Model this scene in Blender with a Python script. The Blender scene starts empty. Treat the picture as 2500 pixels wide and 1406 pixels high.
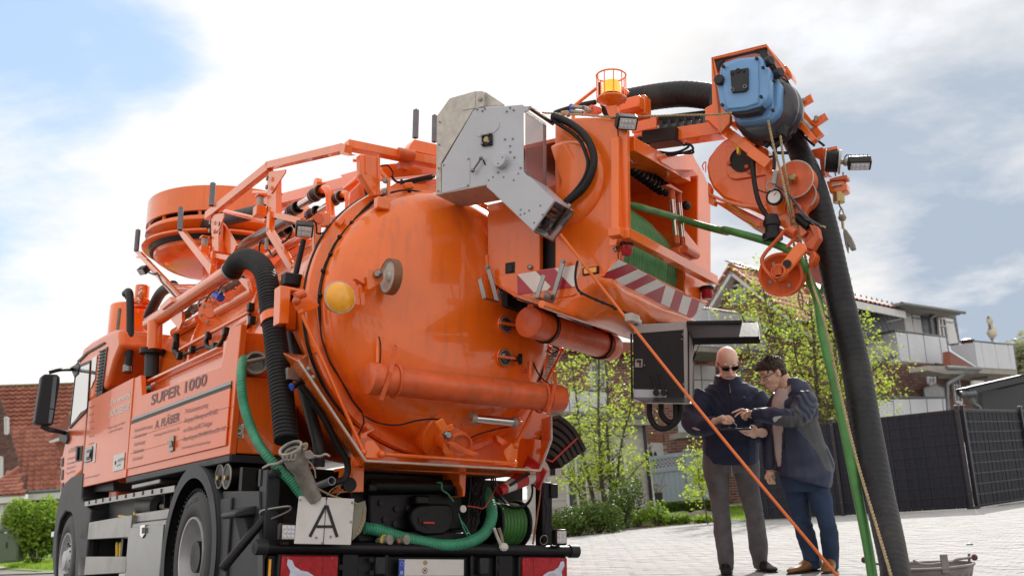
import bpy,bmesh,math,random
from mathutils import Vector,Matrix,noise
R = math.radians
rnd = random.Random(7)
sc = bpy.context.scene
col = sc.collection
# -- camera
F,PITCH,ROLL,CH = 2623.7,.1939,.0775,.8
FWD = Vector((0,math.cos(PITCH),math.sin(PITCH)))
UPV = Vector((0,-math.sin(PITCH),math.cos(PITCH)))
_c,_s = math.cos(ROLL),math.sin(ROLL)
RT = Vector((1,0,0)) * _c - UPV * _s
UP = Vector((1,0,0)) * _s + UPV * _c
CAM = Vector((0,0,CH))
cd = bpy.data.cameras.new('camera'); cam = bpy.data.objects.new('camera',cd); col.objects.link(cam)
m = Matrix((RT,UP,-FWD)).transposed().to_4x4(); m.translation = CAM
cam.matrix_world = m
cd.sensor_width = 36; cd.lens = 36 * F / 2500; cd.clip_end = 3000; cd.clip_start = .05
cd.dof.use_dof = True; cd.dof.focus_distance = 8.0; cd.dof.aperture_fstop = 2.8
sc.camera = cam
# -- light
SAZ,SEL = R(21),R(34)
sun_dir = Vector((math.sin(SAZ) * math.cos(SEL),math.cos(SAZ) * math.cos(SEL),math.sin(SEL)))
sd = bpy.data.lights.new('sun','SUN'); sun = bpy.data.objects.new('sun',sd); col.objects.link(sun)
sd.energy = 3.4; sd.angle = R(.6); sd.color = (1,.96,.90)
sun.rotation_euler = sun_dir.to_track_quat('Z','Y').to_euler()
sc.view_settings.view_transform = 'Standard'; sc.view_settings.look = 'None'
sc.view_settings.exposure = 0.42; sc.view_settings.gamma = 1
sc.view_settings.use_curve_mapping = False
w = bpy.data.worlds.new('World'); sc.world = w; w.use_nodes = True
def world():
    nt = w.node_tree; N = nt.nodes; Lk = nt.links; N.clear()
    out = N.new('ShaderNodeOutputWorld'); bg = N.new('ShaderNodeBackground')
    bg.inputs['Strength'].default_value = .115
    sky = N.new('ShaderNodeTexSky'); sky.sky_type = 'NISHITA'; sky.sun_disc = False
    sky.sun_elevation = SEL; sky.sun_rotation = SAZ; sky.dust_density = .6; sky.ozone_density = 2.5
    tc = N.new('ShaderNodeTexCoord'); sep = N.new('ShaderNodeSeparateXYZ'); Lk.new(tc.outputs['Generated'],sep.inputs[0])
    def math_(op,a,b=None,c=None,clamp=False):
        n = N.new('ShaderNodeMath'); n.operation = op; n.use_clamp = clamp
        for i,v in enumerate((a,b,c)):
            if v is None: continue
            if isinstance(v,(int,float)): n.inputs[i].default_value = v
            else: Lk.new(v,n.inputs[i])
        return n.outputs[0]
    # cloud layer seen on a plane overhead, flattened towards the horizon
    zc = math_('ADD',math_('MAXIMUM',sep.outputs[2],0.0),.22)
    u = math_('DIVIDE',sep.outputs[0],zc); v = math_('DIVIDE',sep.outputs[1],zc)
    cmb = N.new('ShaderNodeCombineXYZ'); Lk.new(u,cmb.inputs[0]); Lk.new(v,cmb.inputs[1]); cmb.inputs[2].default_value = 3.7
    def nz(scale,det,off,rough=.55):
        mp = N.new('ShaderNodeMapping'); mp.inputs['Location'].default_value = off
        Lk.new(cmb.outputs[0],mp.inputs[0]); n = N.new('ShaderNodeTexNoise')
        n.inputs['Scale'].default_value = scale; n.inputs['Detail'].default_value = det; n.inputs['Roughness'].default_value = rough
        n.inputs['Distortion'].default_value = .15
        Lk.new(mp.outputs[0],n.inputs['Vector']); return n.outputs['Fac']
    def lobe(px,py,inner,outer):          # a broad patch of the sky round one direction
        d = ((px - 1250) * RT + (703 - py) * UP + F * FWD).normalized()
        vm = N.new('ShaderNodeVectorMath'); vm.operation = 'DOT_PRODUCT'; Lk.new(tc.outputs['Generated'],vm.inputs[0])
        vm.inputs[1].default_value = d
        mr = N.new('ShaderNodeMapRange'); mr.interpolation_type = 'SMOOTHSTEP'
        mr.inputs['From Min'].default_value = math.cos(R(outer)); mr.inputs['From Max'].default_value = math.cos(R(inner))
        Lk.new(vm.outputs['Value'],mr.inputs['Value']); return mr.outputs[0]
    n1 = nz(.9,9,(1.3,.4,0)); n2 = nz(2.1,10,(4.2,2.2,1.0),.6); n3 = nz(.7,6,(7.7,1.1,2.0))
    # cover: where cloud, where blue shows
    gap = math_('MAXIMUM',lobe(-90,230,1,11),math_('MAXIMUM',math_('MULTIPLY',lobe(250,110,0,6),.8),math_('MULTIPLY',lobe(-100,600,0,9),.45)))
    cov = math_('ADD',math_('ADD',math_('MULTIPLY',n1,.5),math_('MULTIPLY',n2,.8)),math_('MULTIPLY',gap,-.24))
    covr = N.new('ShaderNodeMapRange'); covr.interpolation_type = 'SMOOTHSTEP'
    covr.inputs['From Min'].default_value = .30; covr.inputs['From Max'].default_value = .58; Lk.new(cov,covr.inputs['Value'])
    # shading of the cloud: dark bases to the right, thin bright veil in the middle
    dk = math_('ADD',math_('MULTIPLY',lobe(2280,420,3,18),.9),math_('MULTIPLY',lobe(2450,720,1,7),.35))
    shade = math_('MULTIPLY',math_('MULTIPLY_ADD',n2,3.0,-.72,True),dk,None,True)
    shade2 = math_('MULTIPLY',math_('MULTIPLY_ADD',n3,2.6,-1.1,True),.22)
    sh = math_('ADD',shade,shade2,None,True)
    mixc = N.new('ShaderNodeMix'); mixc.data_type = 'RGBA'
    mixc.inputs[6].default_value = (7.5,7.2,6.85,1); mixc.inputs[7].default_value = (3.0,3.55,4.3,1); Lk.new(sh,mixc.inputs[0])
    # blue sky behind, whitened by haze near the horizon
    hz = N.new('ShaderNodeMix'); hz.data_type = 'RGBA'; Lk.new(sky.outputs[0],hz.inputs[6]); hz.inputs[7].default_value = (4.3,5.6,8.6,1)
    hz.inputs[0].default_value = .6
    mx = N.new('ShaderNodeMix'); mx.data_type = 'RGBA'; Lk.new(covr.outputs[0],mx.inputs[0]); Lk.new(hz.outputs[2],mx.inputs[6]); Lk.new(mixc.outputs[2],mx.inputs[7])
    Lk.new(mx.outputs[2],bg.inputs['Color']); Lk.new(bg.outputs[0],out.inputs[0])
world()
# -- pixels of the survey photo -> places
def ray(p): return ((p[0] - 1250) * RT + (703 - p[1]) * UP + F * FWD) / F
def Wd(p,d): return CAM + ray(p) * d
def G(p,z=.07):
    r = ray(p); return CAM + r * ((z - CH) / r.z)
TR = Matrix.Rotation(.5927,3,'Z') @ Matrix.Rotation(-.0046,3,'X') @ Matrix.Rotation(.0986,3,'Y')
T0 = Vector((-.7717,7.848,-.0729))
TI = TR.transposed(); CL = TI @ (CAM - T0)
def Lp(p,ax,v):
    d = TI @ ray(p); i = 'XYZ'.index(ax); return CL + d * ((v - CL[i]) / d[i])
def X(v): return lambda p: Lp(p,'X',v)
def Y(v): return lambda p: Lp(p,'Y',v)
def Zp(v): return lambda p: Lp(p,'Z',v)
def D(v): return lambda p: CL + (TI @ ray(p)) * v
TH = R(25); HA = Vector((math.cos(TH),math.sin(TH),0)); HB = Vector((-math.sin(TH),math.cos(TH),0)); HC = Vector((0,0,1))
HO = D(7.4)((1522,632))
def Hh(p,ax,v):
    n = {'a': HA,'b': HB,'c': HC}[ax]; d = TI @ ray(p); return CL + d * ((v - (CL - HO).dot(n)) / d.dot(n))
def Ha(v): return lambda p: Hh(p,'a',v)
def Hb(v): return lambda p: Hh(p,'b',v)
def Hc(v): return lambda p: Hh(p,'c',v)
def hl(a,b,c): return HO + HA * a + HB * b + HC * c
def depth(q): return (q - CL).dot(TI @ FWD)
def wdepth(q): return (q - CAM).dot(FWD)
def zf(ox,oy,s): return lambda *c: [(ox + c[i] / s,oy + c[i + 1] / s) for i in range(0,len(c),2)] if len(c) > 2 else (ox + c[0] / s,oy + c[1] / s)
z1 = zf(0,400,2.811); z2 = zf(0,850,2.529); z3 = zf(480,320,3.195); z4 = zf(550,760,3.196); z5 = zf(500,1040,2.778); z6 = zf(980,200,2.812)
b1 = zf(1300,150,3.124); b2 = zf(1140,560,3.515); b3 = zf(1680,80,4.018); b4 = zf(1680,380,3.70); b5 = zf(1500,760,2.177)
b6 = zf(2000,640,3.43); b7 = zf(1340,820,2.4); b8 = zf(1900,960,3.152); c1 = zf(0,930,2.955); c2 = zf(1360,1000,4.26); c3 = zf(1560,1020,5.205)
c4 = zf(1980,960,4.26); c5 = zf(1700,640,5.857); c6 = zf(1660,820,4.6875); c7 = zf(1800,860,4.26); c8 = zf(1680,1100,4.595)
# -- mesh tools
def smooth(pts,n=6,closed=False):
    P = [Vector(p) for p in pts]; out = []
    k = len(P)
    for i in range(k if closed else k - 1):
        p0 = P[(i - 1) % k] if (closed or i > 0) else P[0] * 2 - P[1]
        p1 = P[i]; p2 = P[(i + 1) % k]
        p3 = P[(i + 2) % k] if (closed or i < k - 2) else P[-1] * 2 - P[-2]
        for j in range(n):
            t = j / n
            out.append(.5 * ((2 * p1) + (p2 - p0) * t + (2 * p0 - 5 * p1 + 4 * p2 - p3) * t * t + (3 * p1 - p0 - 3 * p2 + p3) * t ** 3))
    if not closed: out.append(P[-1])
    return out
def resample(P,step):
    out = [P[0].copy()]; acc = 0
    for a,b in zip(P,P[1:]):
        l = (b - a).length; t = step - acc
        while t <= l:
            out.append(a.lerp(b,t / l)); t += step
        acc = l - (t - step)
    out.append(P[-1].copy()); return out
def perp(d):
    a = Vector((0,0,1)) if abs(d.z) < .9 else Vector((1,0,0))
    return d.cross(a).normalized()
class M:
    def __init__(s): s.v = []; s.f = []
    def add(s,v,f):
        o = len(s.v); s.v += [tuple(x) for x in v]; s.f += [tuple(i + o for i in q) for q in f]; return s
    def box(s,c,sz,ax=None):
        c = Vector(c); ax = ax or (Vector((1,0,0)),Vector((0,1,0)),Vector((0,0,1)))
        h = [ax[i] * (sz[i] / 2) for i in range(3)]
        v = [c + h[0] * i + h[1] * j + h[2] * k for i in (-1,1) for j in (-1,1) for k in (-1,1)]
        return s.add(v,[(0,1,3,2),(4,6,7,5),(0,4,5,1),(2,3,7,6),(0,2,6,4),(1,5,7,3)])
    def bx(s,a,b):
        a = Vector(a); b = Vector(b); return s.box((a + b) / 2,[abs(x) for x in (b - a)])
    def beam(s,a,b,w_,h_,up=(0,0,1),ext=0):
        a = Vector(a); b = Vector(b); d = (b - a).normalized(); a = a - d * ext; b = b + d * ext
        x = d.cross(Vector(up)).normalized(); u = x.cross(d)
        return s.box((a + b) / 2,(w_,(b - a).length,h_),(x,d,u))
    def tube(s,P,r,n=12,cap=True):
        P = [Vector(p) for p in P]; m_ = len(P); rr = r if isinstance(r,(list,tuple)) else [r] * m_
        t = (P[1] - P[0]).normalized(); x = perp(t); v = []; f = []
        for i,p in enumerate(P):
            d = (P[min(i + 1,m_ - 1)] - P[max(i - 1,0)])
            if d.length > 1e-9: d.normalize()
            else: d = t
            x = (x - d * x.dot(d)).normalized(); y = d.cross(x); t = d
            for j in range(n):
                a = 2 * math.pi * j / n; v.append(p + (x * math.cos(a) + y * math.sin(a)) * rr[i])
        for i in range(m_ - 1):
            for j in range(n):
                k = (j + 1) % n; f.append((i * n + j,i * n + k,(i + 1) * n + k,(i + 1) * n + j))
        if cap: f += [tuple(range(n))[::-1],tuple((m_ - 1) * n + j for j in range(n))]
        return s.add(v,f)
    def rib(s,P,r,pitch=.03,amp=.07,n=16):
        Q = resample(smooth(P,8),pitch / 4); rr = [r * (1 + amp * (1,.5,-1,.5)[i % 4]) for i in range(len(Q))]
        return s.tube(Q,rr,n)
    def lathe(s,o,ax,prof,n=32,a0=0,a1=360,ref=None):
        o = Vector(o); ax = Vector(ax).normalized(); x = ref.normalized() if ref else perp(ax); y = ax.cross(x); v = []; f = []
        full = abs(a1 - a0) >= 359.9; m_ = n if full else n + 1
        for t,r in prof:
            for j in range(m_):
                a = R(a0 + (a1 - a0) * j / n); v.append(o + ax * t + (x * math.cos(a) + y * math.sin(a)) * r)
        for i in range(len(prof) - 1):
            for j in range(n):
                k = (j + 1) % m_; f.append((i * m_ + j,i * m_ + k,(i + 1) * m_ + k,(i + 1) * m_ + j))
        return s.add(v,f)
    def cyl(s,a,b,r,n=20,r2=None):
        a = Vector(a); b = Vector(b); l = (b - a).length
        return s.lathe(a,b - a,[(0,.0001),(0,r),(l,r if r2 is None else r2),(l,.0001)],n)
    def ring(s,o,ax,R_,r,n=48,k=10):
        o = Vector(o); ax = Vector(ax).normalized()
        return s.lathe(o,ax,[(r * math.sin(2 * math.pi * i / k),R_ + r * math.cos(2 * math.pi * i / k)) for i in range(k + 1)],n)
    def ball(s,c,r,n=14,sc_=(1,1,1),ax=None):
        c = Vector(c); v = []; f = []; m_ = n // 2
        for i in range(m_ + 1):
            for j in range(n):
                a = math.pi * i / m_; b = 2 * math.pi * j / n
                q = Vector((math.sin(a) * math.cos(b) * sc_[0],math.sin(a) * math.sin(b) * sc_[1],math.cos(a) * sc_[2])) * r
                if ax: q = ax[0] * q.x + ax[1] * q.y + ax[2] * q.z
                v.append(c + q)
        for i in range(m_):
            for j in range(n):
                k = (j + 1) % n; f.append((i * n + j,(i + 1) * n + j,(i + 1) * n + k,i * n + k))
        return s.add(v,f)
    def prism(s,P,vec):
        P = [Vector(p) for p in P]; vec = Vector(vec); n = len(P)
        v = P + [p + vec for p in P]
        f = [tuple(range(n)),tuple(range(2 * n - 1,n - 1,-1))] + [(i,(i + 1) % n,n + (i + 1) % n,n + i) for i in range(n)]
        return s.add(v,f)
def link(o,parent=None):
    col.objects.link(o)
    if parent: o.parent = parent
    return o
def tag(o,label=None,cat=None,group=None,kind=None):
    if label: o['label'] = label
    if cat: o['category'] = cat
    if group: o['group'] = group
    if kind: o['kind'] = kind
    return o
def build(mb,name,mat,parent=None,bev=0,ang=38,sm=True,seg=2,fix=True,mats=None):
    me = bpy.data.meshes.new(name); me.from_pydata(mb.v,[],mb.f); me.update()
    if fix:
        b = bmesh.new(); b.from_mesh(me); bmesh.ops.recalc_face_normals(b,faces=b.faces); b.to_mesh(me); b.free()
    if sm:
        me.polygons.foreach_set('use_smooth',[True] * len(me.polygons)); me.set_sharp_from_angle(angle=R(ang))
    me.materials.append(mat)
    o = link(bpy.data.objects.new(name,me),parent)
    if parent is not None and not parent.get('_loc'):
        pass
    if bev:
        md = o.modifiers.new('bevel','BEVEL'); md.width = bev; md.segments = seg; md.limit_method = 'ANGLE'; md.angle_limit = R(35)
        md.harden_normals = False
    return o
def empty(name,loc=(0,0,0),rot=None):
    o = bpy.data.objects.new(name,None); col.objects.link(o); o.empty_display_size = .2
    o.location = loc
    if rot is not None: o.rotation_euler = rot
    return o
def at(o,loc):                              # give a mesh built in world coordinates an origin at its base
    loc = Vector(loc); o.data.transform(Matrix.Translation(-loc)); o.location = loc; return o
def thing(name,label,cat,loc=(0,0,0),group=None):
    return tag(empty(name,loc),label,cat,group)
def kid(mb,name,mat,parent,base=None,**k):   # part whose vertices are in world coordinates
    o = build(mb,name,mat,parent,**k); b = Vector(parent.location if base is None else base)
    o.data.transform(Matrix.Translation(-b)); return o
def lettering(txt,o,ux,uy,size,mat,parent,name='lettering',wid=None,align='LEFT',shear=0,thick=.0012,bold=0,bend=None):
    cu = bpy.data.curves.new('t','FONT'); cu.body = txt; cu.size = 1; cu.align_x = align; cu.shear = shear; cu.extrude = 0; cu.resolution_u = 3
    cu.offset = bold
    ob = bpy.data.objects.new('t',cu); col.objects.link(ob)
    me = bpy.data.meshes.new_from_object(ob.evaluated_get(bpy.context.evaluated_depsgraph_get())); bpy.data.objects.remove(ob); bpy.data.curves.remove(cu)
    ux = Vector(ux).normalized(); uy = Vector(uy).normalized(); n = ux.cross(uy); o = Vector(o)
    xs = [v.co.x for v in me.vertices]; wd_ = (max(xs) - min(xs)) if xs else 1
    kx = size if wid is None else wid / wd_
    for v in me.vertices:
        x_,y_ = v.co.x * kx,v.co.y * size
        if bend:
            r = bend + y_; a = x_ / bend
            v.co = o + ux * (r * math.sin(a)) + uy * (r * math.cos(a)) + n * thick
        else: v.co = o + ux * x_ + uy * y_ + n * thick
    me.materials.clear(); me.materials.append(mat); me.name = name
    return link(bpy.data.objects.new(name,me),parent)
# -- materials
def mat(name,c,rough=.5,metal=0,coat=0,var=.12,vs=6,bump=0,bs=60,c2=None,dirt=0,dc=(.05,.04,.03),trans=0,alpha=1,emit=0,spec=.5,sub=0,isl=0,objr=0,warp=0,stretch=None,ior=None,dust=0,streak=0):
    m_ = bpy.data.materials.new(name); m_.use_nodes = True; nt = m_.node_tree; N = nt.nodes; Lk = nt.links
    b = N['Principled BSDF']; b.inputs['Roughness'].default_value = rough; b.inputs['Metallic'].default_value = metal
    b.inputs['Coat Weight'].default_value = coat; b.inputs['Coat Roughness'].default_value = .04; b.inputs['Specular IOR Level'].default_value = spec
    b.inputs['Transmission Weight'].default_value = trans; b.inputs['Alpha'].default_value = alpha
    if ior: b.inputs['IOR'].default_value = ior
    if sub: b.inputs['Subsurface Weight'].default_value = sub; b.inputs['Subsurface Radius'].default_value = (.02,.008,.004)
    tc = N.new('ShaderNodeTexCoord'); src = tc.outputs['Object']
    if stretch:
        mp = N.new('ShaderNodeMapping'); mp.inputs['Scale'].default_value = stretch; Lk.new(src,mp.inputs[0]); src = mp.outputs[0]
    def noise_(scale,det=4,rg=.55):
        n = N.new('ShaderNodeTexNoise'); n.inputs['Scale'].default_value = scale; n.inputs['Detail'].default_value = det; n.inputs['Roughness'].default_value = rg
        Lk.new(src,n.inputs['Vector']); return n.outputs['Fac']
    def ramp(v,a,b_):
        r = N.new('ShaderNodeMapRange'); r.inputs['From Min'].default_value = a; r.inputs['From Max'].default_value = b_; Lk.new(v,r.inputs['Value']); return r.outputs[0]
    def mix(f,a,b_):
        x = N.new('ShaderNodeMix'); x.data_type = 'RGBA'
        if isinstance(f,float): x.inputs[0].default_value = f
        else: Lk.new(f,x.inputs[0])
        for i,q in ((6,a),(7,b_)):
            if isinstance(q,tuple): x.inputs[i].default_value = (*q[:3],1)
            else: Lk.new(q,x.inputs[i])
        return x.outputs[2]
    lo = tuple(max(0,x * (1 - var)) for x in c); hi = tuple(min(1,x * (1 + var)) for x in c)
    cc = mix(ramp(noise_(vs),.3,.7),lo,hi)
    if c2:
        if isl: g = N.new('ShaderNodeNewGeometry'); rv = g.outputs['Random Per Island']
        elif objr: g = N.new('ShaderNodeObjectInfo'); rv = g.outputs['Random']
        else: rv = ramp(noise_(vs * .37,3),.4,.6)
        if isl and objr:
            g2 = N.new('ShaderNodeObjectInfo'); a_ = N.new('ShaderNodeMath'); a_.operation = 'ADD'; Lk.new(rv,a_.inputs[0]); Lk.new(g2.outputs['Random'],a_.inputs[1])
            fr = N.new('ShaderNodeMath'); fr.operation = 'FRACT'; Lk.new(a_.outputs[0],fr.inputs[0]); rv = fr.outputs[0]
        cc = mix(rv,cc,c2)
    if dirt:
        dm = ramp(noise_(2.7,7,.68),.56 - .1 * dirt,.78); dmm = N.new('ShaderNodeMath'); dmm.operation = 'MULTIPLY'; Lk.new(dm,dmm.inputs[0]); dmm.inputs[1].default_value = dirt; dmm.use_clamp = True
        cc = mix(dmm.outputs[0],cc,dc)
        rr = N.new('ShaderNodeMapRange'); Lk.new(dmm.outputs[0],rr.inputs['Value']); rr.inputs['To Min'].default_value = rough; rr.inputs['To Max'].default_value = min(1,rough + .4); Lk.new(rr.outputs[0],b.inputs['Roughness'])
    if streak:
        mp = N.new('ShaderNodeMapping'); mp.inputs['Scale'].default_value = (9,9,.7); Lk.new(tc.outputs['Object'],mp.inputs[0]); s_ = N.new('ShaderNodeTexNoise'); s_.inputs['Scale'].default_value = 2.2; s_.inputs['Detail'].default_value = 5; Lk.new(mp.outputs[0],s_.inputs['Vector'])
        k = N.new('ShaderNodeMath'); k.operation = 'MULTIPLY'; k.use_clamp = True; Lk.new(ramp(s_.outputs['Fac'],.52,.80),k.inputs[0]); k.inputs[1].default_value = streak; cc = mix(k.outputs[0],cc,(.16,.07,.04))
    if dust:
        g_ = N.new('ShaderNodeNewGeometry'); sx = N.new('ShaderNodeSeparateXYZ'); Lk.new(g_.outputs['Normal'],sx.inputs[0]); k = N.new('ShaderNodeMath'); k.operation = 'MULTIPLY'; k.use_clamp = True
        Lk.new(ramp(sx.outputs[2],.45,1.1),k.inputs[0]); k2 = N.new('ShaderNodeMath'); k2.operation = 'MULTIPLY'; Lk.new(ramp(noise_(5,6,.65),.3,.62),k2.inputs[0]); k2.inputs[1].default_value = dust; Lk.new(k2.outputs[0],k.inputs[1]); cc = mix(k.outputs[0],cc,(.22,.15,.11))
    Lk.new(cc,b.inputs['Base Color'])
    if emit: Lk.new(cc,b.inputs['Emission Color']); b.inputs['Emission Strength'].default_value = emit
    hgt = None
    if bump:
        bn = N.new('ShaderNodeBump'); bn.inputs['Strength'].default_value = bump; bn.inputs['Distance'].default_value = .004; Lk.new(noise_(bs,5),bn.inputs['Height']); hgt = bn
    if warp:
        bn = N.new('ShaderNodeBump'); bn.inputs['Strength'].default_value = 1; bn.inputs['Distance'].default_value = warp; Lk.new(noise_(2.2,2,.4),bn.inputs['Height'])
        if hgt: Lk.new(hgt.outputs[0],bn.inputs['Normal'])
        hgt = bn
    if hgt: Lk.new(hgt.outputs[0],b.inputs['Normal']);
    return m_
ORC = (.90,.165,.010)
orange = mat('orange_paint',ORC,.26,coat=.6,var=.09,vs=3,dirt=.16,dc=(.25,.07,.03),warp=.006,dust=.7,streak=.28,bump=.03,bs=25)
orange_old = mat('worn_orange_paint',(.70,.11,.02),.45,coat=.25,var=.14,vs=9,dirt=.55,dc=(.10,.05,.035),bump=.15,bs=45,dust=.7,streak=.4)
orange_body = mat('orange_side_panel',(.82,.14,.018),.3,coat=.25,spec=.35,var=.06,vs=2,dirt=.16,dc=(.4,.16,.1),warp=.002,streak=.25,dust=.5)
rubber = mat('black_rubber',(.009,.009,.011),.5,spec=.35,var=.3,vs=20,bump=.3,bs=90,dirt=.2,dc=(.045,.04,.036))
plastic = mat('dark_grey_plastic',(.019,.022,.028),.5,spec=.4,var=.12,vs=5,bump=.15,bs=160,dirt=.3,dc=(.09,.085,.08))
black = mat('black_metal',(.006,.006,.008),.42,spec=.35,var=.3,vs=12,dirt=.4,dc=(.035,.032,.03),bump=.2,bs=50)
steel = mat('brushed_steel',(.21,.21,.21),.26,metal=1,var=.05,vs=5,dirt=.2,dc=(.20,.18,.15),bump=.05,bs=120)
galv = mat('galvanised_metal',(.36,.34,.30),.55,metal=.55,var=.25,vs=16,dirt=.5,dc=(.15,.13,.11),bump=.25,bs=60)
alu = mat('aluminium_profile',(.30,.298,.29),.34,metal=.95,var=.06,vs=5,dirt=.3,dc=(.2,.19,.17))
chrome = mat('polished_pipe',(.72,.70,.68),.14,metal=1,var=.08,vs=8,dirt=.2,dc=(.3,.25,.2))
grey_foam = mat('grey_foam_sleeve',(.17,.185,.21),.7,var=.15,vs=14)
paint_grey = mat('pale_grey_paint',(.47,.50,.55),.38,coat=.25,var=.05,vs=3,dirt=.12,dc=(.33,.30,.27),bump=.08,bs=200)
zinc = mat('zinc_sheet',(.50,.48,.44),.5,metal=.35,var=.14,vs=22,dirt=.25,dc=(.3,.27,.22))
green_rib = mat('green_ribbed_hose',(.045,.30,.17),.38,var=.2,vs=9,dirt=.3,dc=(.08,.12,.08))
green_hose = mat('green_hose',(.06,.23,.05),.42,var=.25,vs=7,dirt=.6,dc=(.05,.08,.035),bump=.2,bs=60)
blue = mat('blue_plastic',(.17,.37,.66),.42,var=.07,vs=5,bump=.1,bs=120,dirt=.15,dc=(.12,.2,.3))
rope_m = mat('hemp_rope',(.42,.33,.19),.9,var=.3,vs=60,bump=.5,bs=200)
cable_or = mat('orange_cable_sheath',(.86,.20,.05),.5,var=.06)
white_p = mat('white_sheet',(.72,.71,.69),.5,var=.06,vs=7,dirt=.25,dc=(.35,.33,.3))
red_film = mat('dark_red_reflective_film',(.42,.012,.035),.3,coat=.2,var=.1,vs=10,dirt=.08,dc=(.5,.3,.28))
white_film = mat('white_reflective_film',(.76,.75,.72),.3,coat=.3,var=.05,vs=12,dirt=.12,dc=(.4,.33,.28))
red_lens = mat('red_lens',(.42,.004,.012),.3,coat=.3,spec=.3,var=.25,vs=30,bump=.05,bs=160)
clear_lens = mat('clear_lens',(.62,.68,.85),.2,coat=.5,var=.1,vs=20,bump=.2,bs=120)
amber = mat('amber_lens',(.98,.42,.004),.15,coat=1,var=.06,vs=25,bump=.35,bs=320)
beacon_m = mat('beacon_amber',(1.0,.34,.01),.15,coat=1,var=.15,vs=12,emit=.9)
led = mat('led_face',(.62,.58,.52),.25,var=.25,vs=60,bump=.4,bs=120)
glass = mat('window_glass',(.05,.06,.07),.03,spec=.9,coat=1,var=.1)
cabglass = mat('cab_window_glass',(.25,.30,.33),.03,spec=1,coat=1,var=.1)
mirror = mat('mirror_glass',(.20,.22,.25),.03,metal=1,var=.02)  # tint darkened to stand in for a reflection of dark trees
plexi = mat('scratched_clear_panel',(.30,.17,.18),.16,trans=0,alpha=.5,coat=.6,var=.15,vs=3,bump=.2,bs=14)
sidetxt = mat('faded_lettering',(.17,.095,.10),.5,var=.15,vs=20)
darktxt = mat('dark_lettering',(.05,.05,.06),.5,var=.05)
blacktxt = mat('black_print',(.012,.012,.012),.5,var=.05)
whitetxt = mat('white_lettering',(.85,.78,.74),.5,var=.03)
blueband = mat('blue_print',(.03,.10,.55),.5,var=.03)
tan = mat('tan_tube',(.30,.25,.18),.6,var=.2)
redstrap = mat('red_strap',(.55,.06,.05),.7,var=.15)
brass = mat('worn_brass',(.45,.33,.15),.4,metal=.8,var=.2)
yellow = mat('yellow_plastic',(.8,.55,.02),.45,var=.1)
brownwheel = mat('brown_polyurethane',(.22,.09,.04),.5,var=.2,vs=12,bump=.1)
putty = mat('dirty_white_paint',(.5,.48,.44),.55,var=.2,vs=14,dirt=.5,dc=(.2,.15,.1))
# == TRUCK
truck = thing('suction_truck','orange sewer suction and flushing truck with round tank door, hose drum housing and boom','truck')
truck.matrix_world = Matrix.Translation(T0) @ TR.to_4x4()
V = Vector
def T(mb,name,mat_,par=None,**k): return build(mb,name,mat_,par or truck,**k)
def poly(plane,pts): return [plane(p) for p in pts]
def plate(name,plane,pts,vec,mat_,par=None,**k):
    return T(M().prism(poly(plane,pts),vec),name,mat_,par,**k)
def tpx(plane,pts,wpx,name,mat_,par=None,n=14,sm=6,rib=None,**k):
    P = [plane(p) if not isinstance(p,Vector) else p for p in pts]
    if rib:
        r = wpx * depth(P[len(P) // 2]) / F / 2
        return T(M().rib(P,r,*rib),name,mat_,par,ang=60,**k)
    Q = smooth(P,sm) if len(P) > 2 and sm else P
    return T(M().tube(Q,[wpx * depth(q) / F / 2 for q in Q],n),name,mat_,par,**k)
def bolts(name,spots,n,r,mat_,par=None,l=.01):
    for s in spots: T(M().lathe(s,n,[(0,r),(l * .7,r),(l,r * .7),(l,.0001)],6),name,mat_,par)
SX = -1.24; S = X(SX); out = V((-1,0,0)); inn = V((1,0,0))
ux,uz = V((0,-1,0)),V((0,0,1))
# --- cabinet with the SUPER 1000 panel
cb = S(z2(1418,653)); ct = S(z2(1460,160)); yR = cb.y
main = z2(783,793,1418,653,1460,160,1489,-149,1417,-123,1367,112,1365,118,875,290,868,165,820,190)
cabinet = T(M().prism(poly(S,main),V((.05,0,0))),'side_cabinet',orange_body,bev=.006)
fl = S(z2(783,793))
T(M().bx((SX + .052,yR + .003,cb.z + .01),(-.74,fl.y,S(z2(1461,120)).z - .05)),'cabinet_body',orange,cabinet,bev=.01)
T(M().bx((SX + .052,yR + .05,S(z2(1461,120)).z - .048),(-.95,yR + .5,S(z2(1475,-120)).z)),'cabinet_riser',orange,cabinet,bev=.01)
door = T(M().prism(poly(X(SX - .002),z2(815,470,1430,245,1402,600,792,745)),V((-.012,0,0))),'flap_door',orange_body,cabinet,bev=.004)
for k,(a,b,mm) in enumerate([((816,440),(1430,212),steel),((815,462),(1429,237),blacktxt)]):
    p,q_ = X(SX - .004)(z2(*a)),X(SX - .004)(z2(*b)); T(M().beam(p,q_,.012,.028,up=(0,0,1)),'trim_strip',mm,cabinet,bev=.002)
for y0,y1 in (((812,555),(1418,358)),((806,650),(1410,480))):
    T(M().beam(X(SX - .015)(z2(*y0)),X(SX - .015)(z2(*y1)),.004,.006),'panel_joint',orange_old,door)
lt = X(SX - .02)
T(M().prism(poly(lt,z2(1052,545,1078,536,1072,632,1046,640)),V((-.008,0,0))),'latch_plate',steel,door,bev=.003)
T(M().prism(poly(X(SX - .035),z2(1040,575,1060,568,1066,600,1052,612)),V((-.012,0,0))),'latch_handle',galv,door,bev=.003)
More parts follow.
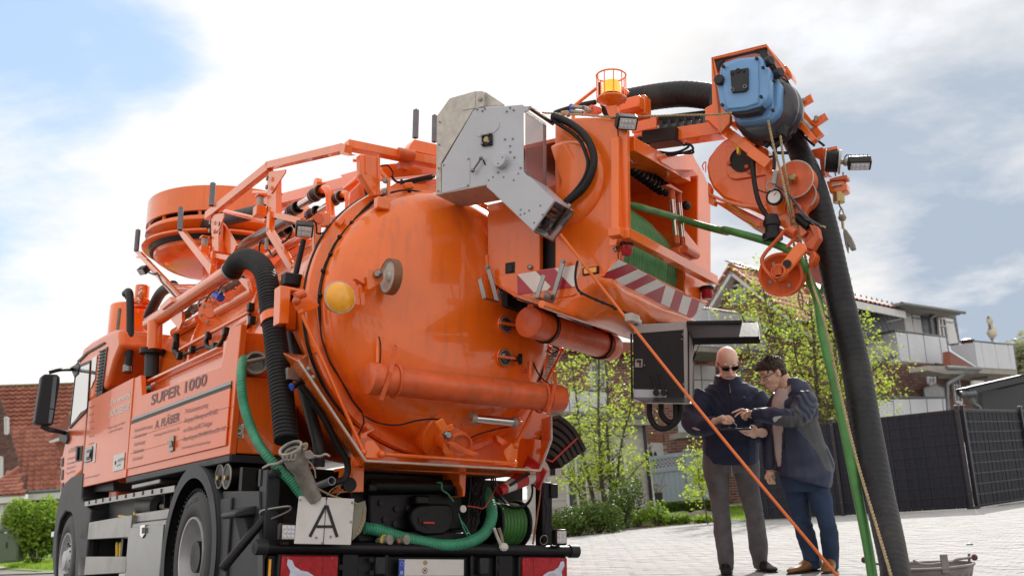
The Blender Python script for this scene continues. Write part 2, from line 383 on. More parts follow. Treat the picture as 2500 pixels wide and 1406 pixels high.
# lettering on the side
def side_text(t,p0,p1,hz,mt,par,xo=-.017,plane=None,**k):
    a = (plane or X(SX + xo))(z2(*p0)); b = (plane or X(SX + xo))(z2(*p1)); w_ = (b - a).length
    return lettering(t,a,b - a,uz,hz,mt,par,wid=w_,thick=.001,**k)
side_text('SUPER 1000',(930,352),(1272,225),.135,sidetxt,cabinet,xo=-.003,bold=.02)
side_text('A. PLÄSIER',(955,497),(1105,447),.105,sidetxt,door,bold=.015,shear=.1)
side_text('Entsorgungsbetrieb GmbH & Co. KG',(948,545),(1105,503),.035,sidetxt,door,shear=.25)
for t,a,b,h_ in [('· Küchenabluftreinigung',(822,520),(938,488),.045),('· Containerdienst',(822,558),(900,535),.045),('· Kanalreinigung',(820,606),(892,585),.05),
    ('· Fettabscheider',(816,652),(886,634),.05),('· Schrotthandel',(812,697),(878,680),.05),('· TV-Kanaluntersuchung',(1130,408),(1280,362),.055),
    ('· Reinigung & Wartung nach VDI 6022',(1130,462),(1340,402),.055),('von Klima und RLT-Anlagen',(1128,520),(1305,474),.055),
    ('· Überprüfung nach DIN 4040-100 und DIN 1610',(1120,575),(1388,505),.05),('der Generalinspektion für Fettabscheider Anlagen',(1120,622),(1295,584),.032)]:
    side_text(t,a,b,h_,sidetxt,door,shear=.25)
# --- second panel in front
p2 = X(SX - .01)
pan = plate('side_panel',p2,z2(548,325,824,181,776,796,505,858),V((.03,0,0)),orange_body,bev=.005)
side_text('Die sehende',(682,352),(802,300),.085,whitetxt,pan,xo=-.012,bold=.02,shear=.15)
side_text('NORDSEEDÜSE',(676,425),(796,375),.10,whitetxt,pan,xo=-.012,bold=.02,shear=.15)
side_text('Kanäle reinigen und zeigen',(668,500),(770,462),.035,sidetxt,pan,xo=-.012,shear=.2)
side_text('moderne Reinigung',(668,525),(752,495),.035,sidetxt,pan,xo=-.012,shear=.2)
side_text('www.plaesier-entsorgung.de',(515,808),(612,784),.03,sidetxt,pan,xo=-.012,shear=.2)
for i in range(6): side_text(['Kanal','Rohr','Inspektion','TV','Fett','Notdienst'][i],(548,372 + i * 45),(580,362 + i * 45),.03,sidetxt,pan,xo=-.012,shear=.2)
rec = plate('recessed_handle',X(SX - .014),z2(530,618,575,603,568,693,524,706),V((-.012,0,0)),steel,pan,bev=.004)
plate('handle_cup',X(SX - .03),z2(537,630,567,620,561,680,532,690),V((-.003,0,0)),black,rec,bev=.003)
plate('handle_lever',X(SX - .036),z2(541,645,559,638,555,668,537,675),V((-.01,0,0)),steel,rec,bev=.003)
plate('sticker',X(SX - .013),z2(580,590,594,584,586,700,572,706),V((-.002,0,0)),white_p,pan)
sp = plate('maker_plate',X(SX - .014),z2(704,662,772,640,764,745,698,762),V((-.004,0,0)),white_p,pan,bev=.002)
side_text('WIEDEMANN',(724,705),(764,690),.045,darktxt,sp,xo=-.02)
side_text('gmbh',(722,728),(745,720),.03,darktxt,sp,xo=-.02)
T(M().ring(X(SX - .02)(z2(713,706)),(1,0,0),.018,.004,16,6),'maker_emblem',darktxt,sp)
st = plate('test_sticker',Y(yR - .001),z2(1455,462,1507,466,1503,555,1450,550),V((0,-.002,0)),white_p,cabinet)
P_ = Y(yR - .004)
def rear_text(t,p0,p1,hz,mt,par,pl,**k):
    a,b = pl(p0),pl(p1); return lettering(t,a,(1,0,0),(0,0,1),hz,mt,par,wid=abs(b.x - a.x),thick=.001,**k)
rear_text('GTÜ',z2(1467,480),z2(1493,480),.03,red_film,st,P_,bold=.05)
T(M().box(P_(z2(1476,508)),(.03,.002,.025)),'sticker_mark',green_hose,st)
T(M().ring(P_(z2(1477,510)),(0,1,0),.03,.002,24,4),'sticker_ring',darktxt,st)
for i in range(3): T(M().box(P_(z2(1474,532 + i * 8)),(.05,.002,.004)),'sticker_line',darktxt,st)
# sills
plate('sill_rail',X(SX - .003),z2(776,797,1416,655,1416,700,778,832),V((.4,0,0)),plastic,bev=.008)
T(M().bx((SX + .01,yR + .0,S(z2(1416,700)).z),(-.5,yR - .02,S(z2(1416,655)).z)),'sill_end',plastic)
# --- tank collar rail above the cabinet
plate('tank_walkway_lip',X(-1.12),z2(925,205,1380,-5,1384,10,935,218),V((-.06,0,0)),orange,bev=.006)
plate('tank_side_skirt',X(-1.10),z2(930,215,1382,8,1382,130,930,300),V((.02,0,0)),orange)
# --- rear wheel
def wheel(yc,zc,dish):
    w_ = thing_part('wheel')
    ax = V((1,0,0)); c = V((SX + .0,yc,zc)); R_ = .525
    prof = [(.02,.30),(.005,.33),(.0,.40),(.012,.47),(.03,.505),(.045,.522)]
    for g in range(4):
        x0 = .06 + g * .055; prof += [(x0,R_),(x0 + .035,R_),(x0 + .038,R_ - .012),(x0 + .05,R_ - .012)]
    prof += [(.29,.505),(.31,.40),(.30,.30)]
    T(M().lathe(c,ax,prof,64,ref=V((0,0,1))),'tyre',rubber,w_,ang=30)
    mt = M()
    for k in range(64):
        a = 2 * math.pi * k / 64; q_ = c + V((.03,math.cos(a) * .512,math.sin(a) * .512)); mt.box(q_,(.03,.012,.02),(V((1,0,0)),V((0,-math.sin(a),math.cos(a))),V((0,math.cos(a),math.sin(a)))))
    T(mt,'tread_blocks',rubber,w_,sm=False).__setitem__('kind','stuff')
    if dish > 0:
        pr = [(.02,.305),(.0,.302),(.003,.288),(.03,.282),(.10,.262),(dish,.25),(dish + .01,.19),(dish - .03,.13),(dish - .10,.115),(dish - .11,.06),(dish - .11,.0001)]
    else:
        pr = [(.02,.305),(.0,.302),(.003,.288),(.03,.28),(.06,.262),(.06,.22),(.05,.19),(.045,.15),(.03,.12),(-.01,.10),(-.02,.05),(-.02,.0001)]
    rim = T(M().lathe(c,ax,pr,48),'rim',rimm,w_,ang=40)
    for k in range(10):
        a = 2 * math.pi * k / 10; xx = (dish - .02) if dish > 0 else .045
        T(M().lathe(c + V((xx,math.cos(a) * .165,math.sin(a) * .165)),(-1,0,0),[(0,.015),(.03,.013),(.035,.0001)],6),'wheel_nut',steel,rim)
        if dish <= 0: T(M().lathe(c + V((.052,math.cos(a + .3) * .215,math.sin(a + .3) * .215)),(-1,0,0),[(0,.024),(.012,.024),(.012,.0001)],10),'hand_hole',black,rim)
    return w_
def thing_part(name): o = empty(name); o.parent = truck; return o
rimm = mat('silver_rim',(.50,.51,.53),.42,metal=.35,var=.1,vs=9,dirt=.4,dc=(.25,.23,.2))
wr = wheel(1.59,.52,.17)
lettering('315/80R22.5',V((SX - .004,1.59,.52)),(0,-math.cos(.22),math.sin(.22)),(0,math.sin(.22),math.cos(.22)),.055,mat('raised_tyre_lettering',(.10,.10,.10),.6),wr,bend=.42,align='CENTER',bold=.02,thick=-.001)
wheel(6.28,.50,0)
W2 = thing_part('wheel'); T(M().lathe(V((SX + .33,1.59,.52)),V((1,0,0)),[(0,.3),(0,.45),(.05,.52),(.24,.52),(.29,.45),(.29,.3)],40),'tyre',rubber,W2)
for xx in (.95,):
    o_ = thing_part('wheel'); T(M().lathe(V((xx,1.59,.52)),V((1,0,0)),[(0,.1),(0,.45),(.05,.52),(.24,.52),(.29,.45),(.29,.1)],40),'tyre',rubber,o_)
# fenders
fr = T(M().lathe(V((SX - .02,1.59,.52)),V((1,0,0)),[(0,.665),(.0,.69),(.02,.70),(.5,.70),(.5,.675),(.02,.665)],40,a0=-25,a1=195,ref=V((0,1,0))),'rear_mudguard',plastic,bev=.004)
fc = T(M().lathe(V((SX - .025,1.59,.52)),V((1,0,0)),[(0,.60),(0,.70),(.006,.70),(.006,.60)],40,a0=-25,a1=195,ref=V((0,1,0))),'mudguard_lip',plastic)
T(M().bx((SX + .0,yR + .14,.12),(SX + .04,yR - .1,.93)),'mud_flap_panel',plastic,bev=.01)
plate('mud_flap',X(SX + .02),z2(1375,880,1600,880,1610,1406,1600,1700,1400,1700,1385,1200),V((.03,0,0)),plastic,bev=.01)
# round twin tanks behind the wheel
for xx in (1356,1402):
    a = X(SX + .02)(z2(xx,790)); o_ = T(M().cyl(a,a + V((.9,0,0)),.088,28),'storage_tube',black)
    T(M().ring(a,(1,0,0),.088,.007,28,6),'tube_rim',galv,o_); T(M().cyl(a + V((-.005,0,-.01)),a + V((-.02,0,-.01)),.018,10),'tube_knob',brass,o_)
# ladder profile, boxes under the panel
ld = plate('ladder_beam',X(SX - .02),z2(522,945,1075,845,1075,886,522,976),V((.05,0,0)),alu,bev=.003)
for (x_,y_) in ((548,952),(590,944),(633,936),(677,930),(720,920),(774,912),(824,903),(880,893),(937,885),(994,878)):
    T(M().box(X(SX - .024)(z2(x_,y_)),(.006,.035,.035)),'slot',black,ld,bev=.004)
plate('rung_rail',X(SX + .3),z2(560,990,1060,905,1060,925,560,1008),V((.04,0,0)),alu)
T(M().bx(X(SX + .05)(z2(812,870)),X(SX + .05)(z2(985,800)) + V((.3,0,0))),'step_box',alu,bev=.01)
plate('battery_cover',X(SX + .1),z2(560,845,700,820,700,880,560,890),V((.3,0,0)),plastic,bev=.01)
a = X(SX + .16)(z2(890,965)); b_ = X(SX + .16)(z2(1000,975))
T(M().lathe(a,b_ - a,[(-.0,.001),(.0,.03),(.03,.09),(.08,.112),((b_ - a).length,.112),((b_ - a).length + .02,.05)],28),'air_tank',plastic)
T(M().cyl(b_,b_ + (b_ - a) * .5,.03,12),'air_pipe',galv)
for x_ in (1010,1050): T(M().bx(X(SX + .05)(z2(x_,985)),X(SX + .05)(z2(x_ + 12,860)) + V((.1,0,0))),'chassis_bracket',black)
# side guards
def prof_bar(pts,name):
    o_ = plate(name,X(SX - .02),pts,V((.05,0,0)),alu,bev=.006); return o_
g1 = prof_bar(z2(510,1080,812,1028,800,1166,492,1182),'side_guard')
g2 = prof_bar(z2(483,1284,784,1284,780,1385,480,1402),'side_guard')
for g_,ys in ((g1,(1062,1053)),(g2,(1284,1284))):
    pass
for xx in (560,740): T(M().bx(X(SX + .04)(z2(xx,1290)),X(SX + .04)(z2(xx + 22,1170)) + V((.05,0,0))),'guard_stay',black)
ch = T(M(),'chain_holder',yellow) if False else None
yc_ = M()
for i in range(6):
    for j in range(2): yc_.ring(X(SX + .06)(z2(722 + j * 20,1212 + i * 13)),(1,0,0),.022,.008,10,5)
T(yc_,'yellow_chain',yellow)
tpx(X(SX + .06),z2(575,1275,575,1240),9,'hazard_flask',cable_or,sm=0); tpx(X(SX + .06),z2(575,1240,574,1185),6,'flask_neck',black,sm=0)
tpx(X(SX + .05),z2(530,1015,570,1040),14,'blue_cap',blueband,sm=0); tpx(X(SX + .05),z2(735,1035,825,1040,830,1010),6,'yellow_hose',yellow)
# steel tool box
tb0,tb1 = X(SX - .01)(z2(782,1700)),X(SX - .01)(z2(1025,1050))
tp_ = X(SX - .01)(z2(800,1080))
tbx = T(M().bx(V((SX - .01,tp_.y,.27)),V((-.75,tb1.y,tp_.z))),'tool_box',steel,bev=.012)
T(M().bx(V((SX - .02,tp_.y - .03,.30)),V((SX - .01,tb1.y + .03,tp_.z - .04))),'tool_box_door',steel,tbx,bev=.006)
T(M().prism(poly(X(SX - .02),z2(873,1090,900,1086,898,1150,884,1172,871,1155)),V((-.012,0,0))),'tool_box_latch',chrome,tbx,bev=.004)
T(M().prism(poly(X(SX - .034),z2(878,1106,894,1103,892,1140,877,1143)),V((-.004,0,0))),'latch_button',black,tbx,bev=.002)
T(M().bx(V((SX + .02,tp_.y - .05,tp_.z + .003)),V((-.8,tb1.y,tp_.z + .09))),'tool_box_lid',alu,tbx,bev=.01)
# chassis
T(M().bx((-.45,.3,.55),(-.35,6.5,.85)),'chassis_rail',black); T(M().bx((.35,.3,.55),(.45,6.5,.85)),'chassis_rail',black)
T(M().bx((-1.1,.62,.86),(1.1,5.0,1.12)),'sub_frame',black)
T(M().cyl((-1.2,1.59,.52),(1.2,1.59,.52),.12,16),'rear_axle',black); T(M().cyl((-1.0,6.28,.5),(1.0,6.28,.5),.08,16),'front_axle',black)
T(M().bx((-.7,2.3,.45),(.9,5.2,.86)),'underbody',black)
# --- cab
cabp = z2(368,890,378,680,396,598,415,520,445,300,478,95,500,48,515,-5,560,-42,640,-88,700,-117,735,-118,742,-20,700,80,655,240,560,330,545,335,505,770)
def _tilt(P): return P
cab = T(M().prism(poly(S,cabp),V((2.44,0,0))),'cab',orange_body,bev=.05,seg=3)
plate('side_window',X(SX - .004),z2(432,488,447,300,470,140,500,108,556,84,540,372,500,395,445,470),V((-.004,0,0)),cabglass,cab)
wf = M()
for a,b_ in (((430,488),(468,138)),((468,138),(500,106)),((500,106),(558,82)),((558,82),(540,374)),((540,374),(430,488))):
    wf.beam(X(SX - .008)(z2(*a)),X(SX - .008)(z2(*b_)),.012,.03)
T(wf,'window_seal',black,cab)
plate('rear_side_window',X(SX - .004),z2(572,62,602,42,588,190,562,250),V((-.006,0,0)),cabglass,cab)
plate('pillar_seam',X(SX - .004),z2(556,90,562,88,530,600,512,760,506,760,524,600),V((-.003,0,0)),plastic,cab)
gr = plate('air_intake_grille',X(SX - .01),z2(618,20,662,-10,628,285,592,298),V((.06,0,0)),black,cab,bev=.005)
for i in range(13):
    y_ = 22 + i * 20; xx = 615 - i * 2.0
    T(M().beam(X(SX - .014)(z2(xx,y_)),X(SX - .014)(z2(xx + 30,y_ - 10)),.02,.012),'grille_slat',plastic,gr)
plate('roof_edge_trim',X(SX - .003),z1(535,1352,600,1290,720,1222,722,1234,604,1302,540,1366),V((-.012,0,0)),plastic,cab)
plate('cab_side_deflector',X(SX + .02),z1(700,1240,742,1235,745,1300,730,1406,690,1420),V((.05,0,0)),black,cab)
plate('door_handle_recess',X(SX - .003),z2(478,604,512,600,504,692,472,700),V((-.006,0,0)),plastic,cab,bev=.004)
plate('door_handle',X(SX - .012),z2(480,612,490,610,484,688,474,690),V((-.02,0,0)),black,cab,bev=.006)
side_text('TGA 18.430',(462,542),(502,528),.035,sidetxt,cab,xo=-.006)
side_text('A. PLÄSIER',(420,650),(478,628),.08,sidetxt,cab,xo=-.004,shear=.1)
for i in range(4): side_text(['Entsorgung','Kanalreinigung','Notdienst','Tag und Nacht'][i],(415 - i * 3,690 + i * 30),(470 - i * 3,672 + i * 30),.04,sidetxt,cab,xo=-.004,shear=.2)
for i,(y0_,y1_) in enumerate(((670,740),(745,820),(825,895))):
    lv = plate('corner_deflector_vane',X(SX + .0),z2(378,y0_,398,y0_ - 4,394,y1_ - 6,372,y1_),V((.02,0,0)),orange,cab,bev=.004)
    plate('vane_opening',X(SX - .003),z2(381,y0_ + 8,392,y0_ + 5,389,y1_ - 14,377,y1_ - 8),V((-.004,0,0)),black,lv)
# front wheel arch, steps
ffp = z2(322,1262,328,1180,348,1010,362,940,385,855,400,830,440,792,512,768,502,925,520,960,560,1000,520,1406,520,1600,478,1600,470,1300,455,1060,440,1015,402,1005,370,1060,352,1150,345,1300,345,1420,330,1400)
T(M().prism(poly(X(SX - .02),ffp),V((.35,0,0))),'front_mudguard',plastic,bev=.015)
plate('step_panel',X(SX - .01),z2(442,960,500,955,522,975,495,1180,478,1406,476,1700,450,1700,470,1200),V((.3,0,0)),plastic,bev=.01)
T(M().prism(poly(X(SX - .03),z2(316,1135,332,1128,330,1160,315,1165)),V((.03,0,0))),'marker_lamp',clear_lens,bev=.004)
# mirror
MY = Lp(z2(300,320),'X',-1.55).y; mY = Y(MY)
mo = z2(215,455,222,400,258,172,275,158,355,160,370,172,372,200,330,462,318,476,228,468)
mir = T(M().prism(poly(mY,mo),V((0,.16,0))),'mirror_housing',plastic,bev=.02)
def mgl(p): o = pm0; n_ = V((-.24,-1,0)); d = TI @ ray(p); return CL + d * ((o - CL).dot(n_) / d.dot(n_))
pm0 = Lp(z2(345,300),'Y',MY - .012)
for c in (z2(262,178,352,172,346,235,334,372,246,360,252,260),z2(246,368,332,380,318,462,238,450)): T(M().prism([mgl(p) for p in c],V((0,.002,0))),'mirror_glass',mirror,mir)
pm = lambda p: Lp(p,'Y',MY + .05)
qa = [pm(z2(302,150)),pm(z2(375,132)),S(z2(455,128)),S(z2(480,100))]
T(M().tube(smooth(qa,5),.022,10),'mirror_arm',black,mir)
T(M().prism(poly(X(SX - .02),z2(430,118,470,95,490,100,478,160,456,180)),V((.04,0,0))),'mirror_arm_foot',black,mir,bev=.01)
qa = [pm(z2(255,478)),pm(z2(300,500)),pm(z2(345,508)),S(z2(412,522))]
T(M().tube(smooth(qa,5),.03,10),'mirror_arm',plastic,mir)
T(M().prism(poly(X(SX - .03),z2(362,530,410,510,416,560,402,590,364,572)),V((.05,0,0))),'mirror_arm_foot',plastic,mir,bev=.01)
# --- equipment between cab and tank
def vcyl(p_top,p_bot,Xv,rpx,name,mt,n=40,dome=.3):
    a,b_ = X(Xv)(p_top),X(Xv)(p_bot); r = rpx * depth(a) / F; b_ = V((a.x,a.y,b_.z)); h_ = (a - b_).length
    return T(M().lathe(b_,(0,0,1),[(0,r),(h_ - r * .12,r),(h_ - r * .04,r * .95),(h_,r * .85),(h_,.001)],n),name,mt)
ft = vcyl(z1(905,972),z1(905,1600),-.72,50,'filter_tank',orange)
c_ = X(-.72)(z1(905,972)); yy = X(-.72)(z1(905,1600)).y
vcyl(z1(980,835),z1(980,975),-.70,17,'filter_cap',orange); vcyl(z1(975,930),z1(975,960),-.70,23,'filter_flange',orange)
q0 = X(-1.0)(z1(978,900)); T(M().lathe(q0,(-1,0,0),[(0,.001),(0,.09),(.03,.09),(.03,.001)],24),'cap_cover',orange)
bolts('cap_bolt',[q0 + V((-.032,math.cos(k) * .07,math.sin(k) * .07)) for k in range(6)],(-1,0,0),.01,galv)
tpx(X(-1.12),z1(862,892,885,880,893,950,893,1200,880,1390),19,'air_hose',rubber)
tpx(X(-1.12),z1(858,880,862,925),4,'hose_clip',steel,sm=0); T(M().cyl(X(-1.12)(z1(878,1385)),X(-1.12)(z1(876,1430)),.052,16),'clamp_band',steel)
tpx(X(-1.14),z1(822,992,800,1200,786,1390),9,'overflow_tube',tan)
tpx(X(-1.05),z1(1065,1090,1060,1280),36,'vertical_pipe',orange,sm=0,n=24)
o_ = X(-1.05)(z1(1045,1288)); T(M().cyl(o_ + V((0,0,.025)),o_ - V((0,0,.025)),.125,28),'pipe_flange',black)
tpx(X(-1.05),z1(1045,1290,1038,1470),34,'lower_pipe',plastic,sm=0,n=24)
tpx(X(-1.0),z2(880,262,930,248,990,235),15,'green_ribbed_stub',green_rib,rib=(.03,))
T(M().bx((-1.1,4.75,1.1),(1.1,5.1,2.3)),'pump_cover',orange_old,bev=.03)
# == TANK
TC = V((0,0,2.27)); YA = V((0,1,0)); YN = V((0,-1,0))
def tc(y): return TC + V((0,y,0))
tank = T(M().lathe(tc(0),YA,[(.12,.93),(.12,.975),(4.2,.975),(4.32,.93),(4.42,.82),(4.5,.6),(4.54,.3),(4.55,.001)],96),'tank',orange)
T(M().lathe(tc(0),YA,[(.045,.97),(.045,1.045),(.075,1.05),(.11,1.05),(.125,1.03),(.125,.97)],128),'tank_flange',orange,tank,ang=50)
for yy in (1.3,2.9): T(M().lathe(tc(yy),YA,[(0,.974),(0,1.0),(.06,1.0),(.06,.974)],96),'tank_band',orange,tank)
door_prof = [(.035,.93),(.035,1.04),(.0,1.045),(-.025,1.035),(-.03,.985),(-.045,.965),(-.075,.955)]
for i in range(1,14):
    a = i / 13 * math.pi / 2; door_prof.append((-.075 - .30 * math.sin(a) ** 1.0 * (1 if True else 0),.955 * math.cos(a) ** .55 if a < 1.57 else .001))
tdoor = T(M().lathe(tc(0),YA,door_prof,128),'tank_door',orange,tank,ang=60)
T(M().ring(tc(.04),(0,1,0),1.042,.012,128,8),'door_gasket',black,tank)
def dome_y(x,z):                              # depth of the door's skin at a point
    r = math.hypot(x,z - 2.27) / .955; r = min(r,.999); c_ = r ** (1 / .55); return -.075 - .30 * math.sqrt(max(0,1 - c_ * c_))
def onDoor(p,off=0):
    y = -.3
    for _ in range(6): q_ = Lp(p,'Y',y); y = dome_y(q_.x,q_.z) - off
    return Lp(p,'Y',y)
for k in range(9):
    a = R(200 + k * 38); c_ = tc(-.03) + V((math.cos(a) * 1.02,0,math.sin(a) * 1.02)); rd = V((math.cos(a),0,math.sin(a)))
    T(M().box(c_ + V((0,.05,0)),(.07,.16,.05),(rd.cross(YA),YA,rd)),'door_clamp',orange,tank,bev=.01)
# cable harness
for dx,w_ in ((0,4.5),(-4,3),(5,2.5)):
    tpx(Y(-.07),[(p[0] + dx,p[1]) for p in z3(1850,500,1660,462,1520,480,1400,530,1240,690,1100,860,1040,980,1000,1080,960,1300)] + z4(745,160,775,280,820,400,900,530,990,690,1070,790),w_,'cable_harness',rubber,tdoor)
for p in z3(1660,464,1380,550,1210,715,1115,825,1045,960,985,1090,962,1280): T(M().ball(Y(-.085)(p),.018,8),'cable_tie',black,tdoor)
T(M().box(Y(-.14)(z3(2000,530)),(.09,.06,.05)),'cable_clip',black,tdoor,bev=.01)
T(M().box(Y(-.12)(z6(352,840)),(.07,.06,.08)),'junction_block',black,tdoor,bev=.008)
tpx(Y(.0),z4(625,90,640,230,700,420,780,590,860,730,960,850),4.5,'flange_cable',rubber,tdoor)
tpx(Y(-.12),z4(1070,795,1080,870,1040,960),4,'branch_cable',rubber,tdoor)
tpx(Y(-.3),z4(1085,815,1200,870,1350,885,1500,850,1640,838,1710,865),4,'lower_cable',rubber,tdoor)
tpx(Y(-.3),z5(1790,85,1870,50,2000,15,2060,5),3.5,'lower_cable',rubber,tdoor)
tpx(Y(-.2),b2(690,990,660,1100,640,1250,610,1310),6,'side_cable',rubber,tdoor)
tpx(Y(-.2),b2(680,985,695,1040,740,1055,790,1030,735,1000),4,'cable_loop',rubber,tdoor)
tpx(Y(-.3),b2(520,1105,560,1130,610,1230,670,1300,730,1330),4,'side_cable',rubber,tdoor)
# amber lamp and its bracket
lc = Y(-.44)((828,727)); lr = 39 * depth(lc) / F
lamp = T(M().lathe(lc,YN,[(-.07,.001),(-.07,lr * .8),(-.01,lr),(.01,lr),(.01,lr * .9)],32),'round_lamp',orange,tdoor)
T(M().lathe(lc,YN,[(.008,lr * .99),(.02,lr * .97),(.035,lr * .8),(.05,lr * .45),(.055,.001)],32),'amber_lens',amber,lamp)
T(M().ring(lc + YN * .012,YN,lr,.006,32,6),'lens_bezel',putty,lamp)
plate('lamp_bracket',Y(-.40),z3(1240,1150,1262,1150,1262,1305,1305,1305,1305,1355,1215,1350,1215,1300,1240,1300),V((0,.008,0)),orange,tdoor)
plate('lamp_bracket',Y(-.41),z3(1262,1150,1312,1168,1310,1355,1283,1355,1283,1180,1262,1170),V((0,.01,0)),orange,tdoor)
plate('lamp_arm',Y(-.44),z3(1235,1148,1400,1130,1400,1148,1345,1165,1345,1195,1310,1195),V((0,.05,0)),orange,tdoor,bev=.003)
plate('wheel_bracket',Y(-.47),z3(1330,1075,1430,1072,1455,1100,1460,1150,1435,1185,1345,1240,1335,1232),V((0,.015,0)),orange,tdoor,bev=.003)
wc = Y(-.50)(z3(1478,1130)); wrd = 45 * depth(wc) / F
gw = T(M().lathe(wc + V((.035,0,0)),(-1,0,0),[(-.03,wrd * .6),(-.03,wrd),(.03,wrd),(.03,wrd * .88)],40),'guide_wheel',brownwheel,tdoor,bev=.003)
T(M().lathe(wc + V((.035,0,0)),(-1,0,0),[(.028,wrd * .89),(.012,wrd * .8),(.008,wrd * .3),(.03,wrd * .2),(.03,.001)],32),'wheel_disc',putty,gw)
bolts('axle_bolt',[Y(-.49)(z3(1425,1118))],(-1,-.6,0),.03,steel,gw,.03)
# sight glasses
for p,k in ((b2(315,560),0),(b2(322,820),1),(b2(315,1100),1)):
    c_ = onDoor(p); n_ = V((c_.x * .35,-1,(c_.z - 2.27) * .35)).normalized()
    o_ = T(M().lathe(c_,n_,[(-.02,.062),(.012,.075),(.02,.07),(.012,.06),(-.02,.055)],28),'sight_glass',orange,tdoor)
    T(M().lathe(c_,n_,[(-.015,.06),(-.005,.058),(.03,.04),(.035,.001)],24),'glass_dome',glass,o_)
    T(M().ring(c_ + n_ * .02,n_,.055,.006,24,6),'glass_ring',galv,o_)
    if k:
        T(M().beam(c_ + n_ * .045 - V((.075,0,0)),c_ + n_ * .045 + V((.075,0,0)),.02,.03,up=n_),'glass_bar',orange,o_,bev=.003)
        T(M().lathe(c_ + n_ * .05 + V((.085,0,0)),(1,-.5,0),[(-.03,.012),(-.03,.02),(0,.02),(.005,.042),(.03,.042),(.035,.03),(.035,.001)],7),'star_knob',black,o_)
# storage tube A
a,b_ = Y(-.52)(z4(1110,520)),Y(-.52)((1362,973))
d_ = (b_ - a).normalized(); ln = (b_ - a).length
ta = T(M().lathe(a,d_,[(0,.001),(0,.100),(.004,.107),(.075,.108),(.075,.101),(ln - .1,.101),(ln - .1,.108),(ln,.108),(ln + .03,.10),(ln + .03,.001)],40),'tool_tube',orange_old,tdoor)
for p0,p1,p2 in ((z4(1320,295),z4(1290,480),z4(1215,690)),(b2(752,1225),b2(757,1330),(1338,1010))):
    q0,q1,q2 = Y(-.56)(p0),Y(-.635)(p1),Y(-.60)(p2)
    T(M().beam(q0,q1,.03,.006,up=YN).beam(q1,q2,.03,.006,up=YN),'tube_strap',orange_old,ta)
    T(M().ring(q0 + V((0,0,.012)),YN,.016,.006,14,6),'strap_eye',orange_old,ta)
    cc_ = V((q1.x,a.y + (b_.y - a.y) * .5,a.z));
for s_ in (.13,.9):
    c_ = a + d_ * ln * s_; T(M().ring(c_,d_,.112,.008,36,6),'tube_clamp',orange_old,ta)
T(M().tube(smooth([Y(-.41)(z4(1195,200)),Y(-.42)(z4(1190,300)),Y(-.43)(z4(1190,400))],4),.012),'lever_rod',orange,tdoor); tpx(Y(-.44),z4(1197,195,1212,260,1208,405),3.5,'lever_cable',rubber,tdoor)
T(M().beam(Y(-.40)(b2(535,1130)),Y(-.40)(b2(535,1310)),.03,.02),'lever_rod',orange,tdoor)
plate('small_lug',Y(-.37),b2(490,1215,512,1190,516,1235,492,1235),V((0,.02,0)),orange_old,tdoor)
# storage tube B under the drum housing
a,b_ = D(7.6)(b2(525,792)),D(8.55)(b2(1225,1010)); d_ = (b_ - a).normalized(); ln = (b_ - a).length
tb = T(M().lathe(a,d_,[(0,.001),(0,.105),(.004,.111),(.09,.112),(.09,.106),(ln - .1,.106),(ln - .1,.112),(ln,.112),(ln + .03,.104),(ln + .03,.001)],40),'tool_tube',orange_old)
for s_ in (.19,.86):
    c_ = a + d_ * ln * s_; o_ = T(M().ring(c_,d_,.114,.008,36,6).ring(c_ + d_ * .03,d_,.114,.004,36,6),'cable_band',rubber,tb)
    T(M().cyl(c_ + V((.02,-.03,-.02)),c_ + V((.04,-.02,.26)),.006,8),'hanger_rod',black,tb)
T(M().beam(a + V((.1,.12,.15)),b_ + V((.1,.12,.18)),.05,.03),'tube_shelf',orange)
# outlet fitting
oc = onDoor((1085,1062)); n_ = V((.12,-1,-.55)).normalized()
of = T(M().lathe(oc + n_ * .0,n_,[(-.2,.19),(.012,.19),(.02,.182),(.02,.10),(.10,.09),(.14,.105),(.16,.105),(.16,.001)],40),'outlet_flange',orange,tdoor)
bolts('flange_bolt',[oc + n_ * .02 + V((math.cos(k * .7),0,0)) * .15 + n_.cross(V((1,0,0))) * math.sin(k * .7) * .15 for k in range(9)],n_,.012,orange,of)
vb = D(7.25)(z5(1700,90)); ve = D(7.05)(z5(1775,160)); dv = (ve - vb).normalized()
ov = T(M().lathe(vb,dv,[(-.12,.06),(0,.075),(.03,.075),(.05,.078),(.05,.068),(.09,.068),(.095,.078),(.12,.078),(.12,.068),(.09,.064),(.09,.001)],32),'outlet_valve',orange_old,tdoor)
T(M().ring(vb + dv * .115,dv,.074,.004,32,6),'coupling_ring',putty,ov)
plate('coupling_lever',D(6.95),z5(1640,105,1700,110,1760,150,1850,180,1862,200,1800,200,1720,170),V((0,.01,0)),orange_old,ov,bev=.004)
plate('valve_arm',D(7.2),z5(1600,20,1680,-20,1690,20,1650,60,1640,90,1600,70),V((0,.02,0)),orange,ov,bev=.005)
plate('valve_arm',D(7.15),z4(1640,860,1700,830,1758,950,1740,985,1700,960),V((0,.03,0)),orange,ov,bev=.006)
bolts('valve_pin',[D(7.12)(z4(1727,965))],YN,.03,steel,ov,.03)
q0,q1 = Y(-.38)((1148,1020)),Y(-.38)((1250,1030))
ac = T(M().cyl(q0,q1,.034,20),'actuator',chrome,tdoor); T(M().cyl(q0 - V((.0,0,0)),q0 + V((.04,0,0)),.04,20).cyl(q1,q1 + V((.03,0,0)),.04,20),'actuator_cap',galv,ac)
T(M().cyl(q1,q1 + (q1 - q0) * .25,.014,10),'actuator_rod',orange,ac)
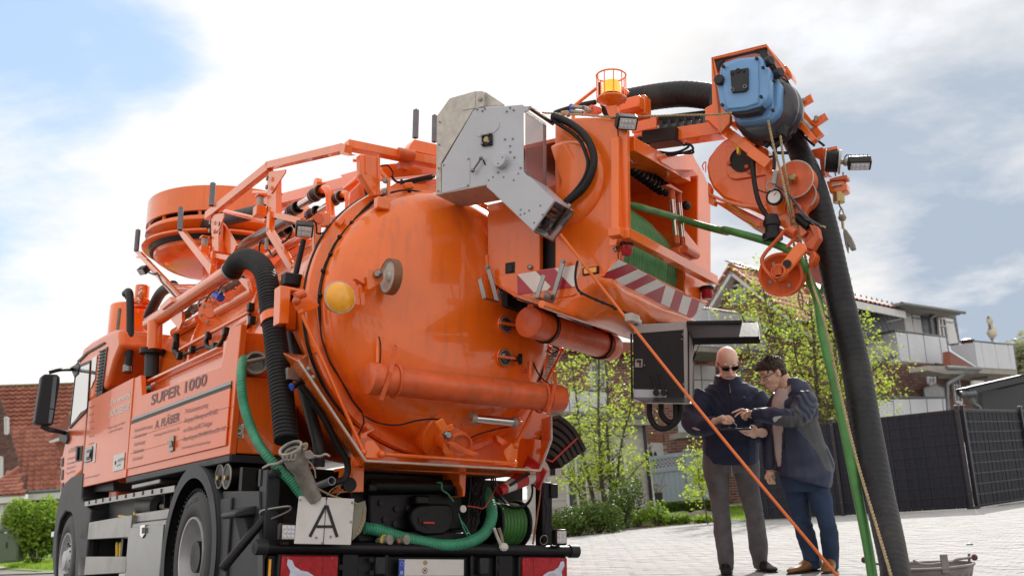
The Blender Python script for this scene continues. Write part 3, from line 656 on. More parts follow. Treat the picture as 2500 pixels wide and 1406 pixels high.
# struts and closing blades
def rod(name,a,b_,r,mt,par=None,balls=True):
    mm = M().cyl(a,b_,r,12)
    if balls: mm.ball(a,r * 1.9,10); mm.ball(b_,r * 1.9,10)
    return T(mm,name,mt,par)
rod('closing_rod',Y(-.14)(z4(590,5)),Y(-.30)(z4(1078,1095)),.013,orange,tdoor)
rod('closing_rod',Y(-.32)(z4(1225,1112)),Y(-.32)(z5(2100,252)),.014,orange,tdoor)
rod('closing_rod',Y(-.30)(z5(2110,128)),Y(-.05)(b2(812,1040)),.014,orange,tdoor)
for pts_ in (z4(1088,1035,1105,1010,1150,1000,1180,1030,1232,1105,1195,1150,1092,1140),z5(2030,165,2080,112,2128,148,2118,235,2055,240,2035,200),z3(748,1320,770,1275,880,1250,958,1358,935,1385,820,1420,775,1395)):
    plate('closing_blade',Y(-.3) if pts_[0][1] > 900 else Y(-.15),pts_,V((0,.012,0)),orange,tdoor,bev=.004)
T(M().cyl(Y(-.2)(z3(770,1290)),Y(-.2)(z3(840,1265)),.03,14).ball(Y(-.2)(z3(780,1325)),.03),'blade_knuckle',orange_old,tdoor)
for pts_ in (z4(1055,960,1120,930,1165,905,1160,925,1110,950,1100,985,1060,990),z5(1975,60,2060,108,2020,130,1985,100)):
    plate('hinge_lug',Y(-.2),pts_,V((0,.06,0)),orange,tdoor)
# upper left closing bracket (square loop)
plate('square_bracket',Y(-.05),z3(655,1200,828,1232,828,1258,735,1240,728,1365,720,1500,645,1500),V((0,.12,0)),orange,tank,bev=.006)
# collar tray
fp = [(728,880),(892,1124),(1318,1148),(1346,1072),(1345,1016)]; bp = [(694,861),(884,1139),(1308,1158),(1322,1080),(1322,1022)]
mm = M(); fP = [Y(-.34)(p) for p in fp]; bP = [Y(-.02)(p) for p in bp]
for i in range(4): mm.prism([fP[i],fP[i + 1],bP[i + 1],bP[i]],(bP[i] - fP[i]).cross(fP[i + 1] - fP[i]).normalized() * .010)
tray = T(mm,'collar_tray',orange)
mm = M()
for i in range(4): mm.beam(fP[i],fP[i + 1],.012,.02,up=YN,ext=.003)
T(mm,'tray_edge',putty,tray)
T(M().prism([fP[0],bP[0],Y(.0)((752,868)),Y(-.2)((755,905))],(0,.01,0)),'tray_gusset',orange,tray)
bolts('tray_bolt',[Y(-.3)(z4(645,450)),Y(-.3)(z4(683,515))],YN,.018,steel,tray)
bk = [tc(0) + V((0,.02,0)) + V((math.cos(R(a_)) * 1.0,0,math.sin(R(a_)) * 1.0)) for a_ in range(195,346,10)]
T(M().bx((fP[1].x + .1,-.02,fP[1].z - .02),(fP[2].x - .05,.4,fP[1].z + .0)),'tray_floor',orange,tray)
T(M().bx((-.62,.03,1.12),(.98,.06,1.42)),'tray_back',orange,tray)
plate('tray_cheek',Y(.16),[(1200,1010),(1262,985),(1352,1016),(1346,1075),(1316,1152),(1180,1150)],V((0,.02,0)),orange,tray)
# brackets under the tray
plate('tank_bracket',Y(-.02),z5(1062,262,1082,262,1078,445,955,448,955,440,1000,400,1010,280),V((0,.25,0)),orange,bev=.006)
T(M().cyl(Y(-.03)(z5(985,395)),Y(-.03)(z5(985,395)) + V((0,.05,0)),.05,20),'bracket_hole',black)
plate('tank_bracket',Y(-.02),z5(1725,300,1776,305,1766,475,1750,478,1748,430,1728,390),V((0,.25,0)),orange,bev=.006)
# == LEFT UPPER PIPEWORK
pA = X(-1.02)
bigA = tpx(pA,z1(1030,1098,1602,718),36,'suction_pipe',orange,sm=0,n=32)
T(M().ball(pA(z1(1030,1098)),18 * depth(pA(z1(1030,1098))) / F,24),'pipe_end',orange,bigA)
T(M().prism(poly(X(-1.12),z1(1092,980,1165,910,1180,945,1110,1000)),V((.12,0,0))),'pipe_lug',orange,bigA,bev=.005)
plate('pipe_support',X(-1.02),z1(1168,1062,1248,1010,1248,1085,1225,1135),V((.03,0,0)),orange,bigA)
plate('pipe_support',X(-1.02),z1(1620,775,1690,790,1712,880,1700,872),V((.03,0,0)),orange,bigA)
pB = X(-.92)
B1 = tpx(pB,z1(1200,1160,1370,1062),24,'return_pipe',orange,sm=0,n=24); T(M().ball(pB(z1(1200,1160)),.045,18),'pipe_end',orange,B1)
tpx(pB,z1(1500,1010,1740,872),24,'return_pipe',orange,sm=0,n=24)
fc_ = pB(z1(1450,1025)); dd = (pB(z1(1740,872)) - pB(z1(1200,1160))).normalized(); dd = (dd + V((-.75,-.2,0))).normalized()
fl_ = T(M().lathe(fc_,dd,[(-.03,.001),(-.03,.11),(.03,.112),(.035,.1),(.035,.06),(.05,.05),(.05,.001)],36),'pipe_flange',orange)
fx,fy = perp(dd),dd.cross(perp(dd))
bolts('flange_bolt',[fc_ + dd * .036 + (fx * math.cos(k) + fy * math.sin(k)) * .085 for k in (0.3,1.35,2.4,3.45,4.5,5.55)],dd,.014,galv,fl_)
T(M().ring(fc_ - dd * .035,dd,.1,.012,30,6),'blue_gasket',blueband,fl_)
tpx(X(-1.0),z1(1240,1272,1740,1000),10,'pressure_pipe',orange,sm=0); tpx(X(-1.0),z1(1240,1318,1420,1240),7,'pressure_hose',rubber,sm=0)
tpx(X(-.98),z1(1210,1170,1210,1240,1200,1280,1240,1318),15,'black_bend',rubber)
tpx(X(-1.02),z1(1415,1215,1425,1255,1480,1262,1530,1210,1550,1150),12,'drain_hose',rubber)
tpx(X(-1.0),z1(1710,1000,1715,1080,1685,1150),8,'drop_hose',rubber)
for p in z1(1200,1245,1232,1318,1320,1275,1430,1180,1720,985,1728,1075,1475,1255,1550,1150): T(M().box(X(-1.02)(p),(.05,.06,.07)),'pipe_clamp',black,bev=.008)
T(M().cyl(X(-1.0)(z1(1480,900)),X(-1.0)(z1(1515,920)),.035,14),'blue_valve',blueband); T(M().cyl(X(-1.0)(z1(1500,905)),X(-1.0)(z1(1530,870)),.02,12),'valve_stem',steel)
for p in z1(1300,1020,1270,1045,1560,850,1600,825,1640,800,1350,990):
    T(M().lathe(X(-.9)(p),(.3,-.9,.2),[(-.05,.02),(-.04,.035),(-.01,.035),(0,.028),(.03,.028),(.035,.038),(.06,.038),(.06,.02)],12),'pipe_fitting',galv)
for i in range(5):
    a = z1(1260 + i * 75,1050 - i * 52); tpx(X(-.86),[a,(a[0] + 14,a[1] - 22),(a[0] + 34,a[1] - 30),(a[0] + 46,a[1] - 12)],4,'control_cable',rubber)
# ribbed big hose with clamp
pH = X(-1.16)
hp = [(566,662),(580,640),(605,632),(632,645),(648,670),(656,710),(660,745),(667,785),(676,860),(685,935),(692,1000),(699,1075)]
bh = [pH(p) for p in hp]
rb = 27 * depth(bh[7]) / F
bighose = T(M().rib(bh,rb,.028,.055,24),'ribbed_suction_hose',rubber,ang=70)
T(M().ring(bh[0],bh[1] - bh[0],rb + .004,.008,36,8),'hose_collar',alu,bighose)
T(M().lathe(pH((668,780)),(bh[8] - bh[7]),[(-.035,rb + .003),(-.035,rb + .013),(.035,rb + .013),(.035,rb + .003)],40),'hose_clamp',orange,bighose)
T(M().prism(poly(Y(pH((668,780)).y - .02),z4(420,40,500,60,500,115,470,140,440,130,440,95)),V((0,.02,0))),'clamp_ear',orange,bighose)
T(M().bx(Lp((683,800),'X',-1.1),Lp((722,690),'X',-.98) + V((.0,.05,0))),'clamp_arm',orange)
# secondary dark hoses behind
tpx(X(-.95),z4(505,90,530,230,600,560,680,850,730,1050,720,1200),30,'rear_hose',rubber)
tpx(X(-.8),z4(470,100,500,250,520,330),10,'control_hose',rubber); tpx(X(-.82),z4(530,90,540,200,560,330),10,'control_hose',rubber)
tpx(Y(-.12),z4(590,580,680,700,780,850,870,1030,940,1150,955,1240,925,1310,860,1330),17,'rear_hose',rubber)
tpx(Y(-.1),z4(525,590,590,545),14,'gas_valve',black,sm=0); T(M().cyl(Y(-.1)(z4(510,592)),Y(-.1)(z4(525,585)),.026,14),'valve_cap',blueband); T(M().box(Y(-.08)(z4(598,540)),(.05,.03,.04)),'valve_bracket',steel)
T(M().box(Y(.0)(z4(525,490)),(.09,.05,.08)),'hose_bracket',galv)
# couplings near the cabinet end
cp = Lp(z4(240,405),'Y',yR - .06); o_ = T(M().lathe(cp,(-.25,-1,.1),[(-.1,.07),(-.03,.085),(.03,.088),(.03,.07),(-.06,.06),(-.06,.001)],28),'pipe_stub',galv)
rod('stub_handle',cp + V((-.1,-.05,-.01)),cp + V((.05,-.06,.035)),.016,galv,o_,False)
# green ribbed suction hose 1
gh = [Lp(p,'X',x_) for p,x_ in zip(z4(150,318,140,380,125,500,140,700,190,880,260,1030,340,1140,430,1240,510,1320,570,1400,640,1480),(-1.1,-1.2,-1.3,-1.3,-1.28,-1.25,-1.2,-1.12,-1.05,-1.0,-.95))]
T(M().rib(gh,11.5 * depth(gh[4]) / F,.019,.07,16),'green_suction_hose',green_rib,ang=70)
T(M().ring(gh[0],gh[1] - gh[0],.034,.008,20,6),'hose_end',galv)
# == FRAMES ON TOP
pF = X(-.86)
def pbar(name,plane,a,b_,wpx,thick,mt=orange,par=None,bev=.004):
    A_,B_ = plane(a),plane(b_); hgt = wpx * depth((A_ + B_) / 2) / F
    n_ = {True: V((1,0,0))}.get(True) if plane in (pF,) else None
    vd = (TI @ ray(a)).normalized(); d_ = (B_ - A_).normalized(); side = V((1,0,0)) if abs(d_.x) < .7 else V((0,1,0)); up_ = side.cross(d_).normalized()
    x_ = d_.cross(up_).normalized()
    return T(M().box((A_ + B_) / 2,(thick,(B_ - A_).length,hgt),(x_,d_,up_)),name,mt,par,bev=bev)
pbar('frame_beam',pF,z3(85,665),z3(575,275),22,.06); pbar('frame_beam',pF,z3(560,272),z3(1150,135),20,.06)
plate('beam_end_plate',X(-.9),z3(1112,98,1160,105,1150,165,1190,178,1120,182),V((.06,0,0)),orange)
plate('frame_post',pF,z3(108,660,170,640,170,940,122,940),V((.05,0,0)),orange,bev=.004); plate('gusset',X(-.87),z3(135,650,212,640,210,675,172,770,125,800,120,690),V((.01,0,0)),orange)
plate('frame_post',pF,z3(545,310,620,310,620,640,555,640),V((.05,0,0)),orange,bev=.004); plate('gusset',X(-.87),z3(560,320,692,300,690,325,620,430,580,490,560,450),V((.01,0,0)),orange)
pbar('frame_post',pF,z3(135,940),z3(128,1090),17,.05); pbar('frame_post',pF,z3(580,640),z3(575,790),20,.05); pbar('frame_brace',pF,z3(570,775),z3(758,1085),19,.05)
plate('frame_foot',pF,z3(95,1080,160,1080,165,1120,120,1150,95,1130),V((.05,0,0)),orange)
for a,b_,w_ in (((150,970),(300,1000),13),((570,645),(830,705),15)): pbar('cross_bar',X(-.84),z3(*a),z3(*b_),w_,.05)
for p in z3(555,370,550,440,110,712,105,775,180,725,182,790): T(M().lathe(X(-.89)(p),(-1,0,0),[(0,.022),(.012,.022),(.014,.001)],6),'frame_bolt',steel)
for p in (z3(530,560),z3(90,875)):
    T(M().cyl(pF(p) + V((-.02,.05,-.03)),pF(p) + V((-.02,.05,.06)),.03,14),'rubber_buffer',galv); q_ = pF(p) + V((-.02,.05,0))
    T(M().box(q_ + V((0,0,.07)),(.08,.09,.012)),'buffer_plate',orange); T(M().box(q_ + V((0,0,-.07)),(.09,.1,.09)),'buffer_seat',orange,bev=.006)
tpx(X(-.7),z3(215,625,545,705),11,'brace_rod',orange,sm=0); tpx(X(-.7),z3(445,482,655,494),10,'brace_rod',orange,sm=0); tpx(Y(.4),z3(1222,230,1275,232),8,'stub_rod',orange,sm=0)
plate('frame_brace',X(-.8),z3(190,705,215,730,310,890,280,960,245,950,180,770),V((.02,0,0)),orange); plate('frame_brace',X(-.8),z3(0,900,0,960,90,1110,115,1110),V((.04,0,0)),orange)
# silver tube, chrome tubes with couplers
tpx(X(-.62),z3(395,880,720,690),30,'silver_cylinder',steel,sm=0,n=28); tpx(X(-.62),z3(345,905,400,875),22,'cylinder_nose',steel,sm=0,n=24)
tpx(X(-.62),z3(320,965,335,905),15,'black_coupling',rubber,sm=0); T(M().ring(X(-.62)(z3(330,915)),(0,.3,1),.028,.006,16,6),'hose_clip',steel)
tpx(X(-.45),z3(690,655,960,490),22,'chrome_pipe',chrome,sm=0,n=24); tpx(X(-.4),z3(860,690,1110,530),19,'chrome_pipe',chrome,sm=0,n=24)
for p,r_,xx in ((z3(765,610),15,-.46),(z3(945,485),16,-.46),(z3(915,640),13,-.41),(z3(1100,525),13,-.41),(z3(690,780),12,-.5),(z3(650,810),10,-.5)):
    c_ = X(xx)(p); d_ = (X(xx)(z3(960,490)) - X(xx)(z3(690,655))).normalized(); r = r_ * depth(c_) / F
    o_ = T(M().lathe(c_,d_,[(-.09,r * .9),(-.085,r),(.085,r),(.09,r * .9)],20),'rubber_coupling',rubber)
    for s_ in (-.06,.06): T(M().ring(c_ + d_ * s_,d_,r + .002,.006,20,6),'band_clip',galv,o_)
    T(M().ring(c_ - d_ * .1,d_,r * .9,.008,20,6),'blue_band',blueband,o_)
tpx(X(-.45),z3(960,470,1005,455,1035,490,1040,560,1050,680),21,'pipe_elbow',orange,n=24); tpx(X(-.4),z3(1125,500,1165,492,1182,530,1185,600,1165,690),18,'pipe_elbow',orange,n=24)
pbar('boom_cradle',X(-.25),z3(560,570),z3(1300,385),27,.12); plate('boom_cradle_lug',X(-.3),z3(1120,345,1280,300,1285,330,1140,365),V((.08,0,0)),orange)
tpx(X(-.3),z3(1170,460,1275,370),21,'pivot_tube',orange,sm=0,n=24); T(M().lathe(X(-.3)(z3(965,415)),(-1,0,0),[(0,.05),(.05,.05),(.05,.001)],6),'pivot_nut',orange)
tpx(X(-.8),z3(510,1000,900,790),21,'header_pipe',orange,sm=0,n=24)
tpx(X(-.85),z3(490,1000,490,900,510,855,540,850),5,'control_cable',rubber); tpx(X(-.86),z3(565,930,590,975,620,960),5,'control_cable',rubber); tpx(X(-.86),z3(670,870,710,840,740,790),6,'control_cable',rubber)
tpx(X(-.88),z3(545,840,545,930),9,'sensor',galv,sm=0)
tpx(Y(.25),z3(835,850,800,1000,768,1140),14,'spring_rod',rubber,sm=0); T(M().box(Y(.2)(z3(740,1165)),(.13,.1,.09)),'rod_seat',black,bev=.01); tpx(Y(.3),z3(745,1200,735,1320),12,'black_post',black,sm=0)
tpx(Y(.1),z3(1040,705,1110,700),26,'cross_tube',orange,sm=0,n=24)
plate('upper_arm',Y(.05),z3(870,690,970,630,1042,640,1045,742,975,742,972,960,920,990,918,740),V((0,.05,0)),orange,bev=.006)
T(M().lathe(Y(.04)(z3(952,680)),YN,[(0,.001),(.004,.04),(.004,.001)],20),'arm_hole',orange_old)
# ring bracket and beam over the tank door
def along(name,a,b_,w_,pl,t_=.07): return pbar(name,pl,a,b_,w_,t_)
along('top_beam',z3(1170,110),z3(1880,252),21,Y(.1),.09)
T(M().cyl(Y(.05)(z3(1572,172)),Y(.05)(z3(1690,195)),.045,18),'beam_roller',orange_old); plate('roller_lug',Y(.08),z3(1580,240,1700,255,1650,305,1590,285),V((0,.06,0)),orange_old)
plate('ring_bracket',Y(-.12),z3(1275,180,1435,205,1432,500,1385,505,1278,335),V((0,.07,0)),orange,bev=.006)
for x_ in (1322,1415): T(M().beam(Y(-.125)(z3(x_,190)),Y(-.125)(z3(x_,330 if x_ < 1400 else 500)),.012,.012,up=YN),'bracket_rib',orange)
plate('bracket_strap',Y(-.20),z3(1440,300,1470,330,1515,385,1505,770,1455,770,1440,600,1490,590,1490,390,1445,340),V((0,.02,0)),orange,bev=.004)
T(M().box(Y(-.22)(z3(1445,570)),(.1,.07,.09)),'strap_block',orange,bev=.008)
bolts('strap_bolt',[Y(-.21)(z3(1468,390)),Y(-.21)(z3(1467,475))],YN,.022,steel)
plate('saddle_plate',Y(.3),z3(1280,400,1330,400,1350,520,1320,560,1190,600,1200,480),V((0,.03,0)),orange)
plate('dark_wedge',Y(.25),z3(1305,400,1350,520,1322,532),V((0,.01,0)),black)
tpx(Y(.05),z3(1435,275,1490,270,1530,320,1530,345),4,'control_cable',rubber)
tpx(Y(.0),z3(1520,350,1550,390,1590,400,1600,380),6,'control_cable',rubber)
pbar('slew_frame',Y(.3),z3(1430,330),z3(1870,290),34,.1); tpx(Y(.2),z3(1600,410,1830,360),14,'ram_hose',rubber,sm=0); tpx(Y(.2),z3(1780,375,1850,350),12,'ram_fitting',steel,sm=0)
pbar('slew_plate',Y(.4),z3(1520,450),z3(1880,430),14,.3)
plate('roller_carrier',Y(.15),z3(1700,65,1880,105,1880,200,1655,150,1660,120),V((0,.12,0)),orange,bev=.005)
# grey sleeves
def sleeve(p0,p1,pl,w_=11):
    a,b_ = pl(p0),pl(p1); r = w_ * depth(a) / F / 2
    o_ = T(M().cyl(a,b_,r,18),'foam_sleeve',grey_foam); T(M().cyl(a + (b_ - a) * -.03,a,r * .35,10).cyl(b_,b_ + (b_ - a) * .05,r * .3,10),'sleeve_pin',black,o_); return o_
sleeve((1014,337),(1016,270),Y(.2),15); sleeve((1060,347),(1061,283),Y(.3),13)
sleeve(z1(1452,288),z1(1462,135),X(-.9),14); sleeve(z1(1235,455),z1(1242,303),X(-.95),13); sleeve(z1(935,598),z1(948,455),X(-1.0),12)
plate('sleeve_arm',X(-.94),z1(1218,455,1248,452,1450,690,1440,760,1240,500),V((.04,0,0)),orange,bev=.004)
plate('sleeve_arm',X(-1.0),z1(920,600,950,598,1235,900,1195,925),V((.04,0,0)),orange,bev=.004); tpx(X(-1.0),z1(940,640,1010,652),5,'arm_pin',orange,sm=0)
# work lights
def worklight(c,n_,upv,w_,h_,d_,name='work_light',par=None,leds=(4,2)):
    n_ = V(n_).normalized(); x_ = V(upv).cross(n_).normalized(); u_ = n_.cross(x_)
    o_ = T(M().box(c,(w_,h_,d_),(x_,u_,n_)),name,black,par,bev=min(w_,h_) * .12)
    T(M().box(c + n_ * (d_ / 2 + .001),(w_ * .8,h_ * .78,.006),(x_,u_,n_)),'light_face',led,o_,bev=.003)
    for i in range(leds[0]):
        for j in range(leds[1]):
            q_ = c + n_ * (d_ / 2 + .004) + x_ * (w_ * .72 * ((i + .5) / leds[0] - .5)) + u_ * (h_ * .7 * ((j + .5) / leds[1] - .5))
            T(M().lathe(q_,n_,[(0,min(w_ / leds[0],h_ / leds[1]) * .30),(.004,min(w_ / leds[0],h_ / leds[1]) * .26),(.005,.001)],10),'light_emitter',clear_lens,o_)
    for i in range(5): T(M().box(c - n_ * (d_ / 2 + .008) + x_ * w_ * (.18 * (i - 2)),(.006,h_ * .8,.02),(x_,u_,n_)),'cooling_fin',black,o_)
    return o_
worklight(Y(.0)(z3(840,765)),(-.25,-.8,-.75),(0,0,1),.125,.10,.09)
tpx(Y(.05),z3(875,705,920,705,935,750,945,800,1040,790,1110,825,1130,800),4.5,'lamp_cable',rubber); tpx(Y(.0),z3(1045,800,1060,850,1085,865,1080,810),4,'lamp_cable',rubber)
worklight(X(-1.02)(z1(985,730)),(-.6,-.3,-.7),(0,0,1),.11,.08,.08,leds=(2,2)); tpx(X(-1.03),z1(1020,745,1060,760,1080,750,1110,810,1150,850,1210,920),4,'lamp_cable',rubber)
# hose elbow behind the big pipe
tpx(X(-.8),z1(1020,1050,1050,980,1110,880,1190,835),26,'rubber_elbow',rubber,n=24); tpx(X(-.8),z1(1200,860,1420,858),24,'cross_pipe',orange,sm=0,n=24)
T(M().ring(X(-.8)(z1(1205,852)),(0,-.7,.3),.055,.012,28,8),'pipe_collar',alu); T(M().ring(X(-.8)(z1(1022,1045)),(0,.3,1),.06,.01,28,8),'pipe_collar',alu)
# == HOSE DRUM RING ABOVE
dc = X(0)((566,576)); rr_ = 200 * depth(dc) / F
dn = V((0,0,1))
def rg(name,prof,mt,par=None,n=96,ang=38): return T(M().lathe(dc,dn,prof,n),name,mt,par,ang=ang)
rx = rr_
hr = rg('hose_carousel',[(.28,rx * .97),(.285,rx),(.0,rx),(-.005,rx * .985),(-.0,rx * .97),(.27,rx * .97)],orange)
rg('carousel_floor',[(-.05,rx * .55),(-.05,rx * .985),(-.075,rx * 1.0),(-.10,rx * 1.0),(-.15,rx * .93),(-.19,rx * .8),(-.20,rx * .5)],orange,hr)
rg('carousel_pan',[(-.21,rx * .6),(-.215,rx * 1.02),(-.235,rx * 1.03),(-.245,rx * 1.02),(-.25,rx * .93)],orange,hr)
rg('pan_gear_ring',[(-.25,rx * .95),(-.30,rx * .93),(-.30,rx * .90)],black,hr)
rg('pan_bottom',[(-.28,rx * .90),(-.34,rx * .88),(-.40,rx * .78),(-.43,rx * .6),(-.44,.001)],orange,hr)
rg('stored_hose',[(-.05,rx * .72),(.0,rx * .94),(.05,rx * .95),(.08,rx * .8),(.06,rx * .6)],rubber,hr)
for k in range(6):
    a = R(200 + k * 30); T(M().box(dc + V((math.cos(a),math.sin(a),0)) * rx * .97 + V((0,0,-.03)),(.03,.03,.07)),'spacer',orange,hr)
tpx(X(-.5),z1(1280,445,1480,400,1800,320),34,'carousel_hose',rubber,n=20)
T(M().cyl(dc + V((0,0,-.9)),dc + V((0,0,-.2)),.3,28),'carousel_pedestal',orange,hr)
# == REAR END
T(M().tube([V((-1.27,0,.575)),V((1.27,0,.575))],.042,20),'bumper_bar',black,bev=.01)
for s_ in (-1,1): T(M().cyl((s_ * 1.22,0,.575),(s_ * 1.30,0,.575),.05,20),'bumper_end_cap',plastic)
T(M().bx((-1.2,.03,.36),(1.2,.09,.53)),'bumper_beam',black,bev=.01)
T(M().bx((-1.2,.04,.10),(1.2,.09,.35)),'underrun_beam',black,bev=.01)
for x0,x1 in ((-.68,-.56),(.55,.70),(-.36,-.33),(.33,.36)): T(M().bx((x0,-.01,.30),(x1,.03,.54)),'beam_bracket',black,bev=.008)
for p in z5(1132,905,1132,992,2005,915,2005,995,922,955): T(M().lathe(Y(-.014)(p),YN,[(0,.018),(.003,.018),(.003,.001)],14),'beam_hole',rubber)
for x0 in (-.40,.44):
    T(M().bx((x0 - .04,-.03,.40),(x0 + .04,.03,.52)),'plate_lamp',plastic,bev=.01)
def tail(x0,x1,sgn):
    zt,zb_ = .525,.37
    o_ = T(M().bx((x0,-.015,zb_ - .05),(x1,.04,zt + .01)),'tail_light',plastic,bev=.012)
    T(M().bx((x0 + .015,-.045,zb_ - .04),(x1 - .015,-.01,zt)),'red_lens',red_lens,o_,bev=.012)
    c_ = x0 + (x1 - x0) * (.5 - sgn * .18); w_ = (x1 - x0)
    pts = [(c_ - sgn * w_ * .20,zt - .025),(c_ - sgn * w_ * .13,zt - .03),(c_ - sgn * w_ * .08,zt - .07),(c_ + sgn * w_ * .02,zt - .095),(c_ + sgn * w_ * .14,zt - .105),(c_ + sgn * w_ * .24,zt - .13),(c_ + sgn * w_ * .3,zb_ - .03),(c_ - sgn * w_ * .18,zb_ - .03),(c_ - sgn * w_ * .15,zt - .10),(c_ - sgn * w_ * .21,zt - .06)]
    T(M().prism([V((a,-.047,b)) for a,b in pts],V((0,-.006,0))),'clear_lens',clear_lens,o_,bev=.003)
    T(M().lathe(V((c_ + sgn * w_ * .05,-.0535,zb_ - .02)),YN,[(0,.062),(.0015,.06),(.002,.001)],28),'reversing_lens',paint_grey,o_)
    T(M().bx((x0 + w_ * (.70 if sgn > 0 else .24),-.0465,zb_ - .03),(x0 + w_ * (.705 if sgn > 0 else .245),-.045,zt - .01)),'lens_joint',rubber,o_)
    for px in (.12,.85): T(M().lathe(V((x0 + w_ * px,-.046,zt - .015)),YN,[(0,.007),(.003,.006),(.003,.001)],8),'lens_screw',steel,o_)
tail(-1.14,-.71,1); tail(.75,1.19,-1)
T(M().bx((-1.2,-.01,.30),(-1.185,.0,.50)),'side_reflector',amber)
# number plate
npl = T(M().bx((-.265,-.03,.392),(.265,-.02,.508)),'number_plate',white_p,bev=.004)
T(M().bx((-.262,-.0305,.396),(-.22,-.0318,.504)),'euro_band',blueband,npl)
T(M().bx((-.267,-.0335,.388),(.267,-.029,.392)).bx((-.267,-.0335,.508),(.267,-.029,.512)).bx((-.269,-.0335,.388),(-.264,-.029,.512)).bx((.264,-.0335,.388),(.269,-.029,.512)),'plate_frame',black,npl)
lettering('D',(-.25,-.032,.405),(1,0,0),(0,0,1),.03,whitetxt,npl,wid=.018,bold=.03)
for k in range(12):
    a = k * math.pi / 6; T(M().lathe(V((-.241 + math.cos(a) * .013,-.032,.475 + math.sin(a) * .013)),YN,[(0,.0022),(.001,.0022),(.001,.0001)],5),'band_star',yellow,npl)
T(M().lathe(V((-.055,-.0305,.483)),YN,[(0,.017),(.003,.016),(.003,.001)],24),'plate_seal',brass,npl)
s2 = T(M().lathe(V((-.058,-.0305,.43)),YN,[(0,.022),(.003,.021),(.003,.001)],24),'plate_seal',white_p,npl)
T(M().ring(V((-.058,-.0345,.43)),YN,.018,.002,24,4),'seal_ring',darktxt,s2); T(M().prism([V((-.058 + a,-.0345,.43 + b)) for a,b in ((-.008,.008),(.008,.008),(.007,-.004),(0,-.011),(-.007,-.004))],V((0,-.001,0))),'seal_shield',red_lens,s2)
# deck body: dark machinery under the tank
T(M().bx((-.50,.28,.60),(.55,.34,1.12)),'cross_member',black,bev=.01)
T(M().bx((-.52,.10,.62),(.50,.20,.70)),'rear_deck',black,bev=.01)
T(M().bx((-1.2,.25,.5),(1.2,.6,.62)),'deck_beam',black)
T(M().bx((-1.2,.62,.62),(1.2,.68,1.14)),'dark_bulkhead',rubber)
pf = plate('coupling_panel',Y(.2),z5(1120,460,1740,450,1745,700,1120,700),V((0,.05,0)),black,bev=.01)
T(M().cyl(Y(.12)(z5(1110,400)),Y(.12)(z5(1740,410)),.05,16),'lift_tube',black); T(M().bx(Y(.05)(z5(1112,440)),Y(.05)(z5(1172,390)) + V((0,.1,0))),'tube_seat',black,bev=.01); T(M().bx(Y(.05)(z5(1700,470)),Y(.05)(z5(1750,400)) + V((0,.1,0))),'tube_seat',black,bev=.01)
for p in z5(1222,632,1300,560,1375,555,1195,520,1290,660): T(M().lathe(Y(.19)(p),YN,[(0,.022),(.006,.02),(.006,.001)],12),'panel_bolt',plastic,pf)
tr_ = T(M().prism(poly(Y(.08),z5(1400,610,1412,560,1450,535,1560,525,1660,528,1690,560,1690,640,1670,700,1620,735,1500,740,1430,715,1402,660)),V((0,.07,0))),'coupling_mouth',black,bev=.015)
T(M().prism(poly(Y(.073),z5(1450,620,1520,580,1600,600,1610,660,1520,690,1455,660)),V((0,.01,0))),'coupling_throat',rubber,tr_); T(M().box(Y(.06)(z5(1520,654)),(.09,.01,.014)),'red_lever',redstrap,tr_)
T(M().bx(Y(.1)(z5(1432,530)),Y(.1)(z5(1530,470)) + V((0,.08,0))),'coupling_valve',black,bev=.015)
for p in z5(1212,775,1325,775):
    c_ = Y(.02)(p); o_ = T(M().lathe(c_,(.3,-.9,.1),[(-.05,.03),(0,.035),(.02,.035),(.025,.028),(.05,.028),(.055,.034),(.065,.034),(.065,.001)],16),'air_coupling',galv)
    T(M().ring(c_ + V((0,-.02,0)),(.3,-.9,.1),.037,.006,18,6),'coupling_ring',yellow if p[0] < 950 else redstrap,o_)
T(M().lathe(Y(.0)(z5(1750,560)),YN,[(0,.001),(0,.026),(.008,.026),(.008,.001)],20),'white_tag',white_p)
tpx(Y(.0),z5(1575,382,1605,385,1610,430,1650,460,1688,510),4,'green_cord',green_rib); tpx(Y(.0),z5(1720,590,1760,700,1810,790,1830,800,1780,700,1740,640),3,'green_cord',green_rib)
tpx(Y(.0),z5(1780,540,1850,550,1890,555,1930,500,1990,390),3,'red_cord',redstrap)
# cable bundle
bun = thing_part('cable_bundle');
for i in range(11):
    f0,f1 = i / 10,(i * 7 % 11) / 10
    tpx(Y(.12 + .02 * (i % 3)),z5(1805 + f0 * 110,315,1800 + f1 * 105,420,1790 + f0 * 100,540,1785 + f1 * 75,640,1770 + f0 * 70,740),5.5,'cable',rubber,bun,n=8)
# green ribbed hose across the rear, and the coil drum
P5 = z5(1085,690,1180,705,1350,758,1500,790,1640,808,1780,790,1890,730,1940,640,1945,560,1925,490,1905,440)
gh2 = [Y(y_)(p) for p,y_ in zip(P5,(.06,.04,.02,0,-.02,-.02,0,.03,.08,.14,.2))]
T(M().rib(gh2,14 * depth(gh2[4]) / F,.02,.07,16),'green_suction_hose',green_rib,ang=70)
rc = Y(.28)(z5(2110,665)); ra = V((1,.10,0)).normalized(); rR = 57 * depth(rc) / F
reel = T(M().lathe(rc,ra,[(.0,.001),(.0,rR),(.012,rR * 1.01),(.02,rR),(.02,.001)],48),'hose_reel',rubber,bev=.003)
T(M().lathe(rc,ra,[(-.26,.001),(-.26,rR * .9),(-.25,rR * .92),(-.24,rR * .9),(-.24,.001)],40),'reel_flange',rubber,reel)
T(M().lathe(rc,ra,[(-.24,rR * .4),(0,rR * .4)],24),'reel_core',rubber,reel)
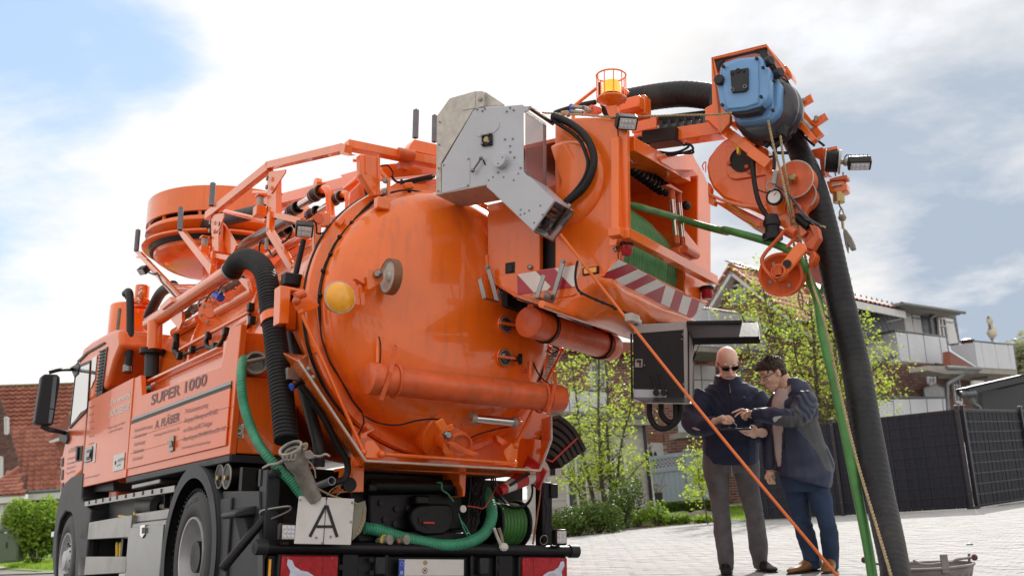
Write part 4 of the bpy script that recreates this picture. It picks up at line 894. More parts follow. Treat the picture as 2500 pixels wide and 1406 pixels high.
for i in range(7): T(M().ring(rc - ra * (.02 + i * .034),ra,rR * .78,.019,40,10),'hose_coil',green_hose,reel)
tpx(Y(-.05),z5(1962,690,1980,740,2005,800),8,'glove_rag',putty,sm=4,n=8); tpx(Y(-.05),z5(1995,690,2012,750,2022,820),8,'glove_rag',tan,sm=4,n=8)
T(M().ball(Y(-.05)(z5(2027,818)),.04,10,(1,.7,.8)),'tape_ball',white_p,sm=False)
# cable coil above the reel
cc = M()
for i in range(9):
    c_ = Y(.15 + .012 * i)(z5(2085 + 6 * (i % 3),395 + 4 * (i % 4))); cc.lathe(c_,V((.1 * (i % 3 - 1),-1,.3)),[(r_,R_) for r_,R_ in ((.006,.18),(0,.186),(-.006,.18),(0,.174),(.006,.18))],28)
T(cc,'coiled_cables',rubber,kind=None) if False else T(cc,'coiled_cables',rubber)
tpx(Y(-.0),z5(2280,310,2275,450,2255,600,2225,800),5,'copper_pipe',mat('copper_tube',(.25,.09,.05),.45,metal=.6,var=.2))
# uprights
T(M().bx(Y(.1)(z5(398,800)),V((Y(.1)(z5(520,300)).x,.25,Y(.1)(z5(450,292)).z))),'rear_upright',plastic,bev=.01)
bolts('upright_bolt',[Y(.08)(z5(463,320)),Y(.08)(z5(506,308))],YN,.03,plastic,None,.02)
T(M().bx(Y(.08)(z5(374,405)),V((Y(.08)(z5(398,290)).x,.12,Y(.08)(z5(385,290)).z))),'upright_fin',plastic)
T(M().bx(Y(.1)(z5(2290,830)),V((Y(.1)(z5(2358,500)).x,.2,Y(.1)(z5(2300,378)).z))),'rear_upright',black,bev=.008)
T(M().bx(Y(.08)(z5(2348,485)),V((Y(.08)(z5(2398,400)).x,.16,Y(.08)(z5(2370,390)).z))),'junction_box',black,bev=.008)
tpx(Y(.0),z5(2305,400,2300,480,2320,560,2310,700,2320,820),4,'lamp_cable',rubber); tpx(Y(.0),z5(2350,560,2340,640,2360,700),3,'lamp_cable',rubber)
# left rear: fender wing, diagonal pipe with wire handle
T(M().prism(poly(Y(.25),z5(200,598,215,575,300,548,405,525,405,585,350,600,260,612,215,622)),V((0,.3,0))),'fender_wing',plastic,bev=.012)
T(M().prism(poly(Y(.3),z5(265,612,405,585,405,800,380,1020,360,1020,320,830)),V((0,.2,0))),'fender_stay',plastic,bev=.01)
T(M().prism(poly(Y(.12),z5(405,580,540,560,540,1017,405,1017)),V((0,.15,0))),'rear_corner_panel',black,bev=.01)
T(M().prism(poly(Y(.02),z5(395,880,430,800,460,805,440,860,412,900,405,1200,390,1200)),V((0,.1,0))),'bumper_bracket',black,bev=.006)
a,b_ = D(7.0)(z5(118,968)),D(7.25)(z5(425,600)); dd = (b_ - a).normalized(); rp = 31 / 2.778 * 7.1 / F
dp = T(M().lathe(a,dd,[(0,.001),(0,rp * .9),(.004,rp),((b_ - a).length,rp),((b_ - a).length,rp * .85),((b_ - a).length - .1,rp * .85),((b_ - a).length - .1,.001)],28),'gully_pipe',black)
T(M().tube(smooth([D(7.2)(p) for p in z5(375,590,400,570,550,545,585,553,560,580,450,628,430,632)],5),.009,8),'wire_handle',alu,dp)
# suction coupling
a,b_ = D(7.0)(z5(588,160)),D(7.15)(z5(735,480)); dd = (a - b_).normalized(); l_ = (b_ - a).length; k = 7.0 / F / 2.778
cpl = T(M().lathe(b_,dd,[(-.02,.001),(-.02,55 * k),(0,56 * k),(l_ * .55,58 * k),(l_ * .62,64 * k),(l_ * .72,78 * k),(l_ * .82,80 * k),(l_ * .86,72 * k),(l_ * .9,72 * k),(l_ * .96,80 * k),(l_,86 * k),(l_ + .012,88 * k),(l_ + .02,84 * k),(l_ + .02,70 * k),(l_ - .01,62 * k),(l_ - .015,50 * k),(l_ - .12,50 * k),(l_ - .12,.001)],40),'suction_coupling',galv)
T(M().ring(a + dd * .002,dd,66 * k,.008,40,8),'coupling_seal',rubber,cpl)
for i in range(3): T(M().tube(smooth([D(6.9)(p) for p in z5(535 + i * 28,195,530 + i * 28,215,540 + i * 28,230,556 + i * 28,222,560 + i * 28,190)],4),.008,8),'coupling_hook',galv,cpl)
for pts,wd in ((z5(540,230,490,255,440,262,410,275,392,285),26),(z5(690,190,730,200,780,205,820,190,848,205),26),(z5(700,230,725,260,745,300,752,350),14)):
    P_ = smooth([D(6.98)(p) for p in pts],5); n_ = len(P_); rr = [wd * k * .5 * (1 - .45 * i / n_) for i in range(n_)]
    T(M().tube(P_,rr,10),'coupling_lever',galv,cpl)
plate('lever_lug',D(6.95),z5(675,170,715,160,735,185,745,215,700,225,680,215),V((.01,.02,0)),galv,cpl,bev=.004); tpx(D(6.97),z5(668,128,688,122,684,150,672,160),9,'rag_knot',tan,cpl,n=8)
# grey drain pipe
a,b_ = D(7.3)(z5(768,405)),D(7.15)(z5(862,370)); dd = (b_ - a).normalized(); l_ = (b_ - a).length; r_ = 26 * 7.2 / F / 2.778
T(M().lathe(a,dd,[(-.1,.001),(-.1,r_),(l_ - .03,r_),(l_ - .03,r_ * 1.12),(l_,r_ * 1.15),(l_,r_ * .9),(l_ - .1,r_ * .85),(l_ - .1,.001)],28),'drain_pipe',mat('grey_pvc',(.16,.17,.19),.45,var=.12))
tpx(Y(-.0),z5(830,470,860,430,910,402,955,400,930,440,890,470),3,'steel_wire',galv)
# waste warning board A
Ay = Y(-.14)
Ab = T(M().prism(poly(Ay,z5(640,473,1015,491,992,804,605,796)),V((0,.006,0))),'waste_board',white_p,bev=.003)
Az = Y(-.143)
def stroke(a,b_,w_):
    A_,B_ = Az(a),Az(b_); d_ = (B_ - A_).normalized(); n_ = d_.cross(YN).normalized() * (w_ * depth(A_) / F / 2.778 / 2); return [A_ - n_,A_ + n_,B_ + n_,B_ - n_]
for a,b_,w_ in (((822,536),(712,748),21),((828,536),(898,750),22),((757,679),(872,679),18)):
    T(M().prism(stroke(a and z5(*a),z5(*b_),w_),V((0,-.001 - .0006 * (w_ == 22) - .0012 * (w_ == 18),0))),'board_letter',blacktxt,Ab)
T(M().prism(stroke(z5(826,482),z5(803,802),3),V((0,-.0035,0))),'board_fold',blacktxt,Ab)
for p in z5(648,500,1000,518,818,575,800,790,826,490,757,755,855,748,992,648): T(M().lathe(Az(p),YN,[(0,.009),(.003,.008),(.003,.001)],8),'board_rivet',galv,Ab)
hw_ = T(M().prism(poly(Y(-.08),z5(1010,530,1090,503,1098,560,1092,640,1060,720,1000,775)),V((0,.01,0))),'folding_wing',mat('olive_board',(.28,.27,.21),.6,var=.15,dirt=.3),bev=.003)
for i in range(8): T(M().lathe(Y(-.084)(z5(1080 - i * i * 1.0,560 + i * 24)),YN,[(0,.008),(.003,.007),(.003,.001)],8),'wing_rivet',brass,hw_)
T(M().tube(smooth([Y(-.1)(p) for p in z5(770,425,850,465,920,490,1030,525)],4),.007,8),'board_rope',rope_m,Ab)
worklight(Y(-.1)(z5(556,718)),(0.05,-1,0),(0,0,1),.115,.115,.06,leds=(3,3)); T(M().bx(Y(-.1)(z5(525,800)),Y(-.1)(z5(570,778)) + V((0,.04,0))),'lamp_foot',black)
worklight(Y(-.05)(z5(2405,752)),(-.1,-1,0),(0,0,1),.10,.12,.07,leds=(2,3)); T(M().cyl(Y(-.03)(z5(2395,835)),Y(-.03)(z5(2395,795)),.015,10),'lamp_foot',black)
T(M().ring(Y(-.02)(z5(2300,770)),(0,1,.2),.035,.003,20,5),'wire_ring',galv)
# == DRUM HOUSING ON THE SLEWING ARM
def HP(name,face,pts,vec,mt,par=None,**k):
    return T(M().prism(poly(face,pts),vec),name,mt,par,**k)
A0 = Ha(0); B0 = Hb(0)
hs = HP('drum_housing',A0,[(1355,663),(1355,300),(1400,288),(1528,286),(1530,300),(1533,560),(1515,634)],HA * .05,orange,bev=.006)
HP('housing_door',Ha(-.012),b1(1720,1500,720,1500,720,1500) if False else [(1357,300),(1400,291),(1508,291),(1508,632),(1357,661)],HA * .01,orange,hs,bev=.004)
# swept round bulge on the side panel
bc = Ha(-.02)((1378,447)); T(M().lathe(bc,-HA,[(-.01,.33),(.0,.325),(.02,.31),(.035,.28),(.035,.001)],48,a0=72,a1=288,ref=HB),'panel_bulge',orange,hs)
plate2 = HP('front_side_panel',A0,[(1190,500),(1318,470),(1318,660),(1205,680),(1190,684)],HA * .05,orange,hs,bev=.006)
HP('gap_panel',Ha(.25),[(1290,470),(1370,470),(1370,665),(1290,680)],HA * .02,rubber,hs)
HP('gap_strip',Ha(.12),b2(628,40,705,60,705,325,628,345),HA * .02,orange_old,hs)
HP('cut_out',Ha(-.004),b2(330,290,410,277,408,372,328,380),HA * .003,black,hs); HP('latch_block',Ha(-.012),b2(338,310,385,303,385,365,338,372),HA * .008,plastic,hs,bev=.004)
HP('edge_post',Ha(-.01),b2(112,222,178,215,178,400,160,370),HA * .04,orange,hs,bev=.003)
bolts('panel_bolt',[Ha(-.01)(b2(540,325)),Ha(-.015)(b2(1277,170))],-HA,.02,steel,hs)
# housing shell: right cheek, back, top beams
w1 = 1.62; ht = 1.05
HP('right_cheek',B0,b1(1140,800,1225,700,1240,740,1310,860,1338,930,1360,1080,1362,1406) + b2(2095,395,2060,640,1870,560,1870,0) + b1(1262,1406,1262,880),HB * .7,orange,hs,bev=.01)
T(M().box(hl(.85,1.0,.35),(1.6,.05,1.1),(HA,HB,HC)),'housing_back',rubber,hs)
T(M().box(hl(.8,.72,1.0),(1.55,.95,.03),(HA,HB,HC)),'housing_shade_plate',orange_old,hs)  # plate added over the drum to darken the inside of the opening
HP('front_pillar',Hb(-.0),b1(655,575,722,560,722,1290,665,1400,640,1400,655,1300),HB * .06,orange,hs,bev=.004)
tb_ = pl = None
def hbar(name,p,q_,wpx,face,th,mt=orange,par=None,bev=.004):
    A_,B_ = face(p),face(q_); hgt = wpx * depth((A_ + B_) / 2) / F; d_ = (B_ - A_).normalized(); s_ = HB if abs(d_.dot(HA)) > .5 else HA
    up_ = s_.cross(d_).normalized(); return T(M().box((A_ + B_) / 2,(th,(B_ - A_).length,hgt),(d_.cross(up_),d_,up_)),name,mt,par or hs,bev=bev)
hbar('top_rail',b1(720,640),b1(1150,880),34,Hb(.02),.12)
hbar('inner_rail',b1(720,760),b1(900,860),14,Hb(.3),.06,orange_old)
HP('cheek_bracket',Hb(-.05),b1(960,735,1225,700,1240,800,1232,830,1080,830,985,775),HB * .3,orange,hs,bev=.008)
HP('bracket_underside',Hb(-.04),b1(1085,832,1230,832,1262,870,1145,890),HB * .25,orange_old,hs)
# guard rail in front of the hose
hbar('guard_rail',b1(700,1310),b2(2120,440),24,Hb(-.10),.07)
HP('rail_end',Hb(-.1),b1(665,1260,718,1280,740,1330,700,1345,668,1320),HB * .09,orange,hs,bev=.004)
# hose drum
dcx = hl(.0,.55,.14); dax = HA; rD = .46
drum = thing_part('hose_drum')
T(M().lathe(hl(.08,.52,.16),HA,[(0,.001),(0,.38),(1.0,.38),(1.0,.30),(1.4,.30),(1.4,.001)],40),'drum_core',rubber,drum)
def arc(a_,prof,mt,nm): return T(M().lathe(hl(a_,.54,.17),HA,prof,64,a0=-25,a1=201,ref=HB),nm,mt,drum,ang=60)
for a_,r_ in ((.07,.50),(1.12,.47)): arc(a_,[(0,.3),(0,r_),(.02,r_ + .01),(.04,r_),(.04,.3)],orange_old,'drum_flange')
arc(1.35,[(0,.3),(0,.44),(.04,.44),(.04,.3)],rubber,'drum_flange')
coil_m = mat('coiled_green_hose',(.11,.33,.12),.4,var=.15,vs=9,dirt=.2,dc=(.06,.12,.05))
def coil(a_,r_): arc(a_,[(.0182 * math.cos(k * math.pi / 4),r_ + .0182 * math.sin(k * math.pi / 4)) for k in range(9)],coil_m,'hose_winding')
for i in range(24): coil(.125 + i * .043,(.49 if i < 17 else .455 if i < 24 else .42) + (.004 if i % 5 == 2 else 0))
# level wind spindle and rams
q0,q1 = Hb(.22)(b1(735,790)),Hb(.12)(b1(1015,985)); dd = (q1 - q0).normalized()
sp_ = T(M().cyl(q0,q1,.042,20),'spindle_tube',chrome,hs)
for i in range(9): T(M().ring(q0.lerp(q1,.06 + i * .105),dd,.05,.012,24,6),'spiral_hose_turn',rubber,sp_)
for p,r_ in ((b1(1040,970),14),(b1(1020,1000),12),(b1(1175,1100),14),(b1(920,690),12),(b1(945,720),11)): T(M().ball(Hb(.05)(p),r_ * 8 / F,12,(1,.8,.9)),'hydraulic_fitting',black,hs)
for (a_,b_,c_,w_) in ((b1(1058,970),b1(1100,1390),b1(1063,1050),14),(b1(1112,1000),b1(1150,1400),b1(1118,1070),12)):
    A_,B_ = Hb(-.03)(a_),Hb(-.03)(b_); C_ = A_.lerp(B_,.2); E_ = A_.lerp(B_,.85); k_ = w_ * depth(A_) / F / 2
    o_ = T(M().cyl(C_,E_,k_ * .95,18),'guide_ram',chrome,hs); T(M().cyl(A_,C_,k_ * 1.1,18).cyl(E_,B_,k_ * 1.1,18),'ram_sleeve',orange_old,o_)
HP('ram_cap',Hb(-.06),b1(1015,945,1050,935,1145,995,1140,1005,1060,965),HB * .05,orange_old,hs)
HP('hose_guide_box',Hb(-.08),b2(1830,150,1860,132,1985,200,1980,255,1890,270,1825,205),HB * .1,orange_old,hs,bev=.01)
T(M().cyl(Hb(-.1)(b2(1865,165)),Hb(-.1)(b2(1970,225)),.03,14),'guide_roller',orange_old,hs)
# striped hull below the housing
k_ = [(1205,680),(1515,634)]
SH = HP('left_apron',Ha(-.012),b2(205,408,1300,250,1180,400,985,530,900,570,720,600,560,590,430,575,340,535,250,480),HA * .04,orange,bev=.003)
# stripes on the apron
def film(face,pts,mt,off): return HP('warning_stripe',face,pts,off,mt,SH)
fA = Ha(-.016); nA = -HA * .003
film(fA,b2(432,385,575,540,438,558),red_film,nA); film(fA,b2(432,385,592,360,720,490,690,525,575,540),white_film,nA)
film(fA,b2(592,360,752,335,905,495,790,512,690,522,720,490),red_film,nA); film(fA,b2(752,335,930,308,932,488,905,493),white_film,nA)
# rear apron: sloping plate below the opening
ap0,ap1 = hl(.0,-.0,-.02),hl(1.52,0,-.02)
def Srf(p):                                   # plane of the sloping rear apron: bends in under the drum
    n_ = (HB * -.80 + HC * -.60).normalized(); o_ = HO + HC * -.0; d = TI @ ray(p); return CL + d * ((o_ - CL).dot(n_) / d.dot(n_))
SR = T(M().prism([Srf(p) for p in b2(1300,250,2065,640,1930,760,1880,745,1700,665,1175,400)],HB * .03),'rear_apron',orange,SH,bev=.003)
srn = (HB * -.80 + HC * -.60).normalized() * .003
def F_(*c): return [Srf(p) + srn for p in b2(*c)]
for c,mt in (((1300,255,1375,293,1290,335,1195,362),white_film),((1375,293,1462,340,1365,385,1250,435,1177,400,1195,362),red_film),((1462,340,1545,383,1450,430,1345,478,1250,435,1365,385),white_film),
    ((1545,383,1625,428,1530,470,1430,518,1345,478,1450,430),red_film),((1625,428,1703,475,1600,520,1512,560,1430,518,1530,470),white_film),((1703,475,1660,632,1512,560),red_film),((1703,475,1785,515,1735,668,1660,632),white_film),
    ((1785,515,1855,548,1808,702,1735,668),red_film),((1855,548,1925,585,1880,738,1808,702),white_film),((1925,585,1992,618,1950,735,1930,755,1880,738),red_film),((1992,618,2050,645,1965,715),white_film)):
    T(M().prism(F_(*c),srn * .6),'warning_stripe',mt,SH)
# curved bowl below
def bowl():
    mm = M(); rows = []
    top = [Ha(-.0)(p) for p in b2(250,480,430,575,620,600,800,590,985,530)] + [Srf(p) for p in b2(1175,400,1350,490,1512,565,1700,668,1880,748)] + [Srf(b2(1935,765)) + HB * .02]
    bot = [Hb(.55)(p) for p in b2(430,590,620,650,760,690)] + [Hb(.35)(p) for p in b2(1000,760,1200,840,1390,925)] + [Hb(.30)(p) for p in b2(1420,930,1530,932,1660,900,1790,850)] + [Hb(.25)(b2(1925,765))]
    n_ = 24; tp = resample_n(smooth(top,4),n_); bt = resample_n(smooth(bot,4),n_); m_ = 7
    v = []; f = []
    for j in range(m_):
        t = j / (m_ - 1); s_ = math.sin(t * math.pi / 2)
        for i in range(n_): v.append(tp[i].lerp(bt[i],t) + (HB * -.05 + HC * -.03) * math.sin(t * math.pi) * min(1,2.2 * (i / n_)))
    for j in range(m_ - 1):
        for i in range(n_ - 1): f.append((j * n_ + i,j * n_ + i + 1,(j + 1) * n_ + i + 1,(j + 1) * n_ + i))
    m0 = (m_ - 1) * n_; k0 = len(v); v += [v[m0 + i] + (HB * .55 + HC * .22) * max(0,min(1,(i - 3) / 8)) for i in range(n_)]; f += [(m0 + i,m0 + i + 1,k0 + i + 1,k0 + i) for i in range(n_ - 1)]
    mm.add(v,f); return mm
def resample_n(P,n_):
    L_ = [0];
    for a,b in zip(P,P[1:]): L_.append(L_[-1] + (b - a).length)
    out_ = []; k = 0
    for i in range(n_):
        t = L_[-1] * i / (n_ - 1)
        while k < len(P) - 2 and L_[k + 1] < t: k += 1
        out_.append(P[k].lerp(P[k + 1],(t - L_[k]) / max(1e-9,L_[k + 1] - L_[k])))
    return out_
bw = T(bowl(),'drum_bowl',orange,SH,ang=60)
md = bw.modifiers.new('thick','SOLIDIFY'); md.thickness = .012
T(M().bx(Y(-.3)(b2(1360,690)),Y(-.3)(b2(1365,700))),'bowl_pin',orange,bw)
rl = tpx(Hb(.42),b2(640,640,860,720,1270,855),19,'bowl_roll',orange,SH,sm=0,n=20); T(M().ball(Hb(.42)(b2(1275,857)),.033,14),'roll_end',orange,rl)
tpx(Hb(.50),b2(400,580,660,668,1080,850),4,'hydraulic_pipe',black,sm=0)
tpx(D(7.3),b2(950,270,935,340,930,420,945,500,985,545,1100,600,1220,650,1330,700,1420,740),6,'light_cable',rubber); tpx(D(7.28),b2(965,270,972,320,945,420),4,'light_cable',putty)
for p in b2(1110,605,1165,628,985,550,1270,680): T(M().ball(D(7.27)(p),.013,8),'cable_tie',black)
jb = D(7.25)(b2(1420,765)); T(M().box(jb,(.12,.06,.055),(HA,HB,HC)),'junction_box',putty,bev=.006); T(M().lathe(jb + HA * .07 - HC * .01,HA,[(-.02,.028),(.02,.028),(.02,.001)],10),'gland_nut',putty)
mk = Ha(-.018)(b2(1062,355)); o_ = T(M().box(mk,(.13,.012,.055),(HB,HA,HC)),'marker_light',black,bev=.012); T(M().box(mk - HA * .008,(.10,.01,.04),(HB,HA,HC)),'amber_lens',amber,o_,bev=.008)
# tail lamps on the housing corners
for p,par_ in ((b2(1372,160),0),(b2(2060,540),0)):
    c_ = Hb(-.05)(p); s_ = depth(c_) / F / 3.515
    o_ = T(M().lathe(c_ - HC * 62 * s_,HC,[(0,.001),(0,40 * s_),(10 * s_,46 * s_),(95 * s_,50 * s_),(100 * s_,45 * s_),(100 * s_,.001)],20),'corner_lamp',red_lens)
    for i in range(3): T(M().ring(c_ - HC * (30 - 22 * i) * s_,HC,49 * s_,.002,20,4),'lens_rib',red_lens,o_)
    T(M().lathe(c_ + HC * 20 * s_,HC,[(0,58 * s_),(24 * s_,62 * s_),(30 * s_,56 * s_),(30 * s_,.001)],20),'rubber_hood',rubber,o_)
# two aluminium hooks on the apron
for pts in (b2(180,322,262,622,150,590,112,430),b2(828,272,728,622,600,585,660,395)):
    P_ = [Ha(-.06)(p) for p in pts[:2]] + [Ha(-.2)(pts[2]),Ha(-.2)(pts[3])]
    o_ = M()
    for i in range(3): o_.beam(P_[i],P_[i + 1],.034,.01,up=-HA if i != 1 else HC,ext=.004)
    ob = T(o_,'hose_hook',alu,bev=.002); T(M().lathe(P_[0] - HA * .006,-HA,[(0,.016),(.01,.016),(.01,.001)],8),'hook_bolt',galv,ob)
T(M().ring(Ha(-.1)(b2(572,570)),HA,.022,.005,16,6).ball(Ha(-.1)(b2(690,570)),.028,10),'hook_wire',galv)
gl = onDoor(b2(315,560))
# == GREY WINCH BOX
GA = -.42; gF = Ha(GA); gd = HA * .33
zb_ = HP('zinc_cover',Ha(GA + .004),z6(235,778,243,235,330,113,505,64,560,63,566,164,700,160,720,170) if False else z6(235,778,243,235,330,113,505,64,560,63,566,168,495,190,270,560,275,772),HA * .32,zinc,bev=.004)
HP('cover_patch',Ha(GA),z6(418,92,508,72,505,180,417,197),HA * .003,zinc,zb_,bev=.002)
HP('cover_top',Ha(GA + .04),z6(562,66,580,72,712,160,566,164),HA * .01,zinc,zb_)
gb = HP('winch_box',gF,z6(275,570,493,196,520,180,835,155,838,638,835,660,583,705,275,770),HA * .012,paint_grey,bev=.006)
HP('box_body',Ha(GA + .012),z6(290,580,500,205,640,195,640,690,583,700,290,760),HA * .29,paint_grey,gb); HP('back_plate',Ha(GA + .29),z6(560,170,838,160,838,640,640,690),HA * .008,paint_grey,gb) if False else None
ac_ = HP('chute',Ha(GA - .006),z6(583,640,836,618,870,650,1052,820,905,1024,640,770,583,722),HA * .012,paint_grey,gb,bev=.003)
chute_far = HP('chute_side',Ha(GA + .27),z6(650,600,860,600,1110,840,985,1030,700,770),HA * .01,paint_grey,gb)
def quad(name,pts,mt,par,th=.006):
    P_ = pts; n_ = (P_[1] - P_[0]).cross(P_[2] - P_[0]).normalized() * th; return T(M().prism(P_,n_),name,mt,par)
f1,f2 = Ha(GA),Ha(GA + .27)
c0_,c1_ = f1(z6(870,650)),f1(z6(1052,820)); e1_ = f1(z6(905,1024))
sv = HA * .27
quad('chute_top',[c0_,c1_,c1_ + sv,c0_ + sv],paint_grey,gb); quad('chute_bottom',[f1(z6(640,772)),e1_,e1_ + sv,f1(z6(640,772)) + sv],zinc,gb)
quad('box_underside',[f1(z6(275,770)),f1(z6(583,708)),f1(z6(583,708)) + gd,f1(z6(275,770)) + gd],zinc,gb)
T(M().prism([c0_ + sv * .0 - HB * .0,c1_,c1_ + (c0_ - c1_) * .02 + sv,c0_ + sv],HC * .002),'clear_strip',plexi,gb)
# clear guard on the right side of the box
g0,g1_,g2_,g3_ = f1(z6(838,205)),f1(z6(838,628)),f1(z6(838,628)) + sv * 1.0,f1(z6(838,205)) + sv * 1.0
wf_ = HA * .29
T(M().prism([f1(z6(840,195)) - HB * .012,f1(z6(840,636)) - HB * .012,f1(z6(840,636)) - HB * .012 + wf_,f1(z6(840,195)) - HB * .012 + wf_],-HB * .004),'clear_guard',plexi,gb)
T(M().beam(f1(z6(880,172)),f1(z6(880,172)) + HA * .30,.016,.016).beam(f1(z6(840,636)) + wf_,f1(z6(840,195)) + wf_,.012,.02),'guard_frame',paint_grey,gb,bev=.002)
T(M().cyl(f1(z6(880,182)),f1(z6(880,182)) + HA * .33,.012,12),'guard_rod',steel,gb)
T(M().prism(poly(gF,z6(838,168,878,170,890,185,840,212)),HA * .01),'guard_hinge',paint_grey,gb)
HP('oval_cover',Ha(GA - .004),z6(508,345,515,310,545,275,600,253,650,256,672,280,668,315,640,345,590,362,530,376,512,368),HA * .003,paint_grey,gb,bev=.001)
HP('square_cover',Ha(GA - .004),z6(276,560,470,518,468,716,278,765),HA * .003,paint_grey,gb,bev=.001)
qb = HP('bearing_block',Ha(GA - .02),z6(547,365,617,352,618,432,550,442),HA * .02,black,gb,bev=.004)
T(M().lathe(Ha(GA - .02)(z6(583,396)),-HA,[(0,.022),(.006,.02),(.006,.001)],20),'bearing_cap',brass,qb)
bolts('block_bolt',[Ha(GA - .02)(p) for p in z6(555,372,600,360,555,428,600,414)],-HA,.012,steel,qb,.012)
T(M().lathe(Ha(GA)(z6(693,552)),-HA,[(0,.052),(.05,.052),(.052,.05),(.052,.001)],32),'round_boss',paint_grey,gb)
for p in z6(693,518,720,542,693,588,663,562): T(M().lathe(Ha(GA - .053)(p),-HA,[(0,.006),(.003,.005),(.003,.001)],6),'boss_screw',steel,gb)
T(M().cyl(Ha(GA - .03)(z6(490,610)),Ha(GA - .03)(z6(545,528)),.007,8).ball(Ha(GA - .03)(z6(490,610)),.016,10).ball(Ha(GA - .03)(z6(545,525)),.016,10),'crank_link',steel,gb)
HP('crank_slot',Ha(GA - .003),z6(556,532,565,535,580,568,572,572,564,556),HA * .002,black,gb)
bolts('panel_rivet',[Ha(GA - .004)(p) for p in z6(262,276,258,432,255,592,252,748,555,200,572,186,722,204,710,395,763,391,745,441,746,482,775,518,804,630,702,654,630,654,600,676,772,676,662,622,955,850,912,968,820,878,846,903,520,190,745,178,770,195,818,590,878,884,970,912,818,912,291,573,460,530,456,710)],-HA,.0075,steel,gb,.006)
bolts('cover_bolt',[Ha(GA - .006)(z6(538,118))],-HA,.018,galv,zb_)
# rollers inside the chute mouth
en = (e1_ - c1_).normalized(); ou = ((c1_ - c0_).normalized())
for s0,s1,o_s in ((.22,.22,-.04),(.5,.5,-.06),(.78,.8,-.02),(.35,.35,-.12)):
    p_ = c1_.lerp(e1_,s0) + ou * o_s; T(M().cyl(p_ + HA * .01,p_ + HA * .26,.018,14),'guide_roller',alu,gb)
for s0 in (.50,.62):
    p_ = c1_.lerp(e1_,s0) + HA * .18; T(M().beam(p_ - en * .16,p_ + en * .07,.02,.03,up=ou),'roller_bar',alu,gb,bev=.003)
T(M().cyl(c1_.lerp(e1_,.7) + HA * .05 - ou * .03,c1_.lerp(e1_,.7) + HA * .10 - ou * .03,.045,18),'pulley',plastic,gb)
T(M().cyl(c1_.lerp(e1_,.35) + HA * .02,c1_.lerp(e1_,.35) + HA * .10,.012,10),'spacer_pin',steel,gb)
q_ = M();
for a_,b__ in ((c1_,e1_),(c1_ + sv,e1_ + sv)): q_.beam(a_,b__,.008,.012,up=HA)
q_.beam(c1_,c1_ + sv,.008,.012,up=ou).beam(e1_,e1_ + sv,.008,.012,up=ou); T(q_,'chute_rim',alu,gb)
T(M().prism([e1_ + sv * .5,e1_ + sv,c1_ + sv,c1_ + sv * .95,c1_.lerp(e1_,.5) + sv],ou * -.15),'chute_liner',paint_grey,gb)
T(M().bx(Ha(GA + .1)(z6(640,600)),Ha(GA + .1)(z6(640,600)) + V((.05,.05,.05))),'winch_motor',black,gb)
# black loop hoses
for pts,w_ in ((z6(1040,235,1110,262,1180,300,1250,360,1300,440,1322,530,1300,640,1240,740,1140,825),19),(z6(1030,260,1100,305,1170,350,1230,410,1262,480,1282,560,1260,650,1200,740,1120,820),9.5)):
    tpx(Ha(-.12),pts,w_,'loop_hose',rubber,n=18)
for p in z6(1135,300,1235,385,1245,715): T(M().ring(Ha(-.12)(p),(.5,.2,.8 if p[1] < 400 else -.8),.028,.004,16,5),'hose_tie',black)
# == BEACON, BOOM AND HEAD
bq = Ha(.12)
bc_ = Ha(.12)((1493,248)); s_ = depth(bc_) / F
bea = T(M().lathe(bc_,HC,[(-14 * s_,.001),(-4 * s_,25 * s_),(4 * s_,37 * s_),(8 * s_,36 * s_),(8 * s_,.001)],36),'beacon_bowl',orange,hs)
T(M().lathe(bc_,HC,[(6 * s_,26 * s_),(16 * s_,26 * s_),(17 * s_,.001)],28),'beacon_base',rubber,bea)
T(M().lathe(bc_,HC,[(16 * s_,25 * s_),(40 * s_,23 * s_),(50 * s_,20 * s_),(53 * s_,15 * s_),(54 * s_,.001)],32),'beacon_lens',beacon_m,bea)
T(M().lathe(bc_,HC,[(18 * s_,10 * s_),(44 * s_,9 * s_)],16),'beacon_reflector',amber,bea)
cg = T(M().ring(bc_ + HC * 68 * s_,HC,36 * s_,2 * s_,40,6),'beacon_cage',orange,bea)
for i in range(10):
    a_ = i * math.pi / 5; d_ = HA * math.cos(a_) + HB * math.sin(a_); T(M().cyl(bc_ + d_ * 36 * s_,bc_ + d_ * 36 * s_ + HC * 68 * s_,1.3 * s_,6),'cage_bar',orange,bea)
HP('beacon_bracket',Ha(.10),b1(552,340,640,330,680,450,712,560,720,600,655,560,610,470,575,400),HA * .02,orange,hs,bev=.004)
worklight(Ha(-.02)(b1(715,462)),-HA * .55 - HB * .5 - HC * .65,HC,.15,.10,.09,leds=(4,2)); T(M().beam(Ha(.02)(b1(615,440)),Ha(.02)(b1(660,490)),.05,.03),'lamp_bracket',black)
bolts('bracket_bolt',[Ha(.08)(b1(602,497)),Ha(.08)(b1(679,556))],-HA,.018,black,hs)
tpx(Ha(.3),b1(325,335,490,205),8,'cage_stay',orange,sm=0); tpx(Ha(.5),b1(690,205,730,245),8,'cage_stay',orange,sm=0); tpx(Ha(.3),b1(510,165,520,260),9,'rear_lamp',black,sm=0)
for p in b1(297,345,297,382):
    T(M().cyl(Ha(.1)(p),Ha(.1)((p[0] + 28,p[1] + 3)),.014,10),'hydraulic_coupling',galv); T(M().lathe(Ha(.1)(p),-HA * .6 - HB * .2,[(-.01,.018),(.01,.018),(.012,.001)],16),'blue_dust_cap',blueband)
for i in range(3): T(M().ball(Ha(.12)(b1(395 + i * 18,355 + i * 12)),.02,8),'hydraulic_fitting',galv)
